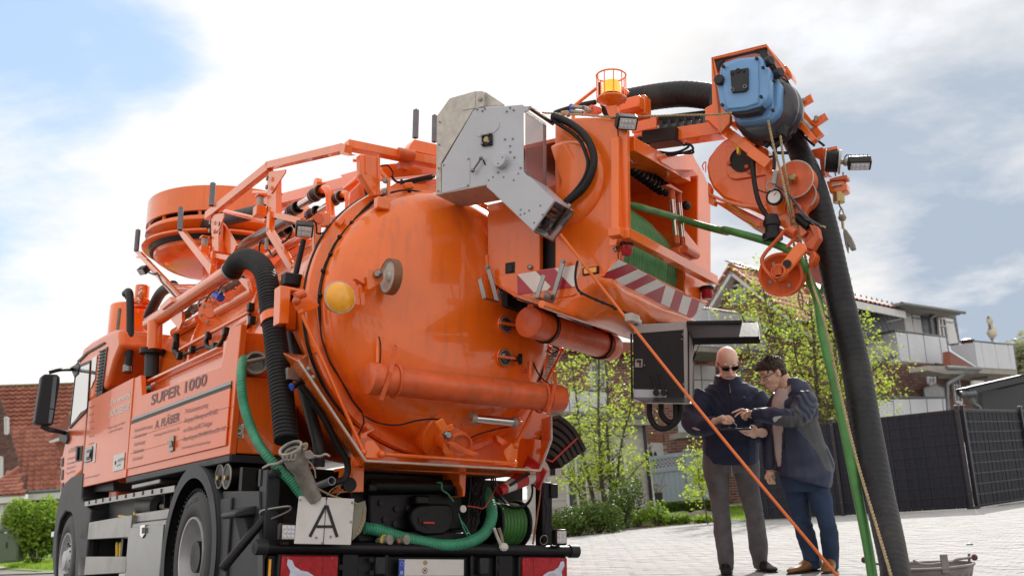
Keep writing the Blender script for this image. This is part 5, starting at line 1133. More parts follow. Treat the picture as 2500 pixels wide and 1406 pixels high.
tpx(Ha(.1),b1(225,400,260,395,280,410),14,'rag_bundle',rope_m,n=8); tpx(Ha(.2),b1(415,370,470,350,480,395),8,'red_linkage',orange_old,sm=0); T(M().box(Ha(.3)(b1(460,380)),(.1,.1,.05)),'linkage_block',orange_old,bev=.006)
tpx(Ha(.3),b1(310,400,310,460),9,'bracket_stub',orange,sm=0)
# big suction hose lying over the boom
tpx(Ha(.75),[(1365,278)] + b1(180,392,350,340,480,312),13,'suction_hose',rubber,n=20)
bh_p = [Ha(.95)(p) for p in b1(560,330,700,312,850,285,1000,262,1150,250,1300,262,1400,280)]
def rib_hose(P,r,name,par=None,pitch=.045,amp=.025):
    return T(M().rib(P,r,pitch,amp,28),name,hose_m,par,ang=80)
hose_m = mat('fabric_wrapped_rubber_hose',(.010,.0105,.014),.5,spec=.35,var=.4,vs=30,bump=.6,bs=55,dirt=.6,dc=(.085,.08,.075),stretch=(1,1,1))
rib_hose(bh_p,.104,'suction_hose',amp=.008)
T(M().box(Ha(.6)(b1(770,370)),(.12,.25,.16),(HA,HB,HC)),'boom_knuckle',orange,bev=.01); T(M().box(Ha(.5)(b1(745,340)),(.1,.2,.1),(HA,HB,HC)),'boom_knuckle',orange,bev=.01)
# boom beam
def abar(name,p,q_,wpx,av,th,mt,bev=.004):
    A_,B_ = Ha(av)(p),Ha(av)(q_); hgt = wpx * depth((A_ + B_) / 2) / F; d_ = (B_ - A_).normalized(); up_ = HA.cross(d_).normalized()
    return T(M().box((A_ + B_) / 2,(th,(B_ - A_).length,hgt),(HA,d_,up_)),name,mt,bev=bev)
abar('boom',b1(800,620),b1(1450,525),33,.9,.14,orange); o_ = abar('boom_sleeve',b1(865,605),b1(1120,570),35,.85,.16,black)
abar('boom_upper',b1(780,520),b1(970,480),30,1.0,.12,orange)
HP('boom_bracket',Ha(.95),b1(760,345,800,370,806,440,770,500,720,480,700,330),HA * .05,orange,None,bev=.006)
for i in range(4): abar('energy_chain_hose',b1(800,500 - i * 18),b1(1330,425 - i * 14),5,1.0,.02,rubber,0)
for i in range(6): abar('chain_link',b1(985 + i * 62,500 - i * 8),b1(1010 + i * 62,497 - i * 8),22,.97,.10,plastic)
HP('boom_plate',Ha(.93),b1(870,560,700,600,760,720,850,700,870,670),HA * .04,orange,None)
for pts in (b1(965,690,1050,700,1130,685,1190,650,1170,625),b1(960,720,1080,712,1180,690,1225,670,1200,635,1150,640),b1(950,740,1090,705,1215,700,1225,680)): tpx(Ha(.85),pts,6,'hydraulic_hose',rubber)
for p in b1(905,680,940,720,820,600,860,640): T(M().ball(Ha(.8)(p),.035,10,(1.1,.8,.8)),'hydraulic_fitting',black)
HP('boom_foot',Ha(.8),b1(720,575,860,560,865,640,930,760,720,620),HA * .03,orange_old,None)
# boom head: reel mount
def hd(p,a=.72): return Ha(a)(p)
rm = HP('reel_mount',Ha(.50),b3(225,245,768,112,938,345,930,372,800,180,765,140,250,262,262,300,292,430,320,700,385,775,412,800,410,880,320,985,235,700),HA * .05,orange,bev=.004)
T(M().prism([Ha(.50)(p) for p in b3(225,245,768,112,775,125,232,258)],HA * .42),'mount_roof',orange,rm); T(M().prism([Ha(.5)(p) for p in b3(230,250,245,258,330,780,300,800)],HA * .36),'mount_side',orange,rm)
HP('mount_lug',Ha(.75),b3(940,320,965,325,1000,375,1022,430,1022,470,975,400,905,450,900,370),HA * .1,orange,rm,bev=.004)
HP('mount_bracket',Ha(.52),b3(245,262,765,145,770,200,820,260,900,400,890,450,850,440,790,330,735,320,700,200,640,190,360,255,310,310,280,420),HA * .03,plastic,rm,bev=.004)
for p in b3(788,285,884,400): T(M().lathe(Ha(.44)(p),(HB * -.9 - HA * .45),[(-.06,.035),(.02,.035),(.03,.03),(.03,.001)],20),'mount_knob',plastic,rm)
def reel(av,pts_out,off,nm):
    P_ = [Ha(av)(p) for p in pts_out]
    ob = T(M().prism(P_,HA * off),'hose_reel_case',blue,rm,bev=.022,seg=3); return ob
r1 = reel(.34,b3(318,335,360,290,500,250,700,232,720,245,730,322,785,345,800,370,795,600,770,660,700,720,560,760,400,775,340,755,310,700,285,540,280,450,305,430),.09,'a')
T(M().prism([Ha(.325)(p) for p in b3(340,330,500,262,680,240,690,500,690,690,560,735,375,752,340,560)],HA * .02),'case_face',blue,r1,bev=.01)
r2 = reel(.47,b3(430,800,440,700,600,640,790,360,830,440,885,460,900,500,898,720,870,790,800,860,640,885,500,895,440,850),.10,'b')
T(M().prism([Ha(.455)(p) for p in b3(480,830,800,640,805,420,832,450,835,730,790,840,640,872,500,880)],HA * .02),'case_face',blue,r2,bev=.01)
dp_ = T(M().prism([Ha(.305)(p) for p in b3(410,372,585,343,585,550,555,575,428,588)],HA * .025),'dark_plate',plastic,r1,bev=.004)
for p,r_ in zip(b3(342,330,670,254,733,342,713,628,333,708,840,472,828,760,428,402,543,375),[9] * 9): T(M().lathe(Ha(.30 if r_ else .3)(p),-HA,[(-.015,.012),(.002,.012),(.002,.001)],12),'case_screw_hole',rubber,r1)
T(M().lathe(Ha(.30)(b3(487,373)),-HA,[(-.01,.018),(.001,.018),(.001,.001)],14),'plate_hole',rubber,dp_)
for p in b3(436,562,556,530): T(M().ring(Ha(.30)(p),HA,.012,.004,16,6),'plate_screw',steel,dp_)
T(M().lathe(Ha(.32)(b3(308,466)),-HA,[(-.02,.038),(.02,.038),(.024,.034),(.024,.001)],8),'case_knob',plastic,r1)
T(M().prism([Ha(.36)(p) for p in b3(395,770,640,745,700,700,728,715,690,770,560,798,430,800)],HA * .08),'case_outlet',plastic,r1)
# black drum behind the blue reels
bd = Ha(.62)(b3(770,760)); T(M().lathe(bd,HA,[(-.06,.05),(-.06,.20),(-.03,.235),(.0,.24),(.03,.225),(.06,.245),(.11,.24),(.14,.2),(.14,.05)],48),'black_drum',mat('black_drum_plastic',(.03,.032,.045),.25,coat=.4,var=.1),rm,ang=60)
tpx(Ha(.64),b3(900,480,960,560,1005,700,1000,820,960,920,900,960),24,'drum_rim',rubber,n=14); HP('drum_outlet',Ha(.55),b3(925,880,960,900,935,1005,880,990,860,960),HA * .08,plastic,rm,bev=.008)
HP('handle_bracket',Ha(.6),b3(890,460,940,445,1000,500,985,535,920,510),HA * .06,plastic,rm,bev=.006); tpx(Ha(.6),b3(905,410,950,430,975,470,1000,520),3,'wire',black)
for p,q_ in ((b3(865,950),b3(750,1120)),(b3(1000,1010),b3(820,1130)),(b3(960,930),b3(1010,960))): tpx(Ha(.66),[p,q_],17,'ram_body',plastic,sm=0)
# head frame arms
hbm = lambda nm,p,q_,wpx,av=.72,th=.07,mt=orange: abar(nm,b3(*p),b3(*q_),wpx,av,th,mt)
hbm('head_arm',(335,940),(820,1310),24,.62); hbm('head_arm',(620,1170),(800,1300),26,.55); hbm('head_beam',(1010,690),(1290,1030),24,.95); hbm('head_beam',(1000,780),(1250,1070),14,.8)
HP('head_plate',Ha(.7),b3(165,740,240,700,330,880,325,980,250,920,205,870,165,860),HA * .2,orange,None,bev=.005)
HP('head_gusset',Ha(.7),b3(410,870,520,880,560,1000,420,900),HA * .1,orange)
for c in (b3(1050,690,1200,600,1225,665,1100,740,1070,720),b3(1185,875,1340,785,1370,840,1250,920,1220,900)): HP('outrigger_lug',Ha(.9),c,HA * .03,orange,None,bev=.003)
for c in (b3(1095,745,1140,700,1100,780,1060,730),b3(1240,870,1300,830,1240,940,1220,920)): HP('outrigger_web',Ha(.93),c,HA * .02,orange)
bolts('lug_bolt',[Ha(.89)(p) for p in b3(1107,686,1133,663,1250,858,1257,832)],-HA,.016,galv)
tpx(Ha(.88),b3(1100,860,1205,960),19,'steel_ram',galv,sm=0,n=20); tpx(Ha(.86),b3(1010,920,1100,850),6,'rusty_arm',orange_old,sm=0); tpx(Ha(.86),b3(1140,1045,1235,970),6,'rusty_arm',orange_old,sm=0)
for pts in (b3(1080,950,1180,1010,1270,1060,1335,1110),b3(1090,970,1180,1060,1240,1110),b3(700,1010,690,1080,640,1140),b3(800,1020,740,1060,660,1140),b3(830,1020,860,1120,845,1200,770,1230)): tpx(Ha(.85),pts,6,'hydraulic_hose',rubber)
tpx(Ha(.7),b3(985,1180,830,1180),8,'hydraulic_hose',rubber,sm=0)
T(M().prism([Ha(.6)(p) for p in b3(450,1085,515,1085,510,1115,500,1120,500,1180,475,1188,470,1120,452,1110)],HA * .04),'yellow_tap',yellow,bev=.005)
# round cover (orange disc housing) at the end
rc_ = Ha(.86)(b4(690,60));
rd = HP('round_cover',Ha(.86),b4(165,100,180,20,250,-75,330,-150,500,-180,720,-60,720,560,640,520,480,445,310,380,220,290,180,200),HA * .25,orange,None,bev=.02,seg=3)
T(M().prism([Ha(.84)(p) for p in b4(345,60,345,-80,600,-100,600,60,760,60,760,165,430,215,380,205,350,170)],HA * .02),'cover_plate',orange,rd,bev=.006)
T(M().lathe(Ha(.835)(b4(490,35)),-HA,[(0,.001),(.001,.092),(.008,.098),(.008,.09)],32),'cover_hole',rubber,rd)
bolts('cover_bolt',[Ha(.83)(p) for p in b4(368,70,555,150,458,430,530,100)],-HA,.018,orange_old,rd)
HP('cover_guard',Ha(.78),b4(175,320,225,350,300,385,460,425,700,455,700,480,470,460,280,400,210,370,180,345),HA * .05,orange,rd,bev=.003); HP('hinge_strap',Ha(.8),b4(178,240,205,290,200,340,245,410,230,445,185,430),HA * .06,orange,rd)
HP('lower_guard',Ha(.95),b4(200,395,420,450,720,600,720,665,600,640,500,590,350,490),HA * .28,orange,rd,bev=.01); tpx(Ha(.94),b4(330,420,470,520,620,640),4,'yellow_line',yellow)
tpx(Ha(1.1),b4(140,130,130,90,150,60,160,70,158,150),3,'wire_eye',orange)
# sheave block
HP('sheave_block',Ha(.66),b4(695,150,760,130,880,200,880,530,790,600,705,535),HA * .16,orange,None,bev=.008)
HP('block_underside',Ha(.66),b4(720,535,872,505,1000,600,1080,690,1010,750,800,610),HA * .1,orange,None,bev=.004)
pc = Ha(.62)(b4(960,215)); s_ = depth(pc) / F
us = T(M().lathe(pc,-HA,[(-.12,.001),(-.12,46 * s_),(-.10,47 * s_),(-.08,38 * s_),(-.02,38 * s_),(.0,48 * s_),(.008,48 * s_),(.006,42 * s_),(-.01,20 * s_),(.0,12 * s_),(.02,11 * s_),(.02,.001)],56),'upper_sheave',orange_old,None)
T(M().ring(pc - HA * .004,HA,47 * s_,.005,56,6),'sheave_rim',putty,us); bolts('sheave_nut',[pc - HA * .03],-HA,.03,brass,us,.03)
T(M().lathe(Ha(.68)(b4(1020,360)),-HA,[(-.1,.001),(-.1,.10),(0,.10),(.0,.001)],40),'inner_sheave',orange_old,us); T(M().ring(Ha(.68)(b4(1020,360)),HA,.105,.006,40,6),'inner_rim',putty,us)
HP('guide_plate',Ha(.66),b4(880,440,960,450,1110,440,1060,520,1090,560,1180,680,1170,740,1120,830,1040,780,1090,700,1020,620,940,580,890,520),HA * .06,orange_old,None,bev=.006)
T(M().ring(Ha(.64)(b4(957,492)),HA,.045,.012,24,8),'grease_ring',orange_old)
for i in range(7): T(M().ring(Ha(.64)(b4(1015 + i * 12,570 + i * 11)),HA * .6 + HC * .5 - HB * .3,.045,.006,20,6),'spring_turn',steel)
T(M().cyl(Ha(.65)(b4(1000,560)),Ha(.65)(b4(1095,640)),.035,14),'spring_core',black)
gg = Ha(.55)(b4(783,378)); o_ = T(M().lathe(gg,-HA,[(-.02,.001),(-.02,.055),(.012,.060),(.02,.055),(.014,.048),(.01,.001)],32),'pressure_gauge',rubber)
T(M().lathe(gg,-HA,[(.0145,.045),(.0146,.001)],32),'gauge_dial',white_p,o_); T(M().beam(gg - HA * .017 + HC * .01,gg - HA * .017 - HB * .02 + HC * .03,.004,.003),'gauge_needle',redstrap,o_)
T(M().prism([Ha(.5)(p) for p in b4(765,130,805,130,800,200,790,260,745,250,755,200)],HA * .05),'inflator_grip',galv,bev=.006); T(M().ring(Ha(.52)(b4(745,275)),HA,.03,.006,20,6),'inflator_trigger',galv)
tpx(Ha(.52),b4(775,0,778,60,775,125),9,'air_line',black); tpx(Ha(.5),b4(790,270,870,320,950,400,1020,500,1090,570,1180,625,1235,650),6,'air_line',mat('blue_grey_line',(.04,.06,.09),.45)); tpx(Ha(.5),b4(1195,635,1240,650),6,'air_nozzle',brass,sm=0)
tpx(Ha(.56),b4(560,90,600,270,680,330,745,330),3,'thin_cable',rubber)
tpx(Ha(.56),b4(585,50,590,150,605,280,640,420,700,530,760,600),12,'black_hose',rubber,n=16)
T(M().lathe(Ha(.57)(b4(755,600)),-HC,[(-.05,.04),(0,.06),(.03,.06),(.035,.05),(.09,.05),(.09,.07),(.13,.07),(.13,.001)],24),'hose_coupling',black)
T(M().ring(Ha(.6)(b4(722,725)),HA,.035,.004,24,6).ring(Ha(.62)(b4(722,745)),HA,.015,.003,16,5),'split_ring',galv); T(M().box(Ha(.6)(b4(700,620)),(.05,.06,.03)),'rusty_latch',orange_old)
# lower sheave for the green hose with its frame
pc = Ha(.56)(b4(835,1075)); s_ = depth(pc) / F; ax_ = (-HA * .93 - HC * .25 - HB * .1).normalized()
ls = T(M().lathe(pc,ax_,[(-.14,.001),(-.14,50 * s_),(-.12,55 * s_),(-.09,44 * s_),(-.05,42 * s_),(-.01,47 * s_),(.0,54 * s_),(.008,54 * s_),(.006,48 * s_),(-.02,42 * s_),(-.03,20 * s_),(-.0,14 * s_),(.01,10 * s_),(.01,.001)],64),'hose_sheave',orange_old,ang=50)
T(M().lathe(pc,ax_,[(-.12,45.5 * s_),(-.05,43 * s_),(-.012,47.5 * s_)],64),'sheave_groove',putty,ls)
for k_ in range(4):
    x_ = perp(ax_); y_ = ax_.cross(x_); a_ = .5 + k_ * 1.57; T(M().lathe(pc - ax_ * .022 + (x_ * math.cos(a_) + y_ * math.sin(a_)) * 32 * s_,ax_,[(0,.014),(.006,.012),(.006,.001)],8),'sheave_bolt',galv,ls)
HP('sheave_arm',Ha(.50),b4(760,1070,940,830,990,780,1050,790,1070,850,960,990,830,1130,805,1130),HA * .03,orange,None,bev=.01)
T(M().lathe(Ha(.49)(b4(892,978)),-HA,[(0,.001),(.002,.03),(.002,.001)],20),'arm_hole',rubber)
T(M().ring(Ha(.49)(b4(815,1045)),HA,.045,.01,24,6).box(Ha(.49)(b4(815,1045)),(.05,.05,.06)),'arm_bearing',orange_old,ls)
HP('arm_cowl',Ha(.62),b4(1040,870,1090,845,1140,860,1150,900,1130,950,1090,1000,1085,940,1100,890,1060,880),HA * .12,orange_old,None,bev=.008)
HP('arm_post',Ha(.60),b4(1090,620,1170,640,1190,740,1120,850,1040,830,1050,790,1130,720),HA * .08,orange_old,None,bev=.006)
tpx(Ha(.52),b4(920,665,870,680,830,730,740,830,690,890,665,950,690,1020,740,1080,800,1140),9.5,'hose_retainer',orange_old); tpx(Ha(.55),b4(1000,690,960,750,890,830),8,'retainer_link',orange_old,sm=0); T(M().cyl(Ha(.52)(b4(910,668)),Ha(.52)(b4(965,700)),.03,14),'retainer_hub',orange_old)
tpx(Ha(.7),b4(780,650,1000,770),12,'cross_stay',orange_old,sm=0)
# big hose from the boom head down to the ground
hf = V(TI @ (G((2196,1425)) - T0));
hp_ = [Ha(.95)(b1(1400,280)),Ha(.98)(b3(520,560)),Ha(1.0)(b3(880,740)),Ha(.98)((1925,318)),Ha(.95)((1952,372)),D(7.7)((1985,455)),D(7.6)((2012,555)),D(7.45)((2040,680)),D(7.32)((2065,790)),D(7.18)((2090,900)),D(6.88)((2118,1060)),D(6.58)((2146,1200)),D(6.15)((2180,1360)),D(6.0)((2188,1420)),D(5.85)((2196,1500))]
rad = [62 / 2,62 / 2,30,27,27,31,33,34,34,35,37,36,36,37,37]
def hoser(P,rr,name,pitch=.045,amp=.010):
    S_ = smooth(P,8); Rr = []
    for i in range(len(S_)):
        t = i / (len(S_) - 1) * (len(rr) - 1); k = min(int(t),len(rr) - 2); Rr.append(rr[k] + (rr[k + 1] - rr[k]) * (t - k))
    # resample with radius
    L_ = [0]
    for a,b in zip(S_,S_[1:]): L_.append(L_[-1] + (b - a).length)
    N_ = int(L_[-1] / (pitch / 4)); Q = []; RR = []; k = 0
    for i in range(N_ + 1):
        t = L_[-1] * i / N_
        while k < len(S_) - 2 and L_[k + 1] < t: k += 1
        u_ = (t - L_[k]) / max(1e-9,L_[k + 1] - L_[k]); q_ = S_[k].lerp(S_[k + 1],u_); Q.append(q_)
        RR.append((Rr[k] + (Rr[k + 1] - Rr[k]) * u_) * depth(q_) / F * (1 + amp * (1,.3,-1,.3)[i % 4] + .006 * math.sin(i * .13)))
    return T(M().tube(Q,RR,32),name,hose_m,ang=80)
hoser(hp_[2:],rad[2:],'hanging_suction_hose')
# green jetting hose: drum -> guide -> sheave -> ground
gp = [hl(.25,.35,.55),Hb(.0)(b1(760,1100)),Hb(-.02)(b1(900,1135)),Hb(-.03)(b1(1040,1175)),Hb(-.05)(b1(1130,1200)),Ha(.95)(b1(1300,1255)),Ha(.8)(b1(1480,1300)),Ha(.7)(b4(330,670)),Ha(.62)(b4(560,730)),Ha(.6)(b4(760,790)),Ha(.6)(b4(900,850)),Ha(.6)(b4(985,910)),Ha(.6)(b4(1030,980)),D(7.5)(b4(1080,1090)),D(7.45)(b4(1130,1200)),D(7.35)(b4(1175,1330)),D(7.15)((2010,820)),D(6.9)((2052,1000)),D(6.7)((2088,1180)),D(6.5)((2118,1330)),D(6.4)((2132,1420)),D(6.3)((2142,1490))]
gw_ = [17,17,17,17,16,17,18,18,19,20,20,21,21,21,22,23,24,25,25,25,25,25]
S_ = smooth(gp,6); T(M().tube(S_,[(lambda t: (gw_[min(int(t),20)] + (gw_[min(int(t),20) + 1] - gw_[min(int(t),20)]) * (t - int(t))))(i / (len(S_) - 1) * 21 * .9999) * depth(q_) / F / 2 for i,q_ in enumerate(S_)],18),'jetting_hose',green_hose)
# short green hose behind
tpx(D(8.0),b4(1205,860,1215,930,1238,1010,1230,1100,1215,1190,1195,1260),10,'short_green_hose',green_hose); tpx(D(7.98),b4(1200,1245,1188,1310),8,'hose_tail',galv,sm=0)
tpx(D(7.98),b4(1195,870,1225,960,1230,1080,1260,1220,1300,1310),5,'wire_rope',tan); T(M().ball(D(7.95)(b4(1200,935)),.05,10,(.8,.8,1.2)),'rope_knot',tan)
# cable winch, far light, hook
HP('winch_arm',Ha(1.05),b3(1200,1150,1320,1120,1330,1160,1345,1400,1310,1406,1300,1340,1285,1230,1210,1200),HA * .06,orange_old,None,bev=.005); HP('winch_arm',Ha(.98),b3(1320,1140,1460,1112,1465,1140,1345,1165,1370,1380,1400,1406,1360,1406),HA * .04,orange,None)
wc_ = Ha(1.0)(b3(1415,1265)); s_ = depth(wc_) / F / 4.018; wx = (RT @ TR).normalized() if False else (TI @ (RT * .95 + UP * -.08 - FWD * .3)).normalized()
wn = T(M().lathe(wc_,wx,[(-70 * s_,.001),(-70 * s_,118 * s_),(-60 * s_,118 * s_),(-60 * s_,60 * s_),(60 * s_,60 * s_),(60 * s_,120 * s_),(80 * s_,118 * s_),(80 * s_,.001)],40),'cable_winch',putty)
for i in range(8): T(M().ring(wc_ + wx * (-50 + i * 14) * s_,wx,100 * s_,8 * s_,36,6),'cable_turn',rubber,wn)
T(M().cyl(wc_ + wx * 78 * s_,wc_ + wx * 110 * s_,.018,12).cyl(wc_ + wx * 110 * s_,wc_ + wx * 180 * s_,.012,10).ball(wc_ + wx * 130 * s_,.03,10),'lamp_joint',galv,wn)
tpx(Ha(1.0),b3(1530,1230,1560,1200,1600,1205,1625,1222),3,'lamp_cable',rubber)
worklight(Ha(.98)(b3(1680,1280)),TI @ (UP * -.72 - FWD * .6 + RT * -.1),TI @ UP,.16,.085,.07,leds=(4,2))
T(M().tube([Ha(1.0)(b4(1325,130)),Ha(1.0)(b4(1332,185))],.006,6).tube([Ha(1.0)(b4(1400,150)),Ha(1.0)(b4(1400,180))],.006,6),'winch_wire',galv)
HP('hook_block',Ha(1.0),b4(1245,230,1385,205,1430,250,1435,315,1400,330,1280,340),HA * .1,orange,None,bev=.01); HP('block_flange',Ha(.98),b4(1270,215,1330,195,1430,175,1435,205,1400,215,1290,225),HA * .08,orange_old,None); T(M().beam(Ha(.99)(b4(1300,275)),Ha(.99)(b4(1390,258)),.02,.01),'scuffed_patch',putty)
T(M().cyl(Ha(1.03)(b4(1358,340)),Ha(1.03)(b4(1362,425)),52 / 3.7 * 7.9 / F,20),'hook_barrel',brass)
tpx(Ha(1.03),b4(1362,430,1372,460,1385,475),4,'hook_wire',galv); T(M().tube(smooth([Ha(1.03)(p) for p in b4(1385,475,1368,510,1370,535,1385,545,1400,530,1400,505,1385,475)],4),.006,6),'hook_loop',galv)
tpx(Ha(1.03),b4(1385,540,1395,600,1400,660),7,'chain',brass); T(M().ball(Ha(1.03)(b4(1392,560)),.03,8),'chain_knot',tan)
HP('hanging_glove',Ha(1.02),b4(1400,650,1430,670,1470,730,1500,800,1510,840,1470,855,1440,800,1440,880,1415,800,1398,700),HA * .04,mat('grey_work_glove',(.3,.29,.26),.9,var=.2),None,bev=.01)
# == SURROUNDINGS
import numpy as np
ZG = .07
def struct(o): o['kind'] = 'structure'; return o
asphalt = mat('grey_road',(.16,.158,.155),.9,var=.15,vs=3,bump=.4,bs=70,dirt=.3,dc=(.09,.085,.08))
grass_m = mat('lawn_green',(.09,.17,.02),.9,var=.35,vs=1.5,bump=.5,bs=30,c2=(.14,.22,.03))
soil = mat('bed_soil',(.07,.05,.035),.95,var=.3,vs=8,bump=.6,bs=25)
paver_m = mat('grey_concrete_paver',(.34,.345,.355),.85,var=.12,vs=5,bump=.3,bs=120,c2=(.41,.41,.405),isl=1,objr=1,dirt=.4,dc=(.2,.195,.185))
joint_m = mat('sand_joint',(.075,.072,.068),.95,var=.2,vs=20)
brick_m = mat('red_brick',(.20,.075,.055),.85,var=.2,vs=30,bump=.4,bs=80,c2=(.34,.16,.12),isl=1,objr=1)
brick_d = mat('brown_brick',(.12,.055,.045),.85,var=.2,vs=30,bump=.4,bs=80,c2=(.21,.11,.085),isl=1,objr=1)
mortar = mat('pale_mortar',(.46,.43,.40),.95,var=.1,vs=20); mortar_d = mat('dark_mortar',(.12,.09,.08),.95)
tile_m = mat('red_roof_tile',(.25,.075,.045),.5,var=.15,vs=9,c2=(.40,.14,.085),isl=1,objr=1,dirt=.2,dc=(.12,.06,.04))
tile_p = mat('faded_roof_tile',(.36,.13,.09),.7,var=.15,vs=9,c2=(.46,.20,.15),isl=1,dirt=.25,dc=(.18,.1,.07))
whitep = mat('white_painted_board',(.66,.66,.66),.5,var=.05,vs=4)
panel_w = mat('white_balcony_panel',(.60,.63,.68),.45,var=.04,vs=2,dirt=.08,dc=(.4,.4,.4))
slate = mat('dark_blue_slate',(.055,.065,.085),.5,var=.15,vs=12,c2=(.085,.095,.12),isl=1)
anthr = mat('anthracite_strip',(.018,.023,.036),.5,var=.12,vs=6,c2=(.026,.030,.045),spec=.25,isl=1,objr=1)
anthr_m = mat('anthracite_steel',(.022,.025,.032),.4,var=.1)
plank_m = mat('pale_painted_plank',(.48,.47,.46),.75,var=.08,vs=5,bump=.3,bs=40,dirt=.25,dc=(.25,.24,.22),c2=(.54,.53,.52),objr=1)
latt_m = mat('blue_grey_fence_paint',(.34,.40,.47),.6,var=.06,vs=3)
glassb = mat('house_glass',(.10,.12,.15),.08,spec=.8,coat=1,var=.2,vs=1)
zincg = mat('grey_gutter',(.16,.18,.19),.45,metal=.4,var=.1)
concrete = mat('pale_soffit',(.36,.34,.30),.9,var=.1)
bark = mat('grey_brown_bark',(.10,.085,.07),.9,var=.3,vs=25,bump=.6,bs=60,stretch=(1,1,.25))
stone_m = mat('field_stone',(.22,.20,.17),.85,var=.3,vs=10,bump=.6,bs=30)
def leafmat(name,c,c2,tr=.5):
    m_ = bpy.data.materials.new(name); m_.use_nodes = True; nt = m_.node_tree; N = nt.nodes; Lk = nt.links
    b = N['Principled BSDF']; b.inputs['Roughness'].default_value = .45; g = N.new('ShaderNodeNewGeometry')
    mx = N.new('ShaderNodeMix'); mx.data_type = 'RGBA'; mx.inputs[6].default_value = (*c,1); mx.inputs[7].default_value = (*c2,1); Lk.new(g.outputs['Random Per Island'],mx.inputs[0])
    t = N.new('ShaderNodeBsdfTranslucent'); ms = N.new('ShaderNodeMixShader'); ms.inputs[0].default_value = tr
    Lk.new(mx.outputs[2],b.inputs['Base Color']); Lk.new(mx.outputs[2],t.inputs[0]); Lk.new(b.outputs[0],ms.inputs[1]); Lk.new(t.outputs[0],ms.inputs[2]); Lk.new(ms.outputs[0],N['Material Output'].inputs[0]); return m_
leaf_y = leafmat('spring_leaf',(.32,.46,.04),(.60,.70,.12),.55); leaf_g = leafmat('shrub_leaf',(.05,.11,.015),(.13,.20,.03),.35)
leaf_b = leafmat('bright_shrub_leaf',(.16,.30,.03),(.34,.48,.06),.5); leaf_h = leafmat('hedge_leaf',(.06,.13,.012),(.13,.22,.02),.35)
# -- ground with a dip for the sloping stand of the truck
def build_ground():
    def f(x,y):
        q = TI @ (Vector((x,y,ZG)) - T0); d = max(abs(q.x) - 1.3,-.4 - q.y,q.y - 7.6,0) ; t = max(0,min(1,1 - d / .42)); t = t * t * (3 - 2 * t)
        zt = T0.z + (TR @ Vector((q.x,q.y,0))).z
        return ZG * (1 - t) + min(zt,ZG) * t
    xs = [-900,-300,-100,-40] + [-12 + .25 * i for i in range(97)] + [40,100,300,900]
    ys = [-300,-60,-10] + [2 + .25 * i for i in range(97)] + [60,110,300,900,2500]
    v = [(x,y,f(x,y)) for y in ys for x in xs]; n = len(xs)
    return M().add(v,[(j * n + i,j * n + i + 1,(j + 1) * n + i + 1,(j + 1) * n + i) for j in range(len(ys) - 1) for i in range(n - 1)])
struct(build(build_ground(),'ground',asphalt,ang=80))
def flat(name,pts,z,mt): return struct(build(M().add([(p[0],p[1],z) for p in pts],[tuple(range(len(pts)))]),name,mt,fix=False))
g = lambda x,y: G((x,y),ZG)
# -- generic field of alike pieces
CUBE = {}
def unit(mt,key='box'):
    k = (mt.name,key)
    if k not in CUBE:
        mb = M()
        if key == 'box': mb.box((0,0,0),(1,1,1))
        if key == 'tile':
            xs = [-.5,-.32,-.1,.12,.3,.42,.5]; zs = [.35,.1,0,.12,.55,.85,.5]
            v = [(x,y,z) for y in (-.5,.5) for x,z in zip(xs,zs)]; v += [(x,-.5,z - .35) for x,z in zip(xs,zs)]
            n = 7; mb.add(v,[(i,i + 1,n + i + 1,n + i) for i in range(6)] + [(2 * n + i,2 * n + i + 1,i + 1,i) for i in range(6)])
        if key == 'paver':
            a,b = .5,.475; v = [(-a,-a,-.5),(a,-a,-.5),(a,a,-.5),(-a,a,-.5),(-a,-a,.3),(a,-a,.3),(a,a,.3),(-a,a,.3),(-b,-.46,.5),(b,-.46,.5),(b,.46,.5),(-b,.46,.5)]
            f = [(0,1,5,4),(1,2,6,5),(2,3,7,6),(3,0,4,7),(4,5,9,8),(5,6,10,9),(6,7,11,10),(7,4,8,11),(8,9,10,11)]; mb.add(v,f)
        me = bpy.data.meshes.new(key); me.from_pydata(mb.v,[],mb.f); me.update(); me.materials.append(mt); CUBE[k] = me
        if key == 'tile': me.polygons.foreach_set('use_smooth',[True] * len(me.polygons))
    return CUBE[k]
def field(name,cells,mt,parent,key='box',nmax=300,rest=None):
    """cells: world-space 4x4 matrices of unit pieces; the ones nearest the camera are objects of their own"""
    cells = sorted(cells,key=lambda m_: (m_.translation - CAM).length); me = unit(mt,key); base = parent.location if parent else Vector((0,0,0)); inv = Matrix.Translation(-Vector(base))
    for m_ in cells[:nmax]:
        o = bpy.data.objects.new(name,me); col.objects.link(o); o.parent = parent; o.matrix_basis = inv @ m_
    if len(cells) > nmax:
        vs = np.array([v.co[:] for v in me.vertices]); fs = [tuple(p.vertices) for p in me.polygons]; allv = []; allf = []; k = len(vs)
        vh = np.c_[vs,np.ones(k)]
        for i,m_ in enumerate(cells[nmax:]):
            allv.append(vh @ np.array(inv @ m_).T[:,:3]); allf += [tuple(x + i * k for x in f) for f in fs]
        me2 = bpy.data.meshes.new(name); me2.from_pydata(np.vstack(allv).tolist(),[],allf); me2.update(); me2.materials.append(mt)
        if key == 'tile': me2.polygons.foreach_set('use_smooth',[True] * len(me2.polygons))
        o = bpy.data.objects.new(rest or name,me2); col.objects.link(o); o.parent = parent; o['kind'] = 'stuff'
def fr(c,ax,sz):
    m_ = Matrix([[ax[j][i] * sz[j] for j in range(3)] + [c[i]] for i in range(3)] + [[0,0,0,1]]); return m_
UZ = Vector((0,0,1))
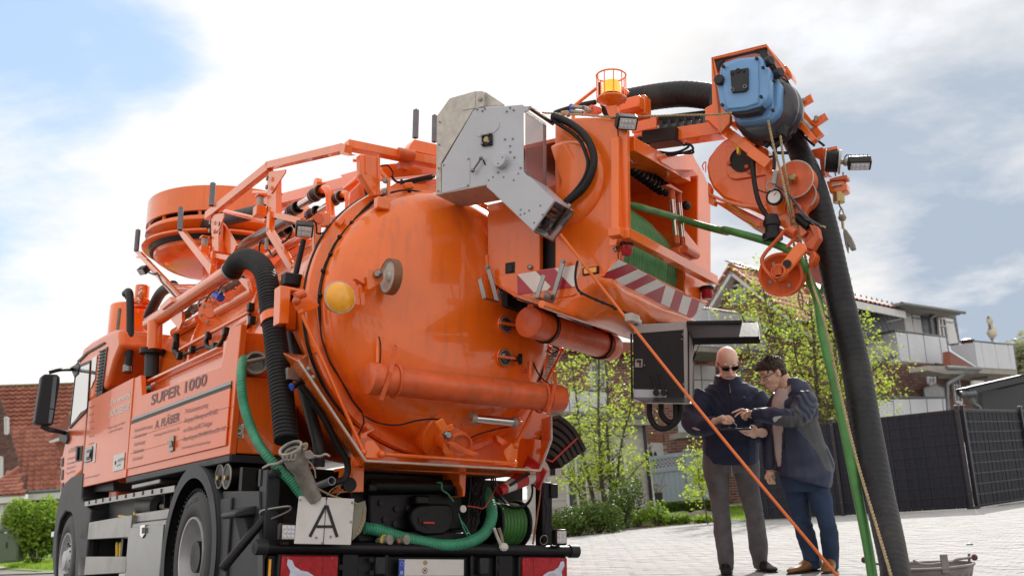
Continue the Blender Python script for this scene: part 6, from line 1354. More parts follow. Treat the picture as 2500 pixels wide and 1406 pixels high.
def inpoly(x,y,P):
    c = False; n = len(P)
    for i in range(n):
        x1,y1 = P[i]; x2,y2 = P[i - 1]
        if (y1 > y) != (y2 > y) and x < (x2 - x1) * (y - y1) / (y2 - y1) + x1: c = not c
    return c
class Wall:
    """a vertical plane through the place seen at pixel p, depth d, running in horizontal direction yaw"""
    def __init__(s,p,d,yaw,off=0):
        s.u = Vector((math.sin(R(yaw)),math.cos(R(yaw)),0)); s.n = Vector((s.u.y,-s.u.x,0))
        if s.n.dot(ray(p)) > 0: s.n = -s.n
        s.o = Wd(p,d) + s.n * off
    def __call__(s,p,off=0):
        r = ray(p); o = s.o + s.n * off; return CAM + r * ((o - CAM).dot(s.n) / r.dot(s.n))
    def uv(s,q): return ((q - s.o).dot(s.u),q.z)
    def at(s,u,z,off=0): q = s.o + s.u * u + s.n * off; return Vector((q.x,q.y,z))
    def poly(s,pts,th=.1,off=0): return M().prism([s(p,off) for p in pts],s.n * -th)
def brickfield(wl,pts,holes,mt,parent,bw=.24,bh=.0833,nmax=300,name='brick',off=.0,soldier=()):
    P = [wl.uv(wl(p)) for p in pts]; H = [[wl.uv(wl(p)) for p in h] for h in holes]; cells = []
    u0 = min(a for a,b in P); u1 = max(a for a,b in P); z0 = min(b for a,b in P); z1_ = max(b for a,b in P)
    j = int(z0 / bh)
    while j * bh < z1_:
        z = (j + .5) * bh; k = int(u0 / bw) - 1
        while k * bw < u1 + bw:
            u = (k + (.5 if j % 2 else 0)) * bw
            ok = inpoly(u,z,P) and not any(inpoly(u + d,z,h) for h in H for d in (-.1,0,.1))
            if ok: cells.append(fr(wl.at(u,z,off + rnd.uniform(-.001,.003)),(wl.u,wl.n,UZ),(bw - .022,.03,bh - .022)))
            k += 1
        j += 1
    for (a,b) in soldier:                       # a course of bricks on end over an opening
        A_,B_ = wl.uv(wl(a)),wl.uv(wl(b)); n = int(abs(B_[0] - A_[0]) / .083)
        for i in range(n): u = A_[0] + (B_[0] - A_[0]) * (i + .5) / n; z = A_[1] + (B_[1] - A_[1]) * (i + .5) / n; cells.append(fr(wl.at(u,z,off + .006),(wl.u,wl.n,UZ),(.07,.03,.23)))
    field(name,cells,mt,parent,nmax=nmax,rest='brickwork')
def KB(mb,name,mt,par,**k): return kid(mb,name,mt,par,**k)
def tilefield(o,u,v,poly_uv,tw,tl,mt,parent,nmax=300,name='roof_tile',th3=.06):
    """tiles on a sloping plane: u along the eave, v up the slope"""
    n = u.cross(v).normalized(); n = n if n.z > 0 else -n; cells = []
    us = [a for a,b in poly_uv]; vs_ = [b for a,b in poly_uv]; j = int(min(vs_) / tl)
    while j * tl < max(vs_):
        k = int(min(us) / tw) - 1
        while k * tw < max(us):
            a,b = (k + .5) * tw,(j + .5) * tl
            if inpoly(a,b,poly_uv): cells.append(fr(o + u * a + v * b + n * .02,(u,(v - n * .22).normalized(),n),(tw * 1.0,tl * 1.06,th3)))
            k += 1
        j += 1
    field(name,cells,mt,parent,'tile',nmax=nmax,rest='tile_field')
# -- paved yard
fd = (g(2380,1242) - g(2036,1258)); fd.z = 0; fd.normalize(); fn = Vector((-fd.y,fd.x,0))
_q = lambda a,b: T0 + TR @ Vector((a,b,0))
yard = [_q(1.75,-1.2),_q(1.75,4.5),_q(1.9,8),g(1375,1312),g(1500,1299),g(1745,1276),g(1850,1273),g(2036,1260),g(2380,1244),g(2600,1216)]
yard2 = [(q.x,q.y) for q in yard] + [(13,20),(13,4.6),(1.2,4.6)]
flat('paved_yard',yard2,ZG + .004,joint_m); pv_root = bpy.data.objects['paved_yard']
cells = []; pw,pl_ = .20,.10
for j in range(-160,260):
    for k in range(-110,140):
        q = fd * ((k + (.5 if j % 2 else 0)) * pw) + fn * (j * pl_) ; q = Vector((q.x + 4,q.y + 12,0))
        d = q - CAM; dep = d.dot(FWD)
        if dep < 4.2: continue
        px = 1250 + F * d.dot(RT) / dep
        if px < 1250 or px > 3400: continue
        l = TI @ (Vector((q.x,q.y,ZG)) - T0)
        if l.x < 1.75 and l.y < 9 or not inpoly(q.x,q.y,yard2): continue
        cells.append(fr(Vector((q.x,q.y,ZG + .006 + rnd.uniform(-.0015,.0015))),(fd,fn,UZ),(pw - .008,pl_ - .009,.012)))
field('paver',cells,paver_m,pv_root,'paver',rest='paving')
# bed and lawn
flat('planting_bed',[g(1340,1322),g(1500,1299),g(1745,1276),g(1750,1262),g(1600,1255),g(1340,1262)],ZG + .006,soil)
flat('lawn',[g(1560,1262),g(1750,1270),g(1858,1272),g(1870,1225),g(1500,1225)],ZG + .010,grass_m)
def tufts(name,pts,n,h,mt,z=ZG,spread=1.0,wdt=.008):
    xs = [p.x for p in pts]; ys = [p.y for p in pts]; P = [(p.x,p.y) for p in pts]; v = []; f = []
    c = 0
    while c < n:
        x,y = rnd.uniform(min(xs),max(xs)),rnd.uniform(min(ys),max(ys))
        if not inpoly(x,y,P): c += .02; continue
        c += 1; a = rnd.uniform(0,6.28); hh = h * rnd.uniform(.5,1.3); w_ = wdt * rnd.uniform(.7,1.5); i = len(v)
        v += [(x - math.cos(a) * w_,y - math.sin(a) * w_,z),(x + math.cos(a) * w_,y + math.sin(a) * w_,z),(x + rnd.uniform(-.4,.4) * hh,y + rnd.uniform(-.4,.4) * hh,z + hh)]; f.append((i,i + 1,i + 2))
    o = build(M().add(v,f),name,mt,sm=False,fix=False); o['kind'] = 'stuff'; return o
tag(tufts('grass_blades',[g(1600,1262),g(1858,1272),g(1870,1228),g(1560,1228)],16000,.06,leaf_b,ZG + .01),'short bright lawn grass behind the stone edging beside the paved yard','grass')
# -- foliage
def leaf(v,f,c,s,d=None):
    a = Vector((rnd.gauss(0,1),rnd.gauss(0,1),rnd.gauss(0,.6))).normalized() if d is None else d; b = perp(a) * math.cos(rnd.uniform(0,6)) + a.cross(perp(a)) * math.sin(rnd.uniform(0,6)); b.normalize(); nn = a.cross(b) * .12
    i = len(v); v += [c - a * s * .5,c + b * s * .32 + nn * s,c + a * s * .5,c - b * s * .32 + nn * s]; f += [(i,i + 1,i + 2),(i,i + 2,i + 3)]
def tree(name,label,cat,base,stems,leaves,lsize,lm,crown_r=.25,group=None,bare=.25,sub=5):
    root = thing(name,label,cat,base,group); tr = M(); v = []; f = []; tips = []
    for st in stems:
        P = smooth([Vector(p) for p in st[0]],5); r0 = st[1]; n = len(P)
        tr.tube(P,[r0 * (1 - .8 * i / (n - 1)) + .004 for i in range(n)],7)
        for i in range(int(n * bare),n):
            tips.append((P[i],.4))
            for _ in range(sub if i % 2 else 0):
                d = Vector((rnd.gauss(0,1),rnd.gauss(0,1),rnd.uniform(.1,1.1))).normalized(); l = st[2] * rnd.uniform(.4,1) * (1.15 - .6 * i / n)
                q = P[i] + d * l + Vector((0,0,-.1 * l)); m_ = P[i].lerp(q,.5) + Vector((0,0,.08 * l)); tr.tube([P[i],m_,q],[r0 * .22 + .002,r0 * .14 + .002,.002],4,cap=False)
                for t in (.35,.5,.65,.8,.9,1,1.05): tips.append((P[i].lerp(q,t) + Vector((rnd.gauss(0,.03),rnd.gauss(0,.03),rnd.gauss(0,.03))),1))
    wts = [w_ for _,w_ in tips]
    for q,_ in rnd.choices(tips,wts,k=leaves // 4):
        c = q + Vector((rnd.gauss(0,1),rnd.gauss(0,1),rnd.gauss(0,1))) * crown_r * .26; big = rnd.uniform(.6,1.3)
        for _i in range(rnd.choice((2,3,4,5,6))): leaf(v,f,c + Vector((rnd.gauss(0,1),rnd.gauss(0,1),rnd.gauss(0,1))) * lsize * .75,lsize * big * rnd.uniform(.6,1.25))
    KB(tr,'trunk',bark,root,fix=False); o = KB(M().add(v,f),'crown',lm,root,sm=False,fix=False); o['kind'] = 'stuff'; return root
def stem(pts,d0,d1=None):
    n = len(pts); return [Wd(p,d0 + (d1 - d0) * i / (n - 1) if d1 else d0) for i,p in enumerate(pts)]
t1 = [(stem(c2(530,1170,520,1000,470,800,455,600,440,300,430,0) + [(1462,880),(1458,825)],23.6,23.2),.055,.6),(stem(c2(570,1180,560,1000,560,780,540,560,520,200) + [(1484,960),(1476,870),(1470,830)],23.6,24),.05,.6),
      (stem(c2(575,1180,590,960,620,760,650,500,690,250,750,50) + [(1545,960),(1548,900)],23.5,23),.035,.5),(stem(c2(430,1130,370,900,310,640,260,450,235,250,228,100) + [(1404,950),(1395,880)],23.6,24.2),.05,.55),
      (stem(c2(490,1100,460,800,420,600,390,350,380,200),23.8,24),.025,.4),(stem(c2(360,1100,260,900,180,780,80,680,20,640),23.6,23),.018,.35),(stem(c2(620,740,760,700,830,600,900,560),23.5,23.3),.012,.3)]
tree('serviceberry_tree','slender multi-stemmed tree with fresh yellow-green leaves growing in front of the white shed','tree',G((1480,1272)),t1,5200,.074,leaf_y,.6)
t2 = [(stem([(2005,1090),(1998,1000),(1990,900),(1985,800),(1975,735)],23,22.6),.06,.9),(stem([(2010,1090),(2025,1000),(2040,900),(2030,800),(2020,745)],23,23.5),.05,.9),(stem([(2000,1090),(1960,1000),(1915,900),(1885,800),(1870,740),(1860,680)],23,22.5),.05,.75),
      (stem([(2020,1090),(2070,1000),(2110,930),(2150,890),(2190,870)],23,23.4),.035,.6),(stem([(1990,1090),(1930,1010),(1860,930),(1830,860),(1815,780),(1800,740)],23,22.8),.035,.65),(stem([(2010,1090),(2060,1010),(2090,960),(2130,970),(2180,980)],23.2,23.8),.03,.6),
      (stem([(2000,1090),(1975,960),(1945,880),(1935,800),(1925,760)],23.2,22.4),.03,.8),(stem([(2000,1090),(2060,900),(2080,830),(2090,790)],23.2,23),.03,.7)]
tree('serviceberry_tree','broad bushy tree with yellow-green spring leaves behind the dark fence','tree',G((2005,1255)),t2,6800,.074,leaf_y,.8,bare=.1,sub=6)
tree('sapling','thin young sapling with yellowish leaves beside the blue-grey fence panels','tree',G(c3(875,1350)),[(stem(c3(875,1345,850,1200,815,1000,780,860,760,700,745,500,720,280),19.5),.012,.28),(stem(c3(800,940,730,780,680,680,560,590),19.5),.006,.16),(stem(c3(810,980,720,1000,620,980),19.5),.004,.1),(stem(c3(770,860,820,760,830,640),19.5),.006,.15)],800,.065,leaf_y,.22,bare=.35,sub=3)
def shrub(name,label,cat,base,rx,ry,rz,n,ls,lm,stems=10,group=None,lump=5,stemh=0):
    root = thing(name,label,cat,base,group); v = []; f = []; tr = M(); b = Vector(base)
    L = [(Vector((rnd.uniform(-.6,.6) * rx,rnd.uniform(-.6,.6) * ry,rnd.uniform(.35,.8) * rz + stemh)),rnd.uniform(.35,.6)) for _ in range(lump)] + [(Vector((0,0,rz * .5 + stemh)),.75)]
    for c,s in L:
        tr.tube([b,b + Vector((c.x * .4,c.y * .4,c.z * .5)),b + c],[.018,.012,.004],5)
    for i in range(stems):
        a = rnd.uniform(0,6.28); q = b + Vector((math.cos(a) * rx * .7,math.sin(a) * ry * .7,rz * rnd.uniform(.5,1) + stemh)); tr.tube([b + Vector((math.cos(a) * .05,math.sin(a) * .05,0)),b.lerp(q,.6),q],[.008,.006,.002],4)
    for _ in range(n):
        c,s = rnd.choice(L); d = Vector((rnd.gauss(0,1),rnd.gauss(0,1),rnd.gauss(0,1))).normalized(); rr = rnd.random() ** .35
        p = b + c + Vector((d.x * rx * s,d.y * ry * s,d.z * rz * s)) * rr
        if p.z < ZG + .01: p.z = ZG + rnd.uniform(.01,.1)
        leaf(v,f,p,ls * rnd.uniform(.5,1.4))
    KB(tr,'stem',bark,root,fix=False); o = KB(M().add(v,f),'foliage',lm,root,sm=False,fix=False); o['kind'] = 'stuff'; return root
def base_at(px,py): return G((px,py))
SHR = [((1372,1312),.55,.42,1900,'low dark juniper at the left end of the bed, beside the truck bumper'),((1415,1308),.6,.45,2200,'spreading juniper in front of the left shed window'),((1460,1303),.6,.5,2200,'spreading juniper at the foot of the multi-stemmed tree'),((1522,1290),.5,.85,2400,'taller feathery juniper under the right shed window')]
for p,r_,h_,n_,lb in SHR: shrub('juniper_shrub',lb,'shrub',base_at(*p),r_,r_ * .8,h_,n_,.06,leaf_g,6,'junipers along the bed in front of the shed')
PLT = [((1560,1285),.35,.3,'leafy pale green plant in the bed, left of the planter'),((1602,1284),.35,.42,'pale green plant with upright leaves in front of the dark planter'),((1637,1281),.3,.2,'low pale green plant at the stone edging under the hedge'),((1672,1279),.25,.16,'small low plant between the edging stones near the sapling'),((1722,1277),.3,.14,'flat green cushion plant by the man in the grey trousers')]
for p,r_,h_,lb in PLT: shrub('bed_plant',lb,'plant',base_at(*p),r_,r_ * .7,h_,380,.075,leaf_b,5,'leafy plants at the edge of the bed')
for i,(x,y,s_,lb) in enumerate(((1583,1278,.16,'grey edging stone under the pale green plants'),(1650,1272,.24,'large rounded edging stone below the clipped hedge'),(1668,1268,.2,'rounded edging stone just right of the largest one'),(1692,1271,.2,'flat grey edging stone left of the sapling stem'),(1712,1268,.24,'brown edging stone right of the sapling stem'),(1736,1266,.2,'edging stone half behind the grey trouser leg'))):
    b = G((x,y)); mb = M(); mb.ball(b + Vector((0,0,s_ * .3)),s_,12,(1.1,.8,.55))
    mb.v = [tuple(Vector(q) + noise.noise_vector(Vector(q) * 5) * .05) for q in mb.v]; o = build(mb,'edging_stone',stone_m,sm=True,ang=60); at(o,b); tag(o,lb,'stone','field stones edging the bed')
# clipped hedge
hw0 = Wall(c3(330,1200),25,90); hb = thing('box_hedge','low clipped dark green hedge in front of the blue-grey fence','hedge',hw0(c3(640,1200)))
v = []; f = []
u0 = hw0.uv(hw0(c3(325,1150)))[0]; u1 = hw0.uv(hw0((1752,1230)))[0]; zt = hw0(c3(640,1050)).z
for _ in range(9000):
    u = rnd.uniform(u0,u1); q = hw0.at(u,ZG + (zt - ZG) * rnd.random() ** .6,rnd.uniform(-.3,.12)); leaf(v,f,q,.05 * rnd.uniform(.6,1.3))
o = kid(M().add(v,f),'foliage',leaf_h,hb,sm=False,fix=False); o['kind'] = 'stuff'
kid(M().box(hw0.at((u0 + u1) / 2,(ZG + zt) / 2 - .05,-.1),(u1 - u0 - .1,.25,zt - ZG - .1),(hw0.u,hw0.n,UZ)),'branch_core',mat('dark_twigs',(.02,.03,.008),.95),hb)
# planter with driftwood
pb = G(c3(250,1262)); pd = (pb - CAM).dot(FWD); pwl = Wall(c3(250,1262),pd,90)
pt = thing('planter','tall dark tapered planter beside the shed corner','planter',pb)
zt_ = pwl(c3(255,945)).z; hw_p = abs(pwl.uv(pwl(c3(326,960)))[0] - pwl.uv(pwl(c3(185,960)))[0]) / 2
mb = M(); r0,r1 = hw_p * .78,hw_p
def sq(r,z): return [pb + Vector((a * r,b * r,z - pb.z)) for a,b in ((-1,-1),(1,-1),(1,1),(-1,1))]
A_ = sq(r0,ZG + .01); B_ = sq(r1,zt_); C_ = sq(r1 * .85,zt_); D_ = sq(r1 * .8,zt_ - .05)
mb.add(A_ + B_ + C_ + D_,[(0,1,5,4),(1,2,6,5),(2,3,7,6),(3,0,4,7),(4,5,9,8),(5,6,10,9),(6,7,11,10),(7,4,8,11),(8,9,13,12),(9,10,14,13),(10,11,15,14),(11,8,12,15),(0,3,2,1)]); kid(mb,'pot',mat('dark_planter',(.03,.03,.032),.6),pt,fix=True)
kid(M().box(pb + Vector((0,0,zt_ - pb.z - .045)),(r1 * 1.6,r1 * 1.6,.02)),'soil',soil,pt)
dwm = mat('driftwood',(.30,.23,.15),.85,var=.25,vs=20,bump=.5,bs=40)
dr = thing('driftwood','gnarled pale driftwood standing in the dark planter','driftwood',pb + Vector((0,0,zt_ - pb.z)))
for pts,w_ in ((c3(230,950,200,900,165,840,150,700,140,540),22),(c3(235,950,230,880,280,860,300,760,332,700),16),(c3(240,950,290,890,330,855,372,845),14),(c3(225,950,235,880,232,825),14),(c3(150,560,120,460,150,390,195,300),13),(c3(180,930,190,850,250,850),26)):
    P = smooth([Wd(p,pd) for p in pts],5); n = len(P); kid(M().tube(P,[w_ / 5.2 * pd / F / 2 * (1 - .55 * i / n) for i in range(n)],8),'branch',dwm,dr)
# -- anthracite privacy fence
def panel_fence(A,B,H,label,posts,grp):
    d = (B - A); Lh = d.length; d.normalize(); n = Vector((d.y,-d.x,0)); n = n if n.dot(CAM - A) > 0 else -n
    root = thing('privacy_fence',label,'fence',(A + B) / 2,grp)
    sw = .092; N = int(Lh / sw); sw = Lh / N
    field('strip',[fr(A + d * (i + .5) * sw + UZ * (H / 2 + .015) + n * (.006 * (i % 2) - .004),(d,n,UZ),(sw - .0025,.008,H - .02)) for i in range(N)],anthr,root)
    for k in range(10):
        z = .06 + k * (H - .08) / 9
        kid(M().beam(A + UZ * z + n * .016,B + UZ * z + n * .018,.012,.012),'rail_wire',anthr_m,root);
    kid(M().box((A + B) / 2 + UZ * (H / 2 + .03) - n * .012,(Lh,.004,H - .06),(d,n,UZ)),'backing',anthr_m,root)
    mw = M()
    for i in range(int(Lh / .05)): q = A + d * (i + .5) * .05 + n * .011; mw.beam(q + UZ * .0,q + UZ * (H + .015),.004,.004,up=d)
    o = kid(mw,'mesh_wire',anthr_m,root,sm=False,fix=False); o['kind'] = 'stuff'
    kid(M().beam(A + UZ * (H + .01),B + UZ * (H + .01),.03,.02),'top_profile',anthr_m,root)
    for t in posts:
        q = A + d * Lh * t + n * .03; po = kid(M().box(q + UZ * (H / 2 + .03),(.06,.05,H + .06),(d,n,UZ)),'post',anthr_m,root,bev=.006); kid(M().box(q + UZ * (H + .075),(.08,.07,.03),(d,n,UZ)),'post_cap',zincg,po,base=root.location,bev=.008)
        for k in range(5): kid(M().lathe(q + n * .027 + UZ * (.25 + k * H * .21),n,[(0,.012),(.006,.01),(.006,.001)],8),'clamp_screw',steel,po,base=root.location)
    return root
cA = g(1858,1271); cB = g(2378,1243); cC = cB + (g(2520,1221) - cB).normalized() * 3.4
HF = .8 + (1131 - 999) / F * 17.9 - ZG
panel_fence(cA,cB,HF,'anthracite slatted privacy fence behind the two men, up to the corner post',(.42,.995),'dark privacy fences round the yard')
panel_fence(cB + (cC - cB) * .02,cC,HF,'anthracite slatted privacy fence on the right edge, from the corner post rightwards',(.008,.82),'dark privacy fences round the yard')
o = kid(M().box(cB + UZ * .03,(.16,.16,.05)),'post_foot',anthr_m,bpy.data.objects['privacy_fence'])
# -- white shed
sh = Wall((1597,1262),26.5,75); shed = thing('garden_shed','pale grey-white boarded shed with lattice windows behind the small tree','shed',sh((1500,1270)))
prof = [(1340,1010),(1565,1036),(1598,1262),(1340,1300)]
kid(sh.poly([(1290,1000),(1564,1034),(1600,1266),(1290,1300)],.1,-.03),'wall',plank_m,shed)
W1 = c2(490,400,690,395,755,1000,545,1010); W2 = c2(85,480,290,480,330,1035,120,1050)
up = sh.uv(sh((1330,1100)))[0]; uq = sh.uv(sh(c2(890,160)))[0]; ztop = sh(c2(700,160)).z
hs_ = [[sh.uv(sh(p)) for p in W1],[sh.uv(sh(p)) for p in W2]]; cells = []; ph = .155; j = 0
ua,ub = min(up,uq),max(up,uq)
while ZG + (j + .5) * ph < ztop:
    z = ZG + (j + .5) * ph; cut = [(ua,ub)]
    for h in hs_:
        if min(b for a,b in h) < z < max(b for a,b in h):
            l,r = min(a for a,b in h),max(a for a,b in h); cut = [q for (a,b) in cut for q in ((a,min(b,l)),(max(a,r),b)) if q[1] - q[0] > .05]
    for a,b in cut: cells.append(fr(sh.at((a + b) / 2,z,.012),(sh.u,(sh.n + UZ * .05).normalized(),UZ),(b - a - .01,.025,ph - .008)))
    j += 1
field('plank',cells,plank_m,shed)
for Wn in (W1,W2):
    wn = kid(M().prism([sh(p,.01) for p in Wn],sh.n * -.02),'window',glassb,shed)
    def bar(a,b,w_,nm='muntin'): kid(M().beam(sh(a,.03),sh(b,.03),.03,w_,up=sh.n.cross((sh(b) - sh(a)).normalized())),nm,whitep,wn,base=shed.location)
    for i in range(4): bar(Wn[i],Wn[(i + 1) % 4],.07,'window_frame')
    lerp = lambda p,q,t: (p[0] + (q[0] - p[0]) * t,p[1] + (q[1] - p[1]) * t)
    bar(lerp(Wn[0],Wn[1],.5),lerp(Wn[3],Wn[2],.5),.05)
    for t in (.35,.68): bar(lerp(Wn[0],Wn[3],t),lerp(Wn[1],Wn[2],t),.03)
kid(M().beam(sh((1569,1037),.04),sh((1600,1266),.04),.09,.09,up=sh.n),'corner_board',whitep,shed)
kid(M().tube([sh(c2(900,160),.1),sh(c2(935,500),.1),sh(c2(1000,1105),.1),sh(c2(1030,1120),.1)],.045,10),'downpipe',anthr_m,shed)
kid(sh.poly(c2(-100,40,900,60,980,95,975,155,880,160,-100,130),.5,.3),'fascia',concrete,shed)
kid(M().prism([sh(p,.35) for p in c2(-100,30,905,52,980,88,-100,40)],sh.n * -2.5),'roof',zincg,shed)
# -- blue-grey lattice fence
lf = Wall(c3(580,1000),29,72); lfr = thing('lattice_fence','blue-grey plastic fence with a diagonal lattice top, behind the planter','fence',lf(c3(500,1100)))
def lbeam(a,b,w_,nm='rail',th=.05,off=.02,mt=None,par=None): return kid(M().beam(lf(a,off),lf(b,off),th,w_,up=lf.n.cross((lf(b) - lf(a)).normalized())),nm,mt or latt_m,lfr,bev=.004)
lbeam(c3(120,515),c3(590,450),.10); lbeam(c3(140,680),c3(600,625),.12)
lbeam(c3(640,455),c3(980,440),.10);
for p0,p1 in ((c3(600,410),c3(648,1060)),(c3(120,500),c3(175,1090))): lbeam(p0,p1,.13,'fence_post',.13)
kid(M().box(lf(c3(608,405),.02),(.2,.2,.05)),'post_cap',latt_m,lfr)
ql = [lf.uv(lf(p)) for p in c3(135,530,575,470,585,635,148,690)]; uL,uR = min(a for a,b in ql),max(a for a,b in ql)
def lslat(u0_,u1_,z0_,z1_,off): kid(M().beam(lf.at(u0_,z0_,off),lf.at(u1_,z1_,off),.008,.035,up=lf.n.cross(Vector((lf.u * (u1_ - u0_) + UZ * (z1_ - z0_)).normalized()))),'lattice_slat',latt_m,lfr,sm=False)
def ed(u,k): # lower / upper edge heights
    a,b = (ql[3],ql[2]) if k == 0 else (ql[0],ql[1]); t = (u - a[0]) / (b[0] - a[0]); return a[1] + (b[1] - a[1]) * t
hh = ed((uL + uR) / 2,1) - ed((uL + uR) / 2,0); u = uL - hh
while u < uR:
    a,b = max(u,uL),min(u + hh,uR)
    if b - a > .03:
        zb0 = ed(a,0) + (a - u); zb1 = ed(b,0) + (b - u); lslat(a,b,zb0,zb1,.02); lslat(a,b,ed(a,0) + hh - (a - u),ed(b,0) + hh - (b - u),.03)
    u += .115
cells = []; a0 = lf.uv(lf(c3(150,700)))[0]; a1 = lf.uv(lf((1760,1100)))[0]; u = min(a0,a1)
while u < max(a0,a1):
    z1b = lf(c3(400,660)).z if u < lf.uv(lf(c3(610,600)))[0] else lf(c3(800,460)).z
    cells.append(fr(lf.at(u,(ZG + z1b) / 2,0),(lf.u,lf.n,UZ),(.145,.03,z1b - ZG))); u += .15
field('fence_board',cells,latt_m,lfr)
for p,lb in (((150,560),'small dark conifer tip behind the lattice fence, next to the shed'),((205,580),'small dark conifer tip behind the lattice fence, right of the other tip')):
    q = Wall(c3(*p),30.5,72)(c3(p[0],430)); b = Vector((q.x,q.y,ZG)); cn = thing('conifer',lb,'shrub',b,'small conifers behind the lattice fence'); v = []; f = []; hh_ = q.z - ZG
    for _ in range(1500):
        t = rnd.random() ** .8; r_ = .26 * (1 - t) ** .6 * rnd.random() ** .5; a = rnd.uniform(0,6.28); leaf(v,f,b + Vector((math.cos(a) * r_,math.sin(a) * r_,t * hh_)),.05)
    o = kid(M().add(v,f),'foliage',leaf_g,cn,sm=False,fix=False); o['kind'] = 'stuff'; kid(M().tube([b,b + UZ * hh_ * .95],[.03,.005],6),'trunk',bark,cn)
# == HOUSES
EY = 36
def B_(wl,name,pts,mt,par,th=.08,off=0,**k): return kid(wl.poly(pts,th,off),name,mt,par,**k)
def bars(wl,par,lines,w_,mt,name,th=.05,off=.03,base=None):
    for a,b in lines: kid(M().beam(wl(a,off),wl(b,off),th,w_,up=wl.n.cross((wl(b) - wl(a)).normalized())),name,mt,par,base=base)
def window(wl,pts,par,cross=True,glass_=None,off=.03,name='window'):
    o = B_(wl,name,pts,glass_ or glassb,par,.03,off); L4 = pts + [pts[0]]
    bars(wl,o,[(L4[i],L4[i + 1]) for i in range(4)],.07,whitep,'window_frame',.06,off + .01,par.location)
    if cross:
        md_ = lambda a,b,t=.5: (a[0] + (b[0] - a[0]) * t,a[1] + (b[1] - a[1]) * t)
        bars(wl,o,[(md_(pts[0],pts[1]),md_(pts[3],pts[2])),(md_(pts[0],pts[3],.35),md_(pts[1],pts[2],.35))],.04,whitep,'muntin',.04,off + .01,par.location)
    return o
gw = Wall((1783,760),34,-90 + EY); gh = thing('gable_house','brick house with steep gable, small attic window and faded red roof behind the trees','house',gw((1800,1200)))
gp_ = [c5(530,168),c5(205,650),(1728,800),(1735,1235),(2090,1215),(2080,890),c5(1545,872)]
B_(gw,'wall',gp_,mortar,gh,.3)
win = c5(495,350,690,308,712,560,520,600)
brickfield(gw,gp_,[win,c5(1240,880,1420,840,1440,1090,1270,1120)],brick_m,gh,soldier=[(c5(478,300),c5(680,262))])
window(gw,win,gh); window(gw,c5(1240,880,1420,840,1440,1090,1270,1120),gh)
e1v = Vector((math.sin(R(EY)),math.cos(R(EY)),0)); apx = gw((1783,653),.5); fR = gw((2072,880),.5); fL = gw((1694,795),.5)
LN = 13
sl = (apx - fR).normalized(); th_ = UZ * -.12
kid(M().prism([apx,fR,fR + e1v * LN,apx + e1v * LN],th_),'roof',tile_p,gh)
rl_ = (apx - fR).length; tilefield(fR + UZ * .02,e1v,sl,[(0,0),(LN,0),(LN,rl_),(0,rl_)],.30,.34,tile_p,gh,nmax=300)
kid(M().prism([apx,fL,fL + e1v * LN,apx + e1v * LN],th_),'roof',tile_p,gh)
for a,b,s_ in ((apx,fR,1),(apx,fL,-1)):
    n = int((a - b).length / .33); d = (b - a).normalized()
    for i in range(n): kid(M().beam(a + d * (i * .33 + .02) + UZ * .04,a + d * (i * .33 + .345) + UZ * .06,.2,.06,up=gw.n.cross(d)),'verge_tile',tile_m,gh)
    kid(M().beam(a + UZ * -.14 - gw.n * .02,b + UZ * -.14 - gw.n * .02,.04,.17 if s_ > 0 else .16,up=gw.n.cross(d)),'bargeboard',whitep,gh)
    kid(M().beam(a + UZ * -.22 - gw.n * .28,b + UZ * -.22 - gw.n * .28,.48,.03,up=gw.n.cross(d)),'soffit',whitep,gh)
for i in range(int(LN / .36)): kid(M().tube([apx + e1v * (i * .36) + UZ * .05,apx + e1v * (i * .36 + .38) + UZ * .06],.10,8),'ridge_tile',mat('mossy_ridge_tile',(.17,.13,.06),.9,var=.3,vs=12) if i == 0 else bpy.data.materials['mossy_ridge_tile'],gh)
# balcony of the gable house
def balcony(wl,name,label,pts,cuts,rail,floor_depth=1.4,back=True,group='white panelled balconies',th=.03,mt=panel_w):
    """pts: outline in the plane; cuts: dividing lines (top, bottom) between panels"""
    ob = thing(name,label,'balcony',wl(pts[-1]),group); tl,tr,br,bl = pts
    C_ = [(tl,bl)] + cuts + [(tr,br)]
    for (a,b),(c,d) in zip(C_,C_[1:]):
        sh_ = lambda p,q,t: (p[0] + (q[0] - p[0]) * t,p[1] + (q[1] - p[1]) * t)
        g_ = min(.3,1.2 / max(4,abs(c[0] - a[0]))); kid(wl.poly([sh_(a,c,g_),sh_(a,c,1 - g_),sh_(b,d,1 - g_),sh_(b,d,g_)],th),'panel',mt,ob)
    for (a,b) in C_: kid(M().beam(wl(a,-.05),wl(b,-.05),.03,.03,up=wl.u),'baluster',zincg,ob)
    A_,Bq = wl(rail[0],-.02),wl(rail[1],-.02); kid(M().tube([A_,Bq],.03,8),'handrail',mat('white_rail',(.6,.6,.6),.4) if rail[2] and 'white_rail' not in bpy.data.materials else (bpy.data.materials['white_rail'] if rail[2] else zincg),ob)
    kid(M().prism([wl(bl,-.02),wl(br,-.02),wl(br,-.02) - wl.n * floor_depth,wl(bl,-.02) - wl.n * floor_depth],UZ * -.16),'floor_slab',concrete,ob)
    return ob
bA = Wall((1790,810),30.5,EY)
balcony(bA,'balcony','white panelled balcony below the gable, above the open lid of the control box',[c5(-120,640),c5(900,790),c5(1040,1268),c5(-120,1175)],[(c5(172,690),c5(232,1205)),(c5(500,735),c5(560,1235)),(c5(700,760),c5(800,1250))],(c5(95,655),c5(860,765),1))
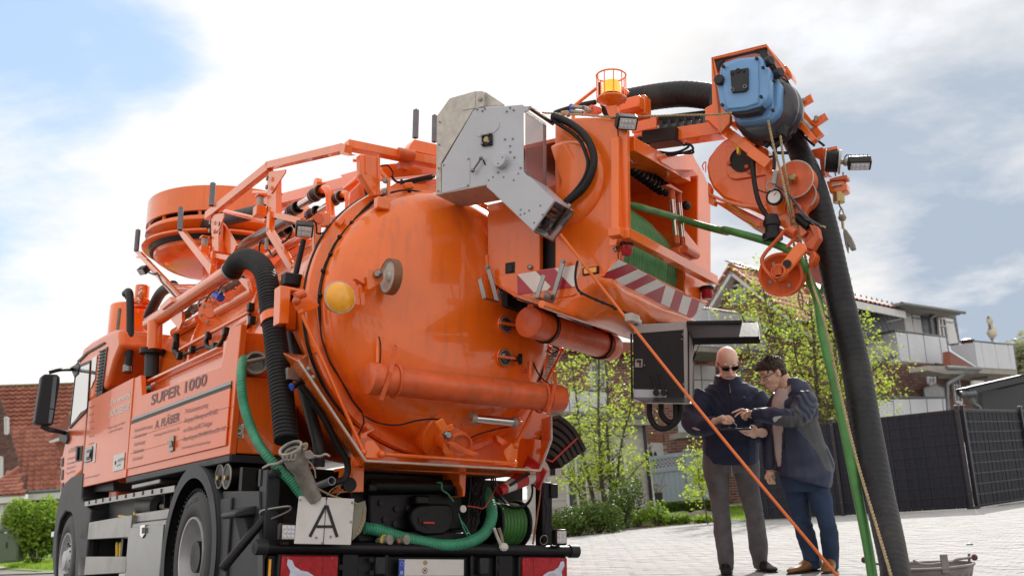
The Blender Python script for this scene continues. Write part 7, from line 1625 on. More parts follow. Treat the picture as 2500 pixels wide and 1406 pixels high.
# brick wing with garage
ww = Wall((1600,1100),33,82); wing = thing('brick_wing','low red brick wing of the house behind the shed and the lattice fence','house',ww((1620,1230)))
wp = [(1290,835),(1560,838),(1700,850),(1740,880),(1762,1240),(1290,1290)]
sw_ = c3(150,312,298,318,318,480,165,495); w2 = b7(245,165,330,150,330,300,250,310); gar = c6(150,335,405,345,410,760,150,760)
B_(ww,'wall',wp,mortar,wing,.3); brickfield(ww,wp,[sw_,w2,gar],brick_m,wing,soldier=[(c3(140,252),c3(328,258)),(c6(150,262),c6(405,275))],nmax=300)
o = B_(ww,'roller_shutter',sw_,whitep,wing,.04,.01)
for i in range(9):
    t = (i + .5) / 9; a = (sw_[0][0] + (sw_[3][0] - sw_[0][0]) * t,sw_[0][1] + (sw_[3][1] - sw_[0][1]) * t); b = (sw_[1][0] + (sw_[2][0] - sw_[1][0]) * t,sw_[1][1] + (sw_[2][1] - sw_[1][1]) * t)
    kid(M().beam(ww(a,.02),ww(b,.02),.012,.05),'shutter_slat',whitep,o,base=wing.location)
window(ww,w2,wing,True)
gd_ = B_(ww,'garage_door',gar,whitep,wing,.05,.02); bars(ww,gd_,[(c6(240,335),c6(260,760)),(c6(150,500),c6(405,505))],.02,zincg,'door_joint',.01,.03,wing.location)
kid(ww.poly(c6(140,120,430,150,420,215,140,205),1.2,1.2),'canopy',concrete,wing)
kid(M().prism([ww(p,.6) for p in [(1290,825),(1702,842),(1740,875),(1290,850)]],ww.n * -3),'roof',tile_m,wing)
bB = Wall((1440,980),31.5,82)
balcony(bB,'balcony','white balcony box behind the top of the multi-stemmed tree and shed roof',[b7(-60,312),b7(345,330),b7(350,445),b7(-60,440)],[(b7(120,320),b7(122,442)),(b7(235,326),b7(238,443))],(b7(-60,305),b7(345,322),0),1.2)
bC = Wall((1680,1035),31.5,82)
balcony(bC,'balcony','white balcony corner with grey lower edge beside the elbow of the man with the tablet',[c3(470,-80),c3(830,-60),c3(830,165),c3(500,185)],[(c3(650,-70),c3(660,175))],(c3(470,-85),c3(830,-65),0),1.0)
# little porch roof and its gutter pipe behind the men
pc_ = Wall((1845,880),31,EY); po_ = thing('porch_roof','small tiled porch roof with a curved grey downpipe between the heads of the two men','roof',pc_((1850,880)))
kid(pc_.poly(c6(750,195,900,225,935,248,850,245,790,225),.8),'tiles',tile_p,po_); kid(M().tube(smooth([pc_(p) for p in c6(820,235,830,290,815,340,760,365,705,385,690,440,690,900)],5),.06,10),'downpipe',zincg,po_)
# dark slate storey
sw2 = Wall((2200,800),31.5,EY + 4); sl_h = thing('slate_house','upper storey clad in dark blue slate with grey flat roof and white shutters','house',sw2((2220,1150)))
sA = b6(200,290,690,365,700,620,300,640,200,560); sB = b6(692,372,1132,440,1172,690,700,620)
B_(sw2,'slate_wall',sA,slate,sl_h,.25); B_(sw2,'slate_wall',sB,slate,sl_h,.25,-.02)
P = [sw2.uv(sw2(p)) for p in sA]; cells = []; s_ = .26
for j in range(60):
    for k in range(60):
        u = min(a for a,b in P) + (k + .5 * (j % 2)) * s_ * 1.42; z = min(b for a,b in P) + j * s_ * .71
        if inpoly(u,z,P): cells.append(fr(sw2.at(u,z,.015),((sw2.u + UZ).normalized(),(sw2.n + UZ * .1).normalized(),(UZ - sw2.u).normalized()),(s_ * .96,.012,s_ * .96)))
field('slate',cells,slate,sl_h,nmax=300,rest='slates')
P = [sw2.uv(sw2(p)) for p in sB]; cells = []; z = min(b for a,b in P)
us_ = [a for a,b in P]
while z < max(b for a,b in P):
    u = min(us_)
    while u < max(us_):
        if inpoly(u,z,P): cells.append(fr(sw2.at(u,z,.0),(sw2.u,(sw2.n + UZ * .12).normalized(),UZ),(.38,.012,.21)))
        u += .4
    z += .2
field('slate',cells,slate,sl_h,nmax=100,rest='slates')
for pts in (b6(703,413,765,420,797,605,728,600),b6(780,437,845,447,868,615,800,608),b6(1058,468,1120,478,1165,675,1085,685)):
    o = B_(sw2,'shutter',pts,whitep,sl_h,.05,.06); bars(sw2,o,[((pts[0][0],pts[0][1] + 8),(pts[1][0],pts[1][1] + 8))],.03,zincg,'shutter_joint',.02,.07,sl_h.location)
window(sw2,b6(990,466,1050,476,1075,650,1008,640),sl_h,True,None,.05)
kid(M().prism([sw2(p,.7) for p in b6(690,335,1215,412,1205,432,690,358)],sw2.n * -5),'flat_roof',zincg,sl_h)
kid(M().tube([sw2(b6(690,345),.75),sw2(b6(1217,422),.75)],.055,10),'gutter',zincg,sl_h); kid(M().prism([sw2(p,.65) for p in b6(690,358,1180,432,1180,442,690,370)],sw2.n * -.6),'eaves_soffit',concrete,sl_h)
kid(M().tube(smooth([sw2(p,.3) for p in b6(985,395,975,430,930,465,935,520,950,640)],4),.07,10),'downpipe',zincg,sl_h)
rp = [sw2(p,.5) for p in b6(150,265,700,338,705,352,150,292)]
e0_,e1_q = sw2(b6(150,292),.5),sw2(b6(705,352),.5); up_ = (sw2.n * -1 + UZ * .50).normalized(); ud = (e1_q - e0_); ud.z = 0; eL = ud.length; ud.normalize()
r0 = [(0,0),(eL,0),(eL * .86,.9),(eL * .80,1.5),(eL * .65,2.3),(eL * .5,2.7),(eL * .2,3.1),(0,3.3)]
kid(M().prism([e0_ + ud * a + up_ * b for a,b in r0],UZ * -.08),'tiled_roof',tile_m,sl_h); tilefield(e0_ + UZ * .02,ud,up_,r0,.3,.34,tile_m,sl_h,nmax=150)
kid(M().beam(e0_ + UZ * -.1,e0_ + ud * eL + UZ * -.1,.05,.2),'fascia',whitep,sl_h)
# lower brick storey on the right
lw = Wall((2300,930),31.2,EY + 4); lh = thing('brick_storey','dark brick lower storey with white windows under the balconies, above the fence corner','house',lw((2300,1200)))
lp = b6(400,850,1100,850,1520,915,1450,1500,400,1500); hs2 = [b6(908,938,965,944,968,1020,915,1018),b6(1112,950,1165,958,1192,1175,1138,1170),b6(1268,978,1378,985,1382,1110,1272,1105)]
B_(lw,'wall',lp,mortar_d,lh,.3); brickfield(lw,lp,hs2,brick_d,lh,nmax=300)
for h in hs2[:2]: window(lw,h,lh,True)
B_(lw,'shutter',hs2[2],whitep,lh,.05,.02)
kid(lw.poly(b6(910,865,1060,868,1070,905,1325,912,1322,932,1060,935,912,905),.5,.9),'eaves_beam',concrete,lh); kid(lw.poly(b6(1410,920,1490,918,1495,975,1412,972),.5,.9),'eaves_beam',concrete,lh)
kid(M().tube([lw(b6(1068,882),1.2),lw(b6(1345,893),1.2)],.055,10),'gutter',zincg,lh); kid(M().tube(smooth([lw(p,.9) for p in b6(1218,895,1212,935,1150,975,1080,1015,1072,1060,1080,1300)],4),.05,10),'downpipe',zincg,lh)
kid(lw.poly(b6(1092,745,1312,880,1102,868),.2,.6),'small_roof',tile_m,lh); kid(lw.poly(b6(1500,912,1610,940,1560,955,1500,935),.2,.8),'small_roof',tile_m,lh)
q1 = Wall((2180,860),29.5,EY + 8); ba1 = balcony(q1,'balcony','large white panelled balcony under the grey cover, left of the shuttered windows',[b6(640,585),b6(1065,632),b6(1102,860),b6(685,828)],[(b6(735,598),b6(763,835)),(b6(872,612),b6(903,845)),(b6(1005,625),b6(1037,855))],(b6(640,572),b6(1068,626),0),1.5)
q1l = Wall(b6(640,700),(q1(b6(640,700)) - CAM).dot(FWD),EY - 75); l_ = [b6(395,640),b6(640,585),b6(684,828),b6(425,880)]
for i,(a,b,c,d) in enumerate(((l_[0],b6(530,610),b6(562,852),l_[3]),(b6(533,609),l_[1],l_[2],b6(565,851)))): kid(q1l.poly([a,b,c,d],.03),'panel',panel_w,ba1)
kid(M().tube([q1l(b6(395,625)),q1l(b6(640,572))],.03,8),'handrail',zincg,ba1)
q2 = Wall((2420,870),31,EY + 8); balcony(q2,'balcony','white panelled roof terrace with the closed parasol, at the right end of the house',[b6(1300,672),b6(1628,695),b6(1655,898),b6(1328,880)],[(b6(1355,676),b6(1388,883)),(b6(1470,684),b6(1503,890)),(b6(1580,692),b6(1612,896))],(b6(1295,658),b6(1628,690),0),1.4)
tb2 = q2.o; ql_ = Wall(b6(1300,760),(q2(b6(1300,760)) - CAM).dot(FWD),EY - 75); kid(ql_.poly(b6(1092,702,1300,672,1328,880,1110,740),.03),'side_panel',panel_w,bpy.data.objects[[o.name for o in bpy.data.objects if o.name.startswith('balcony')][-1]])
q3 = Wall((2230,1000),28.5,EY + 8); ba3 = balcony(q3,'balcony','lowest white balcony front showing just above the dark fence, right of the black hose',[b6(455,1150),b6(1085,1142),b6(1100,1320),b6(465,1330)],[(b6(620,1148),b6(632,1328)),(b6(757,1146),b6(775,1325)),(b6(898,1144),b6(915,1322)),(b6(1033,1142),b6(1048,1320))],(b6(460,1128),b6(1080,1135),0),1.3)
kid(q3.poly(b6(880,1060,985,1018,1050,1060,1062,1128,890,1128),.02,-.1),'glass_screen',mat('smoked_screen',(.25,.26,.28),.2,alpha=.75),ba3); kid(M().tube([q3(p,-.1) for p in b6(880,1128,875,1060,975,1018,1048,1055,1060,1130)],.02,6),'screen_frame',zincg,ba3)
cv = thing('covered_grill','grey plastic cover over furniture on the large balcony, in front of the slate wall','cover',q1(b6(580,590),-.6)); mb = M().prism([q1(p,-.5) for p in b6(430,522,500,498,690,468,715,500,728,560,715,600,440,600)],q1.n * -.9); kid(mb,'cover',mat('grey_tarpaulin',(.17,.175,.17),.6,var=.2,vs=3,bump=.6,bs=12),cv,bev=.06,seg=3); kid(M().prism([q1(p,-.48) for p in b6(428,524,690,468,700,478,440,530)],q1.n * -.95),'cover_top',mat('pale_tarpaulin',(.45,.5,.46),.5),cv)
pr = thing('parasol','closed cream parasol standing on the right roof terrace','parasol',q2(b6(1450,690),-.7)); ax_ = [q2(p,-.7) for p in b6(1455,690,1452,640,1448,600,1445,560,1432,520,1425,480,1416,450)]
Sx = smooth(ax_[1:],4); rl2 = [.07,.13,.15,.14,.13,.09,.07,.09,.09,.05,.02]
mb = M(); mb.tube(Sx,[rl2[min(10,int(i * 10 / (len(Sx) - 1)))] for i in range(len(Sx))],14); mb.v = [tuple(Vector(q) + noise.noise_vector(Vector(q) * 7) * .03) for q in mb.v]
kid(mb,'canopy',mat('cream_canvas',(.62,.58,.46),.9,var=.1),pr,ang=80); kid(M().tube([ax_[0] - UZ * .9,ax_[-1]],.03,8),'pole',zincg,pr)
ch_ = thing('chimney_pot','small dark chimney cowl behind the right roof terrace','chimney',q2(b6(1235,665),-3)); kid(M().tube([q2(b6(1236,700),-3),q2(b6(1236,655),-3)],.14,10),'flue',tile_m,ch_); kid(M().lathe(q2(b6(1236,652),-3),UZ,[(-.1,.2),(0,.25),(.05,.1),(.05,.001)],12),'cowl',anthr_m,ch_)
sd_ = thing('satellite_dish','small red-brown satellite dish on the faded roof beside the green hose','satellite dish',gw(c5(1720,400),1)); dq = Wall(c5(1730,250),33,EY)(c5(1730,250))
kid(M().lathe(dq,(-CAM + dq).normalized() * -1 + Vector((-.9,0,.1)),[(-.08,.001),(-.06,.3),(0,.58),(.01,.6),(.01,.57),(-.05,.28),(-.06,.001)],28),'dish',mat('red_dish',(.28,.07,.06),.5),sd_); kid(M().tube([dq + UZ * -1.6,dq + UZ * -.1],.03,8),'mast',zincg,sd_); kid(M().beam(dq + Vector((-.1,-.5,-.4)),dq + UZ * -.5,.06,.12),'lnb_arm',whitep,sd_)
# carport
cpw = Wall((2440,960),21.5,62); cp_ = thing('carport','anthracite flat-roofed carport behind the fence at the right edge','carport',cpw((2440,1000)))
kid(cpw.poly(b6(1243,1048,1760,930,1760,990,1268,1105),.3,.3),'fascia',anthr_m,cp_); kid(cpw.poly(b6(1355,1060,1760,970,1780,1300,1380,1300),.1),'wall',anthr_m,cp_); kid(M().prism([cpw(p,.35) for p in b6(1240,1046,1760,926,1760,932,1243,1052)],(cpw.n * -.6 + cpw.u * 2.5)),'roof',anthr_m,cp_)
kid(M().tube(smooth([cpw(p,.25) for p in b6(1215,1100,1265,1108,1275,1140,1290,1190,1335,1220,1340,1300)],4),.055,10),'downpipe',zincg,cp_); kid(M().lathe(cpw(b6(1245,1105),.25),Vector((1,0,0)),[(-.15,.07),(.15,.07)],12),'gutter_end',zincg,cp_)
# pale tree beyond the terrace and a tree line far off
tree('background_tree','pale budding tree beyond the right end of the house','tree',G((2485,1190)),[([Wd((2485,1000),60),Wd((2482,920),60),Wd((2478,870),60)],.12,1.6),([Wd((2500,1000),60),Wd((2510,900),60),Wd((2512,850),60)],.12,1.6)],2500,.28,leafmat('budding_leaf',(.28,.30,.16),(.4,.42,.25),.4),1.2,bare=.1)
# -- house on the left
LR = lambda p,d: Wd(p,d)
eL_,eR_ = Wd((68,1200),50),Wd((260,1188),51.2); rL,rR2 = Wd((-4,946),55.5),Wd((300,957),60)
rR2.z = rL.z; eR_.z = eL_.z
lhs = thing('tiled_roof_house','brick house with a big red tiled roof behind the truck mirror on the left','house',Wd((100,1290),51) * 1)
ud = (eR_ - eL_).normalized(); vd = (rL - eL_); vd = (vd - ud * vd.dot(ud)); vl = vd.length; vd.normalize(); off_ = (rL - eL_).dot(ud); wl_ = (eR_ - eL_).length
pr_ = [(-.35,0),(wl_,0),(wl_ + 6,vl),(off_ - .35,vl)]
kid(M().prism([eL_ + ud * a + vd * b for a,b in pr_],UZ * -.15),'roof',tile_m,lhs)
P = [eL_ + ud * a + vd * b for a,b in pr_]; tilefield(eL_ + UZ * .03,ud,vd,pr_,.30,.34,tile_m,lhs,nmax=300,th3=.10)
for i in range(30): kid(M().tube([P[3] + (P[2] - P[3]).normalized() * i * .33 + UZ * .05,P[3] + (P[2] - P[3]).normalized() * (i * .33 + .34) + UZ * .06],.1,7),'ridge_tile',bpy.data.materials['mossy_ridge_tile'],lhs)
kid(M().beam(P[0] - ud * .05 - UZ * .1,P[3] - ud * .05 - UZ * .1,.08,.26),'bargeboard',whitep,lhs); kid(M().tube([eL_ + Vector((0,-.15,-.03)),eR_ + Vector((0,-.15,-.03))],.08,8),'gutter',zincg,lhs); kid(M().beam(eL_ + Vector((0,0,-.25)),eR_ + Vector((0,0,-.25)),.3,.3),'eaves_board',whitep,lhs)
fw = Wall((110,1230),51,90); fpo = [(62,1205),(260,1198),(262,1300),(58,1310)]
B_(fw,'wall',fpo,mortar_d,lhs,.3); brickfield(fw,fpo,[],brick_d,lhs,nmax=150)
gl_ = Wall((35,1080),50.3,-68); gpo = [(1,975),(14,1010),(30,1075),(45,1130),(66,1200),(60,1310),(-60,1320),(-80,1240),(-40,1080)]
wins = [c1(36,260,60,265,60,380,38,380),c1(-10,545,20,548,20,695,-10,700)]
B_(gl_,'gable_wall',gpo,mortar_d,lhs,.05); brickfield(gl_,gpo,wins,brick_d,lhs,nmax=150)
for h in wins: window(gl_,h,lhs,False,whitep)
pw_ = Wall((30,1190),47,84); kid(pw_.poly(c1(-60,830,182,815,178,868,-60,885),.4,.3),'porch_fascia',whitep,lhs);
pa,pb_,pc2,pd2 = pw_(c1(-40,828),.3),pw_(c1(182,812),.3),pw_(c1(140,640),-1.2),pw_(c1(60,665),-1.2)
kid(M().prism([pa,pb_,pc2,pw_(c1(-80,780),-1.2)],UZ * -.08),'porch_roof',tile_m,lhs)
u_ = (pb_ - pa).normalized(); v_ = (pc2 - pb_); v_ = (v_ - u_ * v_.dot(u_)); vl2 = v_.length; v_.normalize(); L2 = (pb_ - pa).length; o2 = (pc2 - pa).dot(u_); tilefield(pa + UZ * .02,u_,v_,[(-.5,0),(L2,0),(o2,vl2),(o2 - .4,vl2),(-.5,vl2 * .15)],.26,.26,tile_m,lhs,nmax=120,th3=.035)
kid(M().tube([pw_(c1(-60,790),-.5) + UZ * .15,pc2 + UZ * .1],.11,8),'hip_tiles',tile_m,lhs); kid(M().tube([pw_(c1(60,662),-1.2),pw_(c1(140,636),-1.2)],.06,6),'flashing',whitep,lhs)
gd2 = B_(pw_,'garage_door',c1(20,890,145,880,140,1035,20,1040),whitep,lhs,.05)
for i in range(12): bars(pw_,gd2,[(c1(20,900 + i * 11),c1(143,892 + i * 11))],.008,zincg,'door_slat',.01,.01,lhs.location)
B_(pw_,'side_door',c1(-30,892,17,890,17,1200,-30,1200),whitep,lhs,.05); B_(pw_,'door_window',c1(22,1035,135,1030,132,1065,22,1068),glassb,lhs,.05); B_(pw_,'pillar',c1(146,878,182,870,178,1200,146,1200),brick_d,lhs,.3)
kid(M().tube(smooth([fw(p,.4) for p in c1(262,795,260,850,250,900,248,980)],3),.07,8),'downpipe',zincg,lhs)
# dormer roof behind the mirror
dw = Wall((135,1070),52,84); dm = kid(dw.poly(c1(500,220,352,432,425,425,530,400),.4,.9),'dormer_roof',tile_m,lhs); kid(dw.poly(c1(352,432,430,405,432,428,360,445),.1,1.0),'dormer_edge',whitep,lhs); kid(dw.poly(c1(395,440,530,420,530,560,470,620),.2,.4),'dormer_cheek',tile_m,lhs)
# street furniture at the left edge
cbw = Wall((25,1330),27.5,86); cb2 = thing('cable_cabinet','green street distribution cabinet at the left edge beside the round bush','cabinet',cbw((25,1374)))
cq = c1(-60,1080,140,1072,128,1302,-60,1318); o = kid(cbw.poly(cq,.35),'cabinet_body',mat('sage_green_cabinet',(.11,.16,.10),.5,var=.06,dirt=.15),cb2,bev=.02)
kid(cbw.poly(c1(-60,1068,142,1060,142,1078,-60,1088),.42,.04),'cabinet_lid',bpy.data.materials['sage_green_cabinet'],cb2,bev=.01); kid(cbw.poly(c1(34,1095,128,1090,118,1290,30,1295),.02,.012),'cabinet_door',bpy.data.materials['sage_green_cabinet'],cb2,bev=.005); kid(cbw.poly(c1(41,1162,53,1161,53,1200,42,1201),.03,.03),'door_lock',anthr_m,cb2); kid(cbw.poly(c1(30,1086,52,1084,52,1096,30,1098),.01,.02),'number_label',whitep,cb2)
crw = Wall((15,1285),36,84); car = thing('parked_car','grey car roof and windscreen just showing above the green cabinet','car',crw((0,1360)))
cprof = c1(-300,1130,-290,1075,-150,1045,-90,1000,10,1010,60,1045,90,1070,150,1090,160,1160,-300,1180)
kid(crw.poly(cprof,1.6),'body',mat('silver_car_paint',(.35,.37,.40),.25,metal=.6,coat=1),car,bev=.05,seg=3); kid(crw.poly(c1(-80,1012,5,1022,62,1056,80,1068,-110,1060),.02,.01),'side_window',glassb,car)
for xx in (-220,80): kid(M().lathe(crw(c1(xx,1165),.02),-crw.n,[(0,.001),(0,.32),(.2,.32)],24),'wheel',rubber,car)
shrub('round_bush','bright green round bush on a short stem at the left beside the truck cab','bush',G((92,1380)),.78,.7,1.25,9500,.10,leaf_b,14,stemh=.15,lump=9)
shrub('low_bush','small dark bush half hidden behind the green cabinet and round bush','bush',G((48,1376)),.45,.4,.55,900,.08,leaf_g,6)
shrub('low_bush','bit of dark foliage at the extreme left edge in front of the cabinet','bush',G((-6,1376)),.35,.4,.75,800,.08,leaf_g,6)
flat('verge',[g(-250,1380),g(60,1369),g(150,1368),g(240,1366),g(400,1390),g(130,1397),g(20,1390)],ZG + .012,grass_m)
flat('path',[g(-250,1402),g(0,1388),g(40,1381),g(60,1376),g(-10,1376),g(-250,1384)],ZG + .018,mat('sandy_path',(.40,.35,.29),.9,var=.1,vs=6,bump=.4,bs=60))
flat('kerb_strip',[g(-250,1410),g(0,1400),g(130,1396),g(400,1389),g(400,1392),g(130,1400),g(0,1404),g(-250,1416)],ZG + .022,stone_m)
tag(tufts('grass_blades',[g(-40,1376),g(60,1371),g(240,1370),g(240,1388),g(130,1392),g(20,1386)],9000,.09,leaf_b,ZG + .01,wdt=.012),'rough bright grass on the verge under the round bush at the left','grass')
lawn2 = flat('lawn',[g(-250,1379),g(-250,1350),g(200,1318),g(330,1325),g(260,1362),g(150,1367)],ZG + .008,grass_m)
# unseen houses added across the street so the truck's paint mirrors something
def far_house(x,y,w_,d_,h_,rh,wm,label):
    b = Vector((x,y,ZG)); o = thing('reflection_house',label,'house',b); kid(M().box(b + UZ * h_ / 2,(w_,d_,h_)),'wall',wm,o)
    P = [b + Vector((-w_ / 2 - .4,d_ / 2 + .5,h_ - .1)),b + Vector((w_ / 2 + .4,d_ / 2 + .5,h_ - .1)),b + Vector((w_ / 2 + .4,0,h_ + rh)),b + Vector((-w_ / 2 - .4,0,h_ + rh))]
    kid(M().prism(P,(0,0,.15)),'roof',tile_m,o); kid(M().prism([b + Vector(((p - b).x,-(p - b).y,(p - b).z)) for p in P],(0,0,.15)),'roof',tile_m,o)
    for s_ in (-1,1): kid(M().prism([b + Vector((s_ * w_ / 2,-d_ / 2,h_)),b + Vector((s_ * w_ / 2,d_ / 2,h_)),b + Vector((s_ * w_ / 2,0,h_ + rh))],(s_ * -.2,0,0)),'gable',wm,o)
    n = int(w_ / 2.6)
    for i in range(n):
        for z in ([1.5,4.0] if h_ > 4.5 else [1.5]):
            q = b + Vector((-w_ / 2 + (i + .5) * w_ / n,d_ / 2 + .02,z)); wn = kid(M().box(q,(1.2,.06,1.3)),'window',glassb,o); kid(M().box(q + Vector((0,.03,.66)),(1.3,.06,.08)).box(q + Vector((0,.03,-.66)),(1.3,.06,.08)).box(q + Vector((.62,.03,0)),(.08,.06,1.3)).box(q + Vector((-.62,.03,0)),(.08,.06,1.3)).box(q + Vector((0,.03,0)),(.05,.06,1.3)),'window_frame',whitep,wn,base=b)
far_house(-9,-15,13,9,3.2,4.6,brick_m,'low red brick house added unseen across the street for reflections in the truck paint')
far_house(9,-17,10,9,5.4,4.2,whitep,'white rendered house added unseen across the street for reflections in the truck paint')
# == LOOSE THINGS
WT = lambda q: T0 + TR @ q                    # a point of the truck in the world
# control box: hangs off the far rear corner, open lid
def HW(pts,d): return [Wd(p,d) for p in pts]
cx = Wall((1620,900),7.75,99); cbx = tag(empty('control_box',WT(Lp((1620,985),'Y',-.35))),'open black control cabinet with raised lid hanging behind the orange drum housing','control cabinet')
cbx.location = cx((1615,985))
kid(cx.poly([(1545,790),(1690,785),(1692,972),(1547,972)],.35),'cabinet_shell',alu,cbx,bev=.006)
cd_ = kid(cx.poly(b5(100,118,382,95,384,460,278,460,278,415,102,412),.02,.02),'black_front',black,cbx,bev=.003)
kid(cx.poly(b5(100,412,278,415,278,470,106,466),.02,.015),'lower_flange',paint_grey,cbx)
kid(cx.poly(b5(366,90,388,88,388,465,372,466),.02,.03),'edge_profile',alu,cbx,bev=.002); kid(cx.poly(b5(84,118,94,118,98,462,88,462),.02,.03),'edge_profile',black,cbx)
A_,Bq = cx(b5(96,462),.03),cx(b5(388,462),.03); kid(M().prism([A_,Bq,Bq + cx.n * .12 - UZ * .055 + cx.u * .05,A_ + cx.n * .12 - UZ * .055 + cx.u * .10 ],UZ * .008),'bottom_tray',alu,cbx)
sdw = kid(M().prism([cx(b5(390,95),.0),cx(b5(415,95),-.3),cx(b5(418,440),-.3),cx(b5(392,460),0)],cx.u * .01),'side_door',black,cbx)
hg = kid(cx.poly(b5(110,252,150,252,150,298,108,298),.012,.03),'hinge_plate',alu,cbx,bev=.003); kid(cx.poly(b5(118,258,142,258,142,268,118,270),.015,.04),'hinge_block',black,hg,base=cbx.location); kid(cx.poly(b5(132,268,140,268,140,290,132,290),.015,.04),'hinge_pin',black,hg,base=cbx.location)
for p in b5(362,122,358,148,160,286,372,392,366,385): kid(M().lathe(cx(p,.032),cx.n,[(0,.006),(.004,.005),(.004,.001)],8),'cabinet_screw',alu,cbx)
for p in ((222,432),(262,432)):
    q = cx(b5(*p),.03); kid(M().lathe(q,cx.n,[(0,.024),(.03,.022),(.03,.001)],14),'cable_gland',black,cbx); kid(M().tube(smooth([cx(b5(p[0] - 28,330),.03),cx(b5(p[0] - 12,380),.05),cx(b5(p[0] - 2,425),.06)],4),.007,8),'whip_cable',rubber,cbx)
for pts in (b5(185,490,190,560,225,615,275,622,325,590,352,540,352,490),b5(248,490,248,540,270,575,300,590,325,570,325,490)): kid(M().tube(smooth([cx(p,-.05) for p in pts],6),.021,14),'cable_loop',rubber,cbx)
lid = [cx(b5(383,96),.0),cx(b5(768,82),.0),cx(b5(768,152),-.0),cx(b5(425,158),-.0)]
hgt = cx(b5(383,92),0).z; l0,l1 = cx(b5(383,95),0),cx(b5(766,84),.05); l1b = cx(b5(768,150),-.0)
lt0,lt1,lb1,lb0 = cx((1676,798),0),cx((1850,796),0),cx((1854,831),.22),cx((1690,834),.22)
lidn = (lt1 - lt0).cross(lb0 - lt0).normalized(); lidn = lidn if lidn.z > 0 else -lidn
lidp = kid(M().prism([lt0,lt1,lb1,lb0],lidn * .03),'lid',black,cbx,bev=.004)
kid(M().prism([lt0.lerp(lb1,.04),lt1.lerp(lb0,.04),lb1.lerp(lt0,.06),lb0.lerp(lt1,.06)],lidn * -.004),'lid_lining',zinc,lidp,base=cbx.location)
for a,b,mt in ((lt0,lt1,alu),(lb0,lb1,black),(lt1,lb1,black)): kid(M().beam(a - lidn * .006,b - lidn * .006,.012,.03,up=lidn),'lid_edge',mt,lidp,base=cbx.location)
kid(M().beam(lt0 + lidn * .035,lt0.lerp(lt1,.78) + lidn * .035,.02,.02),'lid_bar',black,lidp,base=cbx.location)
kq = cx(b5(712,68),-.12); kid(M().lathe(kq,UZ,[(-.03,.012),(0,.015),(.004,.05),(.012,.052),(.02,.001)],20),'lid_handle',black,lidp,base=cbx.location)
for a,b in ((b5(402,240),b5(440,108)),(b5(400,300),b5(460,160))):
    A_,Bq = cx(a,-.1),cx(b,-.2); kid(M().cyl(A_,A_.lerp(Bq,.55),.010,10),'gas_spring',black,cbx); kid(M().cyl(A_.lerp(Bq,.55),Bq,.005,8),'spring_rod',alu,cbx)
kid(M().lathe(cx(b5(462,118),-.2),UZ,[(-.01,.03),(.01,.03),(.01,.001)],14).lathe(cx(b5(715,140),-.2),UZ,[(-.01,.02),(.01,.02),(.01,.001)],12),'lid_bracket',galv,lidp,base=cbx.location)
kid(M().beam(cx((1640,800),-.2),WT(hl(1.0,.7,-.2)),.05,.08),'mount_arm',black,cbx)
# orange push cable from the winch to the ground
gc = G((2076,1442),ZG + .02); P = smooth([WT(c1_.lerp(e1_,.55) + HA * .18),WT(c1_.lerp(e1_,.55) + HA * .18).lerp(gc,.3) + UZ * -.03,WT(c1_.lerp(e1_,.55) + HA * .18).lerp(gc,.7) + UZ * -.03,gc,gc + Vector((.25,-.3,-.01))],10)
P[0] = Wd((1368,572),7.5)
st = Wd((1368,572),7.45); P = [st.lerp(gc,i / 20) + UZ * -.035 * math.sin(math.pi * i / 20) for i in range(21)] + [gc + Vector((.12,-.12,-.012)),gc + Vector((.3,-.35,-.012))]
o = build(M().tube(P,.0105,10),'push_cable',cable_or); tag(o,'taut orange camera cable running from the grey winch box down to the paving','cable'); at(o,gc)
# hemp ropes from the reel
def twist(P,r,n=2):
    mb = M(); S_ = resample(smooth(P,6),.006)
    for k in range(n):
        Q = []
        for i,p in enumerate(S_):
            d = (S_[min(i + 1,len(S_) - 1)] - S_[max(i - 1,0)]).normalized(); x = perp(d); y = d.cross(x); a = i * .8 + k * 2 * math.pi / n; Q.append(p + (x * math.cos(a) + y * math.sin(a)) * r * .5)
        mb.tube(Q,r * .62,5)
    return mb
rp1 = [WT(Ha(.40)(b3(785,860))),WT(Ha(.42)(b3(840,1120))),WT(Ha(.45)(b3(915,1390))),WT(Ha(.44)(b4(905,450))),Wd(b4(935,620),7.5),Wd(b4(955,800),7.5),Wd(b4(980,950),7.5),Wd(b4(995,1140),7.5)]
o = build(twist(rp1,.009),'rope',rope_m,fix=False); o['kind'] = None if False else 'thing' if False else o.get('kind') or ''; del o['kind']; tag(o,'short hemp rope with a knotted end hanging in front of the orange sheave','rope','hemp ropes at the boom head'); at(o,rp1[0])
kn = kid(M().ring(rp1[-1] - UZ * .03,(.3,1,0),.018,.006,16,6).tube(smooth([rp1[-1] - UZ * .05,rp1[-1] - UZ * .12 + RT * .015,rp1[-1] - UZ * .2,rp1[-1] - UZ * .12 - RT * .015,rp1[-1] - UZ * .06],4),.006,6),'knot',rope_m,o)
rp2 = [WT(Ha(.5)(b3(905,1010))),WT(Ha(.5)(b3(930,1200))),WT(Ha(.5)(b3(960,1400))),Wd(b4(930,440),7.5),Wd(b4(1000,720),7.45),Wd(b4(1060,920),7.4),Wd(b4(1130,1180),7.35),Wd((2012,780),7.0),Wd((2052,960),6.78),Wd((2094,1130),6.45),Wd((2142,1290),6.12),Wd((2180,1420),5.8),Wd((2200,1500),5.65)]
o = build(twist(rp2,.009),'rope',rope_m,fix=False); tag(o,'long hemp rope hanging beside the green hose down to the ground','rope','hemp ropes at the boom head'); at(o,rp2[-1])
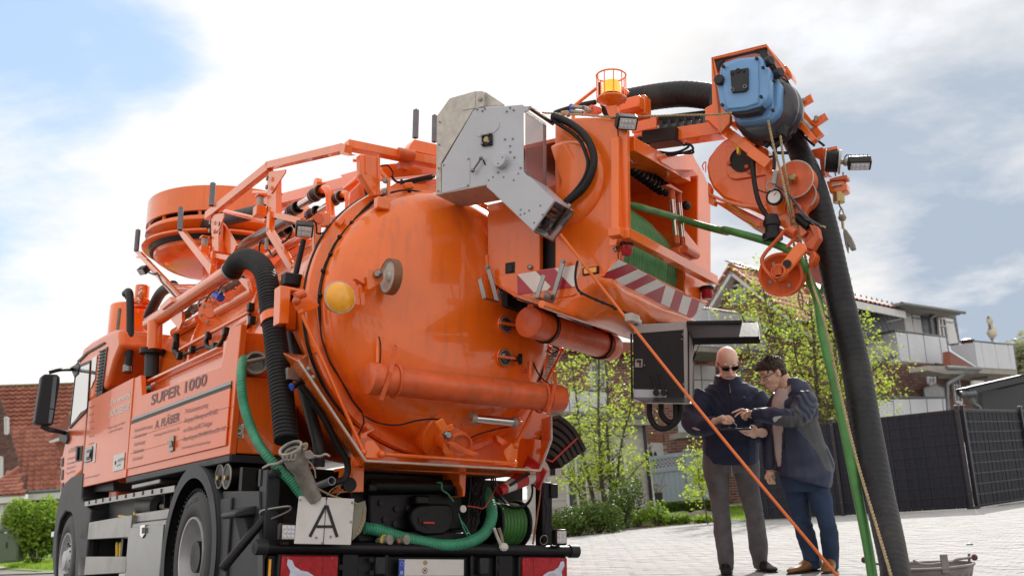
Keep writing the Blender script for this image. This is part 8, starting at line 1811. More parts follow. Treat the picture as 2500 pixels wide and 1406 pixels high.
rp3 = [WT(Ha(.12)(b1(70,393))),WT(Ha(.12)(b1(240,402))),WT(Ha(.0)(b1(400,410))),WT(Ha(-.05)(b1(600,425))),WT(Ha(.1)(b1(850,420))),WT(Ha(.2)(b1(1100,412))),WT(Ha(.28)(b1(1350,408))),WT(Ha(.32)(b3(300,802))),WT(Ha(.34)(b3(430,785)))]
o = build(twist(rp3,.008),'rope',rope_m,fix=False); tag(o,'hemp rope stretched level from the hose loop across the beacon to the blue reel','rope','hemp ropes at the boom head'); at(o,rp3[0])
# traffic cone lying in the rear
a,b = WT(Y(-.05)(z5(2225,318))),WT(Y(-.12)(z5(2000,440))); d = (b - a); l = d.length
cn = thing('traffic_cone','red and white traffic cone lying sideways under the right end of the orange tray','traffic cone',a)
cone_r = mat('cone_red',(.55,.03,.03),.5,var=.1); prf = [(0,.085),(.12,.07),(.30,.063),(.62,.05),(.85,.04),(1,.033)]
for i,mt in enumerate((cone_r,white_p,cone_r,white_p,cone_r)): kid(M().lathe(a,d,[(prf[i][0] * l,prf[i][1]),(prf[i + 1][0] * l,prf[i + 1][1])],24),'cone_band',mt,cn)
kid(M().lathe(a,d,[(-.02,.14),(0,.14),(.01,.09)],4),'cone_foot',cone_r,cn)
kid(M().beam(WT(Y(-.2)(z5(2070,400))),WT(Y(-.2)(z5(2200,318))),.02,.02),'strap',rubber,cn)
# stack of rubber pads strapped together
pdm = thing('rubber_pad_bundle','bundle of curved black rubber strips tied with a red strap at the right rear corner','bundle',WT(Y(.2)(b7(60,760))))
for i in range(6):
    ox = 0; p0 = b7(10 + i * 1 + 0,480 + i * 0); q = [(26 - i * 16 + 0,480 + i * 38),(85 - i * 18,525 + i * 34),(135 - i * 22,590 + i * 27),(178 - i * 26,672 + i * 19)]
    P = smooth([WT(Y(.15 - .02 * i)(b7(*c))) for c in q],5); mb = M()
    for s_,e_ in zip(P,P[1:]): mb.beam(s_,e_,.16,.034,ext=.004)
    kid(mb,'rubber_strip',mat('dirty_rubber_strip',(.035,.028,.026),.7,var=.3,bump=.4,bs=40,dirt=.4,dc=(.12,.08,.07)) if i == 0 else bpy.data.materials['dirty_rubber_strip'],pdm)
for a,b in ((b7(165,600),b7(20,735)),(b7(20,735),b7(-20,720))): kid(M().beam(WT(Y(-.02)(a)),WT(Y(-.02)(b)),.012,.026,up=(0,1,0)),'strap',redstrap,pdm)
wb = thing('white_box','small white slotted box behind the rubber strips at the right rear corner','box',WT(Y(.5)(b7(40,815)))); kid(M().bx((0,0,0),(0,0,0)) if False else M().prism([WT(Y(.45)(p)) for p in b7(-60,640,75,660,75,820,-60,822)],TR @ V((0,.15,0))),'box_body',whitep,wb,bev=.006); kid(M().prism([WT(Y(.44)(p)) for p in b7(12,745,38,745,38,815,12,815)],TR @ V((0,.01,0))),'slot',rubber,wb)
# dirt bucket (manhole basket) on the ground
bc0 = Wd((2264,1380),6.62); br = .268 * 1.0; zt = bc0.z
bm = mat('zinc_basket',(.24,.225,.215),.7,metal=.2,var=.25,vs=10,bump=.3,bs=40,dirt=.6,dc=(.14,.11,.09))
bk = thing('dirt_basket','round perforated metal manhole basket with lugs and handle on the paving, bottom right','basket',(bc0.x,bc0.y,ZG))
h_ = zt - ZG - .006; mb = M(); nseg = 48; v = []; f = []
rows = [0,.28,.62,.74,1.0]
def rr(t): return br * (.86 + .14 * t)
for t in rows:
    for j in range(nseg * 2): a = math.pi * j / nseg; v.append((bc0.x + math.cos(a) * rr(t),bc0.y + math.sin(a) * rr(t),ZG + .006 + t * h_))
n2 = nseg * 2
for i in range(len(rows) - 1):
    for j in range(n2):
        if i in (1,) and j % 4 == 1: continue      # open slots
        k = (j + 1) % n2; f.append((i * n2 + j,i * n2 + k,(i + 1) * n2 + k,(i + 1) * n2 + j))
f.append(tuple(range(n2))); mb.add(v,f); o = kid(mb,'basket_wall',bm,bk,fix=False); md = o.modifiers.new('t','SOLIDIFY'); md.thickness = .004
kid(M().ring((bc0.x,bc0.y,zt),UZ,br,.009,56,8),'rim',bm,bk)
for p in ((2222,1350),(2266,1358)):
    a = math.atan2(Wd(p,6.62).y - bc0.y,Wd(p,6.62).x - bc0.x); q = Wd(p,6.62); base_ = Vector((q.x,bc0.y - math.sqrt(max(0,br ** 2 - (q.x - bc0.x) ** 2)) * (1 if p[0] > 2240 else -1),zt)); ex = Vector((1,0,0))
    kid(M().box(base_ + UZ * .025,(.045,.012,.11)),'lug',bm,bk,bev=.004)
ha = [Wd(p,6.55) for p in b8(1040,1285,1100,1310,1170,1315,1300,1298,1340,1295,1380,1275,1480,1262,1510,1260)]
kid(M().tube(smooth(ha,4),.008,8),'handle',bm,bk); kid(M().tube(smooth([Wd(p,6.7) for p in b8(665,1280,690,1285,760,1310,900,1305,1040,1300)],4),.008,8),'handle',bm,bk); kid(M().ball(ha[-1],.02,10).ball(Wd(b8(662,1280),6.7),.02,10),'handle_end',mat('rusty_handle',(.10,.04,.03),.8),bk)
kid(M().tube([Wd(b8(1470,1310),6.6),Wd(b8(1468,1228),6.6)],.008,6),'side_pin',bm,bk)
o = build(M().ball(G((2368,1333)) + UZ * .015,.03,8,(1.2,.8,.45)),'bottle_shard',mat('green_glass',(.02,.10,.05),.1,coat=1)); at(o,G((2368,1333))); tag(o,'little green glass shard lying on the pavers right of the basket','litter')
# == PEOPLE
skin = mat('skin',(.84,.58,.46),.48,var=.12,vs=14,sub=.12,bump=.1,bs=150)
skin2 = mat('tanned_skin',(.72,.46,.34),.5,var=.14,vs=14,sub=.12,bump=.12,bs=150)
navy = mat('navy_softshell',(.014,.021,.055),.78,var=.25,vs=9,bump=.25,bs=120)
navy2 = mat('navy_rain_jacket',(.018,.028,.068),.5,var=.2,vs=9,bump=.2,bs=90)
greyp = mat('grey_jacket_panel',(.075,.08,.09),.6,var=.12,vs=9)
reflm = mat('reflective_patch',(.55,.56,.58),.4,var=.1)
jean_g = mat('grey_denim',(.115,.108,.115),.9,var=.3,vs=7,bump=.4,bs=220)
jean_b = mat('blue_denim',(.018,.038,.085),.88,var=.4,vs=5,bump=.4,bs=220)
shirt_m = mat('pale_shirt',(.52,.44,.42),.85,var=.08,vs=10)
hair_m = mat('dark_brown_hair',(.045,.026,.016),.55,var=.4,vs=40,bump=.5,bs=120)
boot_m = mat('brown_leather',(.22,.10,.035),.5,var=.25,vs=20,bump=.2,bs=60); trainer_m = mat('black_trainer',(.02,.02,.022),.95,var=.3,spec=.1); sole_m = mat('dark_sole',(.03,.028,.025),.8); lace_r = mat('red_lace',(.6,.08,.04),.7); lace_d = mat('dark_lace',(.05,.03,.02),.8)
lensd = mat('dark_lens',(.006,.006,.008),.06,coat=1); lensc = mat('clear_spectacle_lens',(.6,.62,.65),.05,alpha=.25,coat=1); lip_m = mat('lip',(.38,.15,.12),.5)
def ev_loft(mb,secs,n=18):
    """secs: (centre, rx, ry, xaxis) ellipses joined into a closed skin"""
    v = []; f = []; m_ = len(secs)
    for i,(c,rx,ry,xa) in enumerate(secs):
        d = (secs[min(i + 1,m_ - 1)][0] - secs[max(i - 1,0)][0]).normalized(); x = (xa - d * xa.dot(d)).normalized(); y = d.cross(x)
        for j in range(n): a = 2 * math.pi * j / n; v.append(c + x * math.cos(a) * rx + y * math.sin(a) * ry)
    for i in range(m_ - 1):
        for j in range(n): k = (j + 1) % n; f.append((i * n + j,i * n + k,(i + 1) * n + k,(i + 1) * n + j))
    f += [tuple(range(n))[::-1],tuple((m_ - 1) * n + j for j in range(n))]; mb.add(v,f)
def dense(secs,k=4):
    C_ = smooth([s[0] for s in secs],k); out_ = []; n = len(C_)
    for i,c in enumerate(C_):
        t = i / (n - 1) * (len(secs) - 1); a = min(int(t),len(secs) - 2); u = t - a; u2 = u * u * (3 - 2 * u)
        out_.append((c,secs[a][1] + (secs[a + 1][1] - secs[a][1]) * u2,secs[a][2] + (secs[a + 1][2] - secs[a][2]) * u2,secs[a][3].lerp(secs[a + 1][3],u)))
    return out_
def limb(mb,pts,ratio=1.0,k=4,xa=None,grow=0,scale=1):
    """pts: (px, py, depth, half width in px[, own ratio])"""
    secs = []
    for p in pts:
        r = p[3] * p[2] / F * scale + grow; secs.append((Wd((p[0],p[1]),p[2]),r,r * (p[4] if len(p) > 4 else ratio),xa or RT))
    ev_loft(mb,dense(secs,k))
def fuse(mb,vox,sm=4,folds=None,name='m'):
    me = bpy.data.meshes.new(name); me.from_pydata(mb.v,[],mb.f); me.update()
    b = bmesh.new(); b.from_mesh(me); bmesh.ops.recalc_face_normals(b,faces=b.faces); b.to_mesh(me); b.free()
    o = bpy.data.objects.new(name,me); tmp = bpy.data.scenes.new('tmp'); tmp.collection.objects.link(o)
    r = o.modifiers.new('r','REMESH'); r.mode = 'VOXEL'; r.voxel_size = vox
    s = o.modifiers.new('s','SMOOTH'); s.factor = .5; s.iterations = sm
    tmp.view_layers[0].update(); dg = tmp.view_layers[0].depsgraph; m2 = bpy.data.meshes.new_from_object(o.evaluated_get(dg)); bpy.data.objects.remove(o); bpy.data.meshes.remove(me); bpy.data.scenes.remove(tmp)
    if folds:
        n = len(m2.vertices); co = np.empty(n * 3); no = np.empty(n * 3); m2.vertices.foreach_get('co',co); m2.vertices.foreach_get('normal',no)
        h = np.array([folds(Vector(co[i:i + 3])) for i in range(0,n * 3,3)]); m2.vertices.foreach_set('co',co + no * np.repeat(h,3)); m2.update()
    m2.polygons.foreach_set('use_smooth',[True] * len(m2.polygons)); return m2
def put(me,name,mats,par,zones=()):
    for m_ in mats: me.materials.append(m_)
    for idx,pts in zones:
        for p in me.polygons:
            c = p.center; d = c - CAM; z = d.dot(FWD); q = (1250 + F * d.dot(RT) / z,703 - F * d.dot(UP) / z)
            if p.normal.dot(d) < .15 * d.length and inpoly(q[0],q[1],pts): p.material_index = idx
    o = link(bpy.data.objects.new(name,me),par); me.transform(Matrix.Translation(-Vector(par.location))); return o
def folds_at(spots,base=.004,fs=14):
    """creases: spots = (place, radius, amplitude, direction of the crease lines)"""
    def f(c):
        h = noise.noise(c * fs) * base + noise.noise(c * fs * .4) * base * 1.3
        for p,r,a,d in spots:
            w_ = math.exp(-((c - p).length / r) ** 2)
            if w_ > .02: h += a * w_ * math.sin((c.dot(d) + .07 * noise.noise(c * 7)) * 120)
        return h
    return f
def headpts(c,f_,u_,s=1.0,jaw=1.0,nose=1.0):
    f_ = f_.normalized(); u_ = (u_ - f_ * u_.dot(f_)).normalized(); r_ = f_.cross(u_); A = (r_,f_,u_); mb = M()
    P = lambda x,y,z: c + (r_ * x + f_ * y + u_ * z) * s
    mb.ball(P(0,-.012,.035),.098 * s,28,(.80,.99,.86),A); mb.ball(P(0,.018,-.02),.082 * s,24,(.80,.86,1.0),A); mb.ball(P(0,.035,-.075),.052 * s * jaw,20,(.95,.95,.75),A)
    mb.ball(P(0,.055,-.098),.026 * s,16,(1.1,.9,.8),A)          # chin
    for sx in (-1,1):
        mb.ball(P(sx * .078,-.012,-.005),.028 * s,14,(.30,.62,1.15),A); mb.ball(P(sx * .038,.072,-.022),.022 * s,12,(1,.6,.8),A)
        mb.ball(P(sx * .030,.078,.028),.016 * s,12,(1.5,.55,.5),A); mb.ball(P(sx * .012,.098,-.032),.009 * s,10,None or (1,1,.8),A)
    mb.tube([P(0,.083,.018),P(0,.100,-.008),P(0,.112 * nose,-.026),P(0,.094,-.036)],[.008 * s,.010 * s,.013 * s,.009 * s],12)
    mb.ball(P(0,.086,-.058),.02 * s,12,(1.15,.5,.32),A); mb.ball(P(0,.083,-.070),.018 * s,12,(1.05,.5,.32),A)
    return mb,P,A
def finger(mb,pts,r=.0085): mb.tube(smooth(pts,4),[r * (1 - .25 * i / (4 * (len(pts) - 1))) for i in range(4 * (len(pts) - 1) + 1)],10); mb.ball(pts[-1],r * .78,10)
def shoe(par,name,heel,toe,w_,h_,mt,lace,sole=True):
    d = (toe - heel); L_ = d.length; d.normalize(); x = d.cross(UZ).normalized(); mb = M(); secs = []
    for t,rw,rh,z in ((-.02,.55,.55,.55),(.08,.8,.95,.9),(.25,.85,1.0,1.0),(.45,.9,.78,.76),(.65,1.0,.52,.5),(.85,.98,.40,.4),(.97,.7,.30,.3),(1.02,.3,.15,.25)):
        secs.append((heel + d * L_ * t + UZ * (.02 + h_ * z * .5),w_ * rw,h_ * rh * .5,x))
    ev_loft(mb,dense(secs,3),20); o = kid(mb,name,mt,par,ang=80)
    ms = M(); secs = [(heel + d * L_ * t + UZ * .012,w_ * rw * 1.06,.012,x) for t,rw in ((-.03,.5),(.0,.75),(.25,.85),(.5,.85),(.7,1),(.9,.95),(1.0,.6),(1.03,.3))]
    ev_loft(ms,dense(secs,3),16); kid(ms,'sole',sole_m,o,base=par.location)
    for i in range(5):
        t = .32 + i * .075; q = heel + d * L_ * t + UZ * (.02 + h_ * (1.0 - i * .13) * (.98)); kid(M().tube([q - x * w_ * .55 - UZ * .02,q + UZ * .004,q + x * w_ * .55 - UZ * .02],.004,6),'lace',lace,o,base=par.location)
    return o
# -- man with the tablet
P1 = G((1808,1404)); d1_ = 8.72
p1 = thing('person','bald man in dark sunglasses, navy zip jacket and grey jeans writing on a tablet','person',P1,'men looking at the tablet')
dd1 = d1_
f_ = (-FWD * .90 + RT * .02 - UZ * .42).normalized(); hc = Wd((1776,886),dd1 - .06); hm,HP_,HA_ = headpts(hc,f_,UZ,1.08,1.15)
def core(mb,secs):
    for s_ in secs: limb(mb,*s_[0],**s_[1]) if isinstance(s_,tuple) else None
tor = [(1786,1128,dd1,62,.72),(1785,1085,dd1,66,.72),(1783,1030,dd1,70,.68),(1781,985,dd1,74,.62),(1779,955,dd1,70,.55),(1778,935,dd1,42,.7),(1777,918,dd1 - .02,30,1.0)]
la = [(1722,965,dd1,28),(1704,990,dd1 - .03,31),(1692,1022,dd1 - .10,28),(1700,1038,dd1 - .2,25),(1722,1040,dd1 - .32,23),(1745,1036,dd1 - .42,19)]
ra = [(1838,965,dd1,28),(1852,992,dd1 - .03,30),(1860,1022,dd1 - .10,27),(1860,1046,dd1 - .2,25),(1852,1056,dd1 - .28,23),(1840,1057,dd1 - .38,18)]
ll = [(1752,1100,dd1,34,.95),(1748,1140,dd1,33,1.0),(1752,1185,dd1,27),(1757,1225,dd1 - .02,23),(1762,1262,dd1 - .02,21.5),(1765,1300,dd1,22.5),(1770,1340,dd1,21.5),(1774,1378,dd1,19),(1773,1392,dd1,18)]
rl_p = [(1818,1100,dd1,34,.95),(1822,1140,dd1,33,1.0),(1827,1185,dd1 - .01,27),(1834,1225,dd1 - .04,24),(1843,1262,dd1 - .04,22.5),(1847,1300,dd1,22.5),(1852,1340,dd1,21.5),(1856,1376,dd1,18.5),(1856,1388,dd1,17.5)]
# body: one continuous figure, mostly under the clothes
mb = hm; limb(mb,tor,scale=.80)
for a_ in (la,ra,ll,rl_p): limb(mb,a_,scale=.72)
limb(mb,[(1777,945,dd1,20),(1777,915,dd1 - .02,19.5),(1777,895,dd1 - .03,19)])
# hands
def hq(x,y,d): return Wd(c6(x,y),d)
dh = dd1 - .47
limb(mb,[c6(370,985) + (dh + .08,10),c6(400,980) + (dh + .04,9.5),c6(440,965) + (dh + .01,11,.7),c6(490,945) + (dh - .01,11.5,.6),c6(520,940) + (dh - .01,9,.6)])
for pts in ((510,925,560,915,600,945,618,975),(500,940,550,938,585,965,600,992),(490,955,530,960,570,985,585,1008),(480,970,510,985,545,1003,560,1014)): finger(mb,[hq(pts[i],pts[i + 1],dh - .015 - .002 * i) for i in range(0,8,2)],.0088)
finger(mb,[hq(470,985,dh),hq(505,1000,dh - .03),hq(545,1003,dh - .045),hq(590,996,dh - .045)],.0095)
dg_ = dd1 - .42
limb(mb,[c6(960,1110) + (dg_ + .05,11),c6(930,1105) + (dg_ + .02,11.5),c6(890,1100) + (dg_,14,.6),c6(850,1095) + (dg_ - .02,14,.5),c6(820,1090) + (dg_ - .02,11,.5)])
for pts in ((860,1060,820,1058,770,1068,722,1068),(850,1085,790,1085,730,1088,682,1080),(850,1110,800,1112,745,1112,700,1098),(855,1130,815,1138,770,1132,738,1118)): finger(mb,[hq(pts[i],pts[i + 1],dg_ - .03 - .004 * i) for i in range(0,8,2)],.0088)
finger(mb,[hq(880,1065,dg_ - .01),hq(862,1040,dg_ - .04),hq(838,1026,dg_ - .06),hq(815,1022,dg_ - .07)],.0098)
put(fuse(mb,.0048,2),'body',[skin],p1)
# jacket
mb = M(); limb(mb,tor[:6],grow=.012); limb(mb,la,grow=.006); limb(mb,ra,grow=.006)
limb(mb,[(1778,950,dd1,44,.8),(1778,936,dd1 - .0,35,.95),(1777,924,dd1 + .01,32,.95),(1777,916,dd1 + .01,33,.95)])
el1,el2 = Wd((1694,1030),dd1 - .12),Wd((1862,1040),dd1 - .15)
jk = put(fuse(mb,.009,5,folds_at([(el1,.12,.006,(RT + UP * .6).normalized()),(el2,.12,.006,(RT - UP * .6).normalized()),(Wd((1785,1080),dd1 - .15),.14,.004,(UP + RT * .3).normalized()),(Wd((1740,975),dd1 - .12),.08,.004,(UP + RT).normalized()),(Wd((1825,975),dd1 - .12),.08,.004,(UP - RT).normalized())],.007,11)),'jacket',[navy,reflm],p1,[(1,c6(150,1040,225,1066,222,1084,170,1070,120,1044))])
zf_ = dd1 - .165
def surf(mesh_obj,px):                       # first hit of a sight line on a garment
    o = mesh_obj; inv = Vector(p1.location) if False else Vector(o.parent.location); r = ray(px).normalized(); h,l_,n_,i_ = o.ray_cast(CAM - inv,r); return (l_ + inv,n_) if h else (Wd(px,8.5),-FWD)
bpy.context.view_layer.update()
def strip(o,pts,w_,mt,name,off=.003,rad=None):
    P = []
    for p in pts: q,n_ = surf(o,p); P.append(q - ray(p).normalized() * off)
    kid(M().tube(smooth(P,3),w_,6),name,mt,o,base=o.parent.location)
strip(jk,c6(562,545,568,600,575,648),.0045,galv,'zip_puller'); strip(jk,c6(560,520,575,700,585,860),.003,black,'zip'); strip(jk,c6(590,1120,600,1250,612,1380),.003,black,'zip')
for p,mt in ((c6(733,698),green_rib),(c6(745,708),blueband)): q,n_ = surf(jk,p); kid(M().ball(q - ray(p).normalized() * .002,.0075,8),'chest_emblem',mt,jk,base=p1.location)
mb = M(); limb(mb,[(1786,1098,dd1,60,.70),(1786,1125,dd1,62,.70),(1786,1150,dd1,58,.66)]); limb(mb,ll); limb(mb,rl_p)
kn1,kn2 = Wd((1757,1258),dd1 - .05),Wd((1842,1258),dd1 - .07)
tro = put(fuse(mb,.009,3,folds_at([(kn1,.07,.006,(UP + RT * .2).normalized()),(kn2,.07,.006,(UP - RT * .2).normalized()),(Wd((1775,1385),dd1),.05,.006,UP),(Wd((1856,1380),dd1),.05,.006,UP),(Wd((1787,1165),dd1 - .1),.07,.004,(RT + UP * .5).normalized())],.006,13)),'jeans',[jean_g],p1)
bpy.context.view_layer.update(); strip(tro,c8(488,110,486,180,495,285),.0025,putty,'fly_seam')
gd0 = lambda q: Vector((q.x,q.y,ZG))
for px_,tx_ in (((1773,1385),-.04),((1857,1382),.05)): hl_ = gd0(Wd(px_,dd1)) + Vector((0,.07,0)); shoe(p1,'trainer',hl_,hl_ + Vector((tx_,-.33,0)),.048,.095,trainer_m,lace_r)
# sunglasses
def lens(P,mt,par,w_=.030,h_=.014,y=.094,z=.004,base=None,wrap=.012):
    for sx in (-1,1):
        pts = [P(sx * (.034 + w_ * a),y - wrap * abs(a + .4),z + h_ * b) for a,b in ((-.85,.8),(0,1),(.85,.9),(1,.3),(.7,-.8),(0,-1),(-.7,-.8),(-1,.1))]
        kid(M().prism(pts,HA_[1] * .003),'lens',mt,par,base=base)
gl1 = kid(M().tube([HP_(-.066,.070,.008),HP_(-.004,.098,.008),HP_(.004,.098,.008),HP_(.066,.070,.008)],.0035,6).tube([HP_(-.066,.070,.008),HP_(-.078,.0,.012)],.003,6).tube([HP_(.066,.070,.008),HP_(.078,.0,.012)],.003,6),'sunglasses',black,p1)
lens(HP_,lensd,gl1,.031,.017,.098,.0,p1.location)
kid(M().tube(smooth([HP_(-.028,.097,-.064),HP_(0,.101,-.062),HP_(.028,.097,-.064)],3),.0035,6),'lips',lip_m,p1)
# -- man pointing
dd2 = 8.25; P2 = G((1990,1406))
p2 = thing('person','man with dark hair and glasses in a blue rain jacket pointing at the tablet','person',P2,'men looking at the tablet')
f_ = (-RT * .93 - FWD * .22 - UZ * .36).normalized(); hc = Wd((1886,914),dd2 + .05); hm,HP_,HA_ = headpts(hc,f_,UZ - RT * .15,1.02,1.0,1.05)
T7 = lambda x,y: c7(x,y)
tor = [c7(690,1325) + (dd2,62,.86),c7(700,1270) + (dd2,64,.84),c7(690,1100) + (dd2,60,.7),c7(650,900) + (dd2,53,.62),c7(620,740) + (dd2,48,.62),c7(620,600) + (dd2,48,.62),c7(610,500) + (dd2,46,.6),c7(590,420) + (dd2,38,.6),c7(540,360) + (dd2,26,.8),c7(490,300) + (dd2 + .02,18,1)]
na = [c7(700,450) + (dd2 - .12,25),c7(700,540) + (dd2 - .17,27),c7(670,620) + (dd2 - .22,26),c7(620,680) + (dd2 - .27,23),c7(520,680) + (dd2 - .27,20.5),c7(400,668) + (dd2 - .22,19),c7(280,650) + (dd2 - .16,18),c7(170,645) + (dd2 - .10,15.5)]
fa = [c7(470,470) + (dd2 + .15,24),c7(400,600) + (dd2 + .17,24),c7(370,760) + (dd2 + .17,22),c7(355,950) + (dd2 + .15,20),c7(350,1120) + (dd2 + .12,17.5),c7(352,1230) + (dd2 + .10,15)]
l2 = [c8(1170,100) + (dd2 + .06,33),c8(1175,300) + (dd2 + .06,32),c8(1225,550) + (dd2 + .05,27),c8(1280,780) + (dd2 + .03,23.5),c8(1330,980) + (dd2 + .04,23),c8(1370,1150) + (dd2 + .05,19),c8(1392,1260) + (dd2 + .06,18.5),c8(1400,1310) + (dd2 + .06,18)]
r2_ = [c8(1400,100) + (dd2 - .0,24),c8(1430,300) + (dd2 - .02,28),c8(1490,550) + (dd2 - .06,27),c8(1550,780) + (dd2 - .08,23),c8(1585,980) + (dd2 - .06,21.5),c8(1602,1150) + (dd2 - .03,18.5),c8(1608,1260) + (dd2 - .03,18.5),c8(1608,1320) + (dd2 - .03,18)]
mb = hm; limb(mb,tor,scale=.8)
for a_ in (na,fa,l2,r2_): limb(mb,a_,scale=.74)
limb(mb,[c7(540,400) + (dd2 + .02,19),c7(500,320) + (dd2 + .03,18),c7(460,250) + (dd2 + .04,17)])
dn_ = dd2 - .08; w7 = lambda x,y,d: Wd(c7(x,y),d)
limb(mb,[c7(190,645) + (dn_,10.5),c7(160,645) + (dn_ - .0,11),c7(120,640) + (dn_ - .01,13,.55),c7(80,635) + (dn_ - .01,12,.5)])
finger(mb,[w7(95,605,dn_ - .02),w7(50,590,dn_ - .03),w7(0,605,dn_ - .035),w7(-55,628,dn_ - .04)],.0088); finger(mb,[w7(90,625,dn_ - .01),w7(50,622,dn_ - .015),w7(5,640,dn_ - .02),w7(-25,668,dn_ - .025)],.0088)
finger(mb,[w7(90,645,dn_ + .0),w7(58,652,dn_ - .005),w7(50,680,dn_ - .005),w7(75,690,dn_ - .005)],.0088); finger(mb,[w7(105,660,dn_ + .01),w7(75,672,dn_ + .0),w7(72,696,dn_),w7(95,700,dn_)],.0085)
finger(mb,[w7(120,615,dn_ - .03),w7(90,625,dn_ - .05),w7(60,640,dn_ - .055),w7(40,655,dn_ - .055)],.0095)
dl = dd2 + .08; limb(mb,[c7(352,1230) + (dl,10),c7(345,1262) + (dl,11),c7(340,1290) + (dl,13.5,.6),c7(340,1315) + (dl,13,.6)])
for i in range(4): finger(mb,[w7(312 + i * 22,1312,dl - .01 - .004 * i),w7(318 + i * 22,1345,dl - .015),w7(338 + i * 18,1362,dl - .03),w7(345 + i * 14,1338,dl - .045)],.009)
finger(mb,[w7(350,1270,dl - .02),w7(345,1300,dl - .045),w7(360,1322,dl - .055)],.010)
put(fuse(mb,.0048,2),'body',[skin2],p2)
mb = M(); limb(mb,[c7(560,1240) + (dd2 + .03,30,.8),c7(540,1000) + (dd2 + .02,34,.7),c7(530,760) + (dd2,36,.65),c7(520,560) + (dd2,36,.7),c7(520,440) + (dd2 + .01,30,.75),c7(530,380) + (dd2 + .02,22,.9),c7(515,345) + (dd2 + .02,20,1)],grow=.004)
sh_o = put(fuse(mb,.009,4,folds_at([],.004,12)),'shirt',[shirt_m],p2)
mb = M(); limb(mb,tor[:9],grow=.014); limb(mb,na,grow=.006); limb(mb,fa,grow=.006); limb(mb,[c7(590,430) + (dd2,36,.7),c7(585,340) + (dd2,25,.9),c7(580,290) + (dd2 + .02,20,.9)])
limb(mb,[c7(860,1000) + (dd2 - .02,20,1.2),c7(920,1150) + (dd2,20,1.2),c7(950,1235) + (dd2,15,1.2)])
e2 = Wd(c7(640,660),dd2 - .3); me = fuse(mb,.009,5,folds_at([(e2,.10,.007,(RT + UP * .5).normalized()),(Wd(c7(720,480),dd2 - .2),.10,.006,(UP + RT * .6).normalized()),(Wd(c7(350,640),dd2 - .2),.1,.004,RT)],.008,10))
# cut the open front so that the shirt shows
opn = c7(395,440,430,425,560,330,555,400,500,480,470,600,470,760,455,1180,430,1190,392,1150,380,1000,355,760,372,600)
bmm = bmesh.new(); bmm.from_mesh(me); kill = []
for p in bmm.faces:
    c = p.calc_center_median(); d = c - CAM; z = d.dot(FWD); q = (1250 + F * d.dot(RT) / z,703 - F * d.dot(UP) / z)
    if inpoly(q[0],q[1],opn) and p.normal.dot(d) < 0 and z > dd2 - .20 + (.0 if q[1] < 998 or q[1] > 1042 else .08) and not (c7(330,580)[1] < q[1] < c7(0,765)[1]): kill.append(p)
bmesh.ops.delete(bmm,geom=kill,context='FACES'); bmm.to_mesh(me); bmm.free()
jk2 = put(me,'rain_jacket',[navy2,greyp,reflm],p2,[(1,c7(545,540,600,520,680,640,680,740,640,775,570,782,380,760,480,655,600,660,590,590)),(1,c7(610,790,740,700,830,660,880,850,940,1060,1020,1255,930,1225,830,1040,720,900)),(2,c7(362,678,476,655,388,730))])
bpy.context.view_layer.update(); strip(jk2,c7(490,800,485,1000,488,1290),.004,black,'zip')
mb = M(); limb(mb,[c8(1290,60) + (dd2,50,.6),c8(1290,180) + (dd2,53,.6),c8(1300,330) + (dd2,55,.62),c8(1310,430) + (dd2,52,.6)]); limb(mb,l2); limb(mb,r2_)
put(fuse(mb,.009,3,folds_at([(Wd(c8(1300,850),dd2),.09,.006,(UP + RT * .4).normalized()),(Wd(c8(1560,800),dd2),.09,.006,(UP + RT * .4).normalized()),(Wd(c8(1400,1290),dd2),.05,.007,UP),(Wd(c8(1608,1300),dd2),.05,.007,UP)],.007,12)),'jeans',[jean_b],p2)
for q_,d_ in ((c8(1400,1310) + (dd2 + .06,),(-.27,-.12)),(c8(1608,1320) + (dd2 - .03,),(-.12,-.27))): hl_ = gd0(Wd(q_[:2],q_[2])) - Vector((d_[0],d_[1],0)) * .22; shoe(p2,'boot',hl_,hl_ + Vector((d_[0],d_[1],0)),.052,.115,boot_m,lace_d)
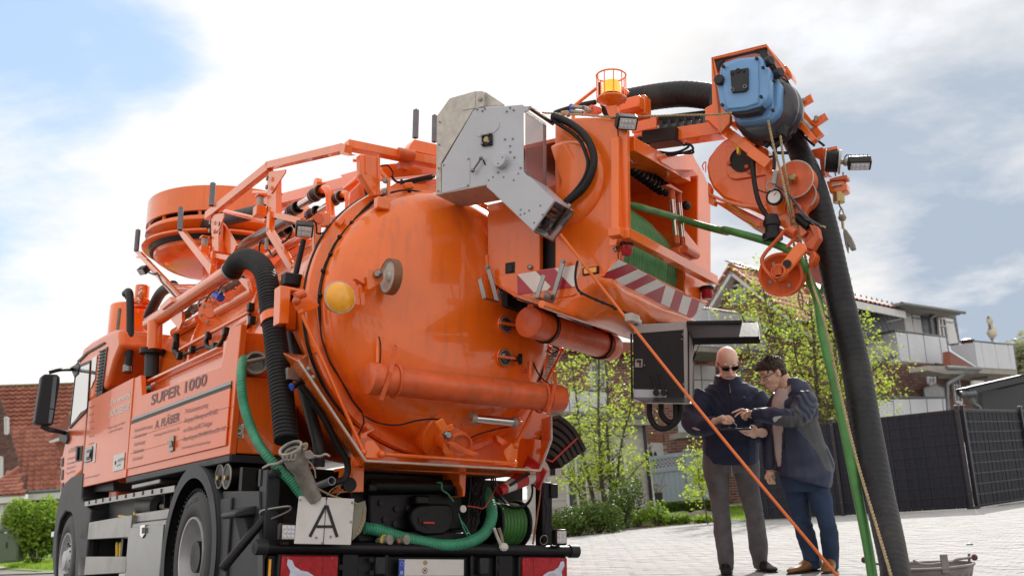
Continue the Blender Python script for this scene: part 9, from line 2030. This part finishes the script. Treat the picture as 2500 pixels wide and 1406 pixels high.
# hair
f2,u2,r2v = HA_[1],HA_[2],HA_[0]; mb = M(); A3 = HA_
mb.ball(HP_(0,-.022,.052),.108,26,(.84,.98,.80),A3); mb.ball(HP_(0,-.055,.0),.082,20,(.92,.72,1.0),A3); mb.ball(HP_(0,.045,.10),.055,16,(1.1,.9,.6),A3); mb.ball(HP_(0,.085,.085),.03,14,(1.4,.8,.6),A3)
me = fuse(mb,.006,3,lambda c: noise.noise(c * 45) * .008 + noise.noise(c * 110) * .004)
ho = put(me,'hair',[hair_m],p2); v = []; f = []
for i in range(420):
    a = rnd.uniform(0,6.28); b = rnd.uniform(-.1,1.5); d = (r2v * math.cos(a) * math.cos(b) + f2 * math.sin(a) * math.cos(b) + u2 * math.sin(b)); st_ = HP_(0,-.015,.045) + d * .095;
    if (st_ - HP_(0,0,0)).dot(f2) > .05 and (st_ - HP_(0,0,0)).dot(u2) < .07: continue
    fl = (f2 * rnd.uniform(.2,1) - u2 * .3 + d * .7 + r2v * rnd.gauss(0,.3)).normalized(); w_ = perp(fl) * .0022; j = len(v); v += [st_ - w_,st_ + w_,st_ + fl * rnd.uniform(.025,.055)]; f.append((j,j + 1,j + 2))
o = kid(M().add(v,f),'hair_strands',hair_m,ho,base=p2.location,sm=False,fix=False); o['kind'] = 'stuff'
gl2 = kid(M().tube([HP_(-.066,.068,.006),HP_(-.004,.098,.006),HP_(.004,.098,.006),HP_(.066,.068,.006)],.0028,6).tube([HP_(-.066,.068,.006),HP_(-.079,-.01,.012)],.0025,6).tube([HP_(.066,.068,.006),HP_(.079,-.01,.012)],.0025,6),'glasses',black,p2)
lens(HP_,lensc,gl2,.027,.015,.097,-.008,p2.location)
kid(M().tube(smooth([HP_(-.022,.096,-.064),HP_(0,.101,-.064),HP_(.022,.096,-.064)],3),.004,6),'lips',lip_m,p2)
mb = M(); mb.ball(HP_(0,.034,-.078),.055,18,(.97,.97,.74),A3)
kid(M().tube([HP_(-.045,.082,.030),HP_(-.02,.095,.034)],.003,6),'eyebrow',hair_m,p2)
# tablet and stylus
ta_,tb2_,tc_,td_ = Wd(c6(396,1022),dd1 - .50),Wd(c6(808,1014),dd1 - .52),Wd(c6(815,1050),dd1 - .66),Wd(c6(400,1108),dd1 - .62)
tbl = [Wd(c6(396,1020),dd1 - .42),Wd(c6(806,1013),dd1 - .42),Wd(c6(814,1052),dd1 - .64),Wd(c6(402,1062),dd1 - .64)]
nn = (tbl[1] - tbl[0]).cross(tbl[3] - tbl[0]).normalized(); nn = nn if nn.z > 0 else -nn
tab = build(M().prism(tbl,nn * -.014),'tablet',mat('black_tablet_case',(.012,.012,.014),.45),bev=.004); at(tab,tbl[0]); tag(tab,'black tablet computer held between the two men','tablet')
kid(M().prism([a.lerp(sum(tbl,Vector()) / 4,.06) + nn * .0015 for a in tbl],nn * .0008),'screen',lensd,tab)
sty = build(M().cyl(Wd(c6(590,965),dd1 - .52),Wd(c6(650,1022),dd1 - .50),.0045,10),'stylus',whitep); at(sty,Wd(c6(590,965),dd1 - .52)); tag(sty,'white stylus pen in the hand of the bald man above the tablet','pen')
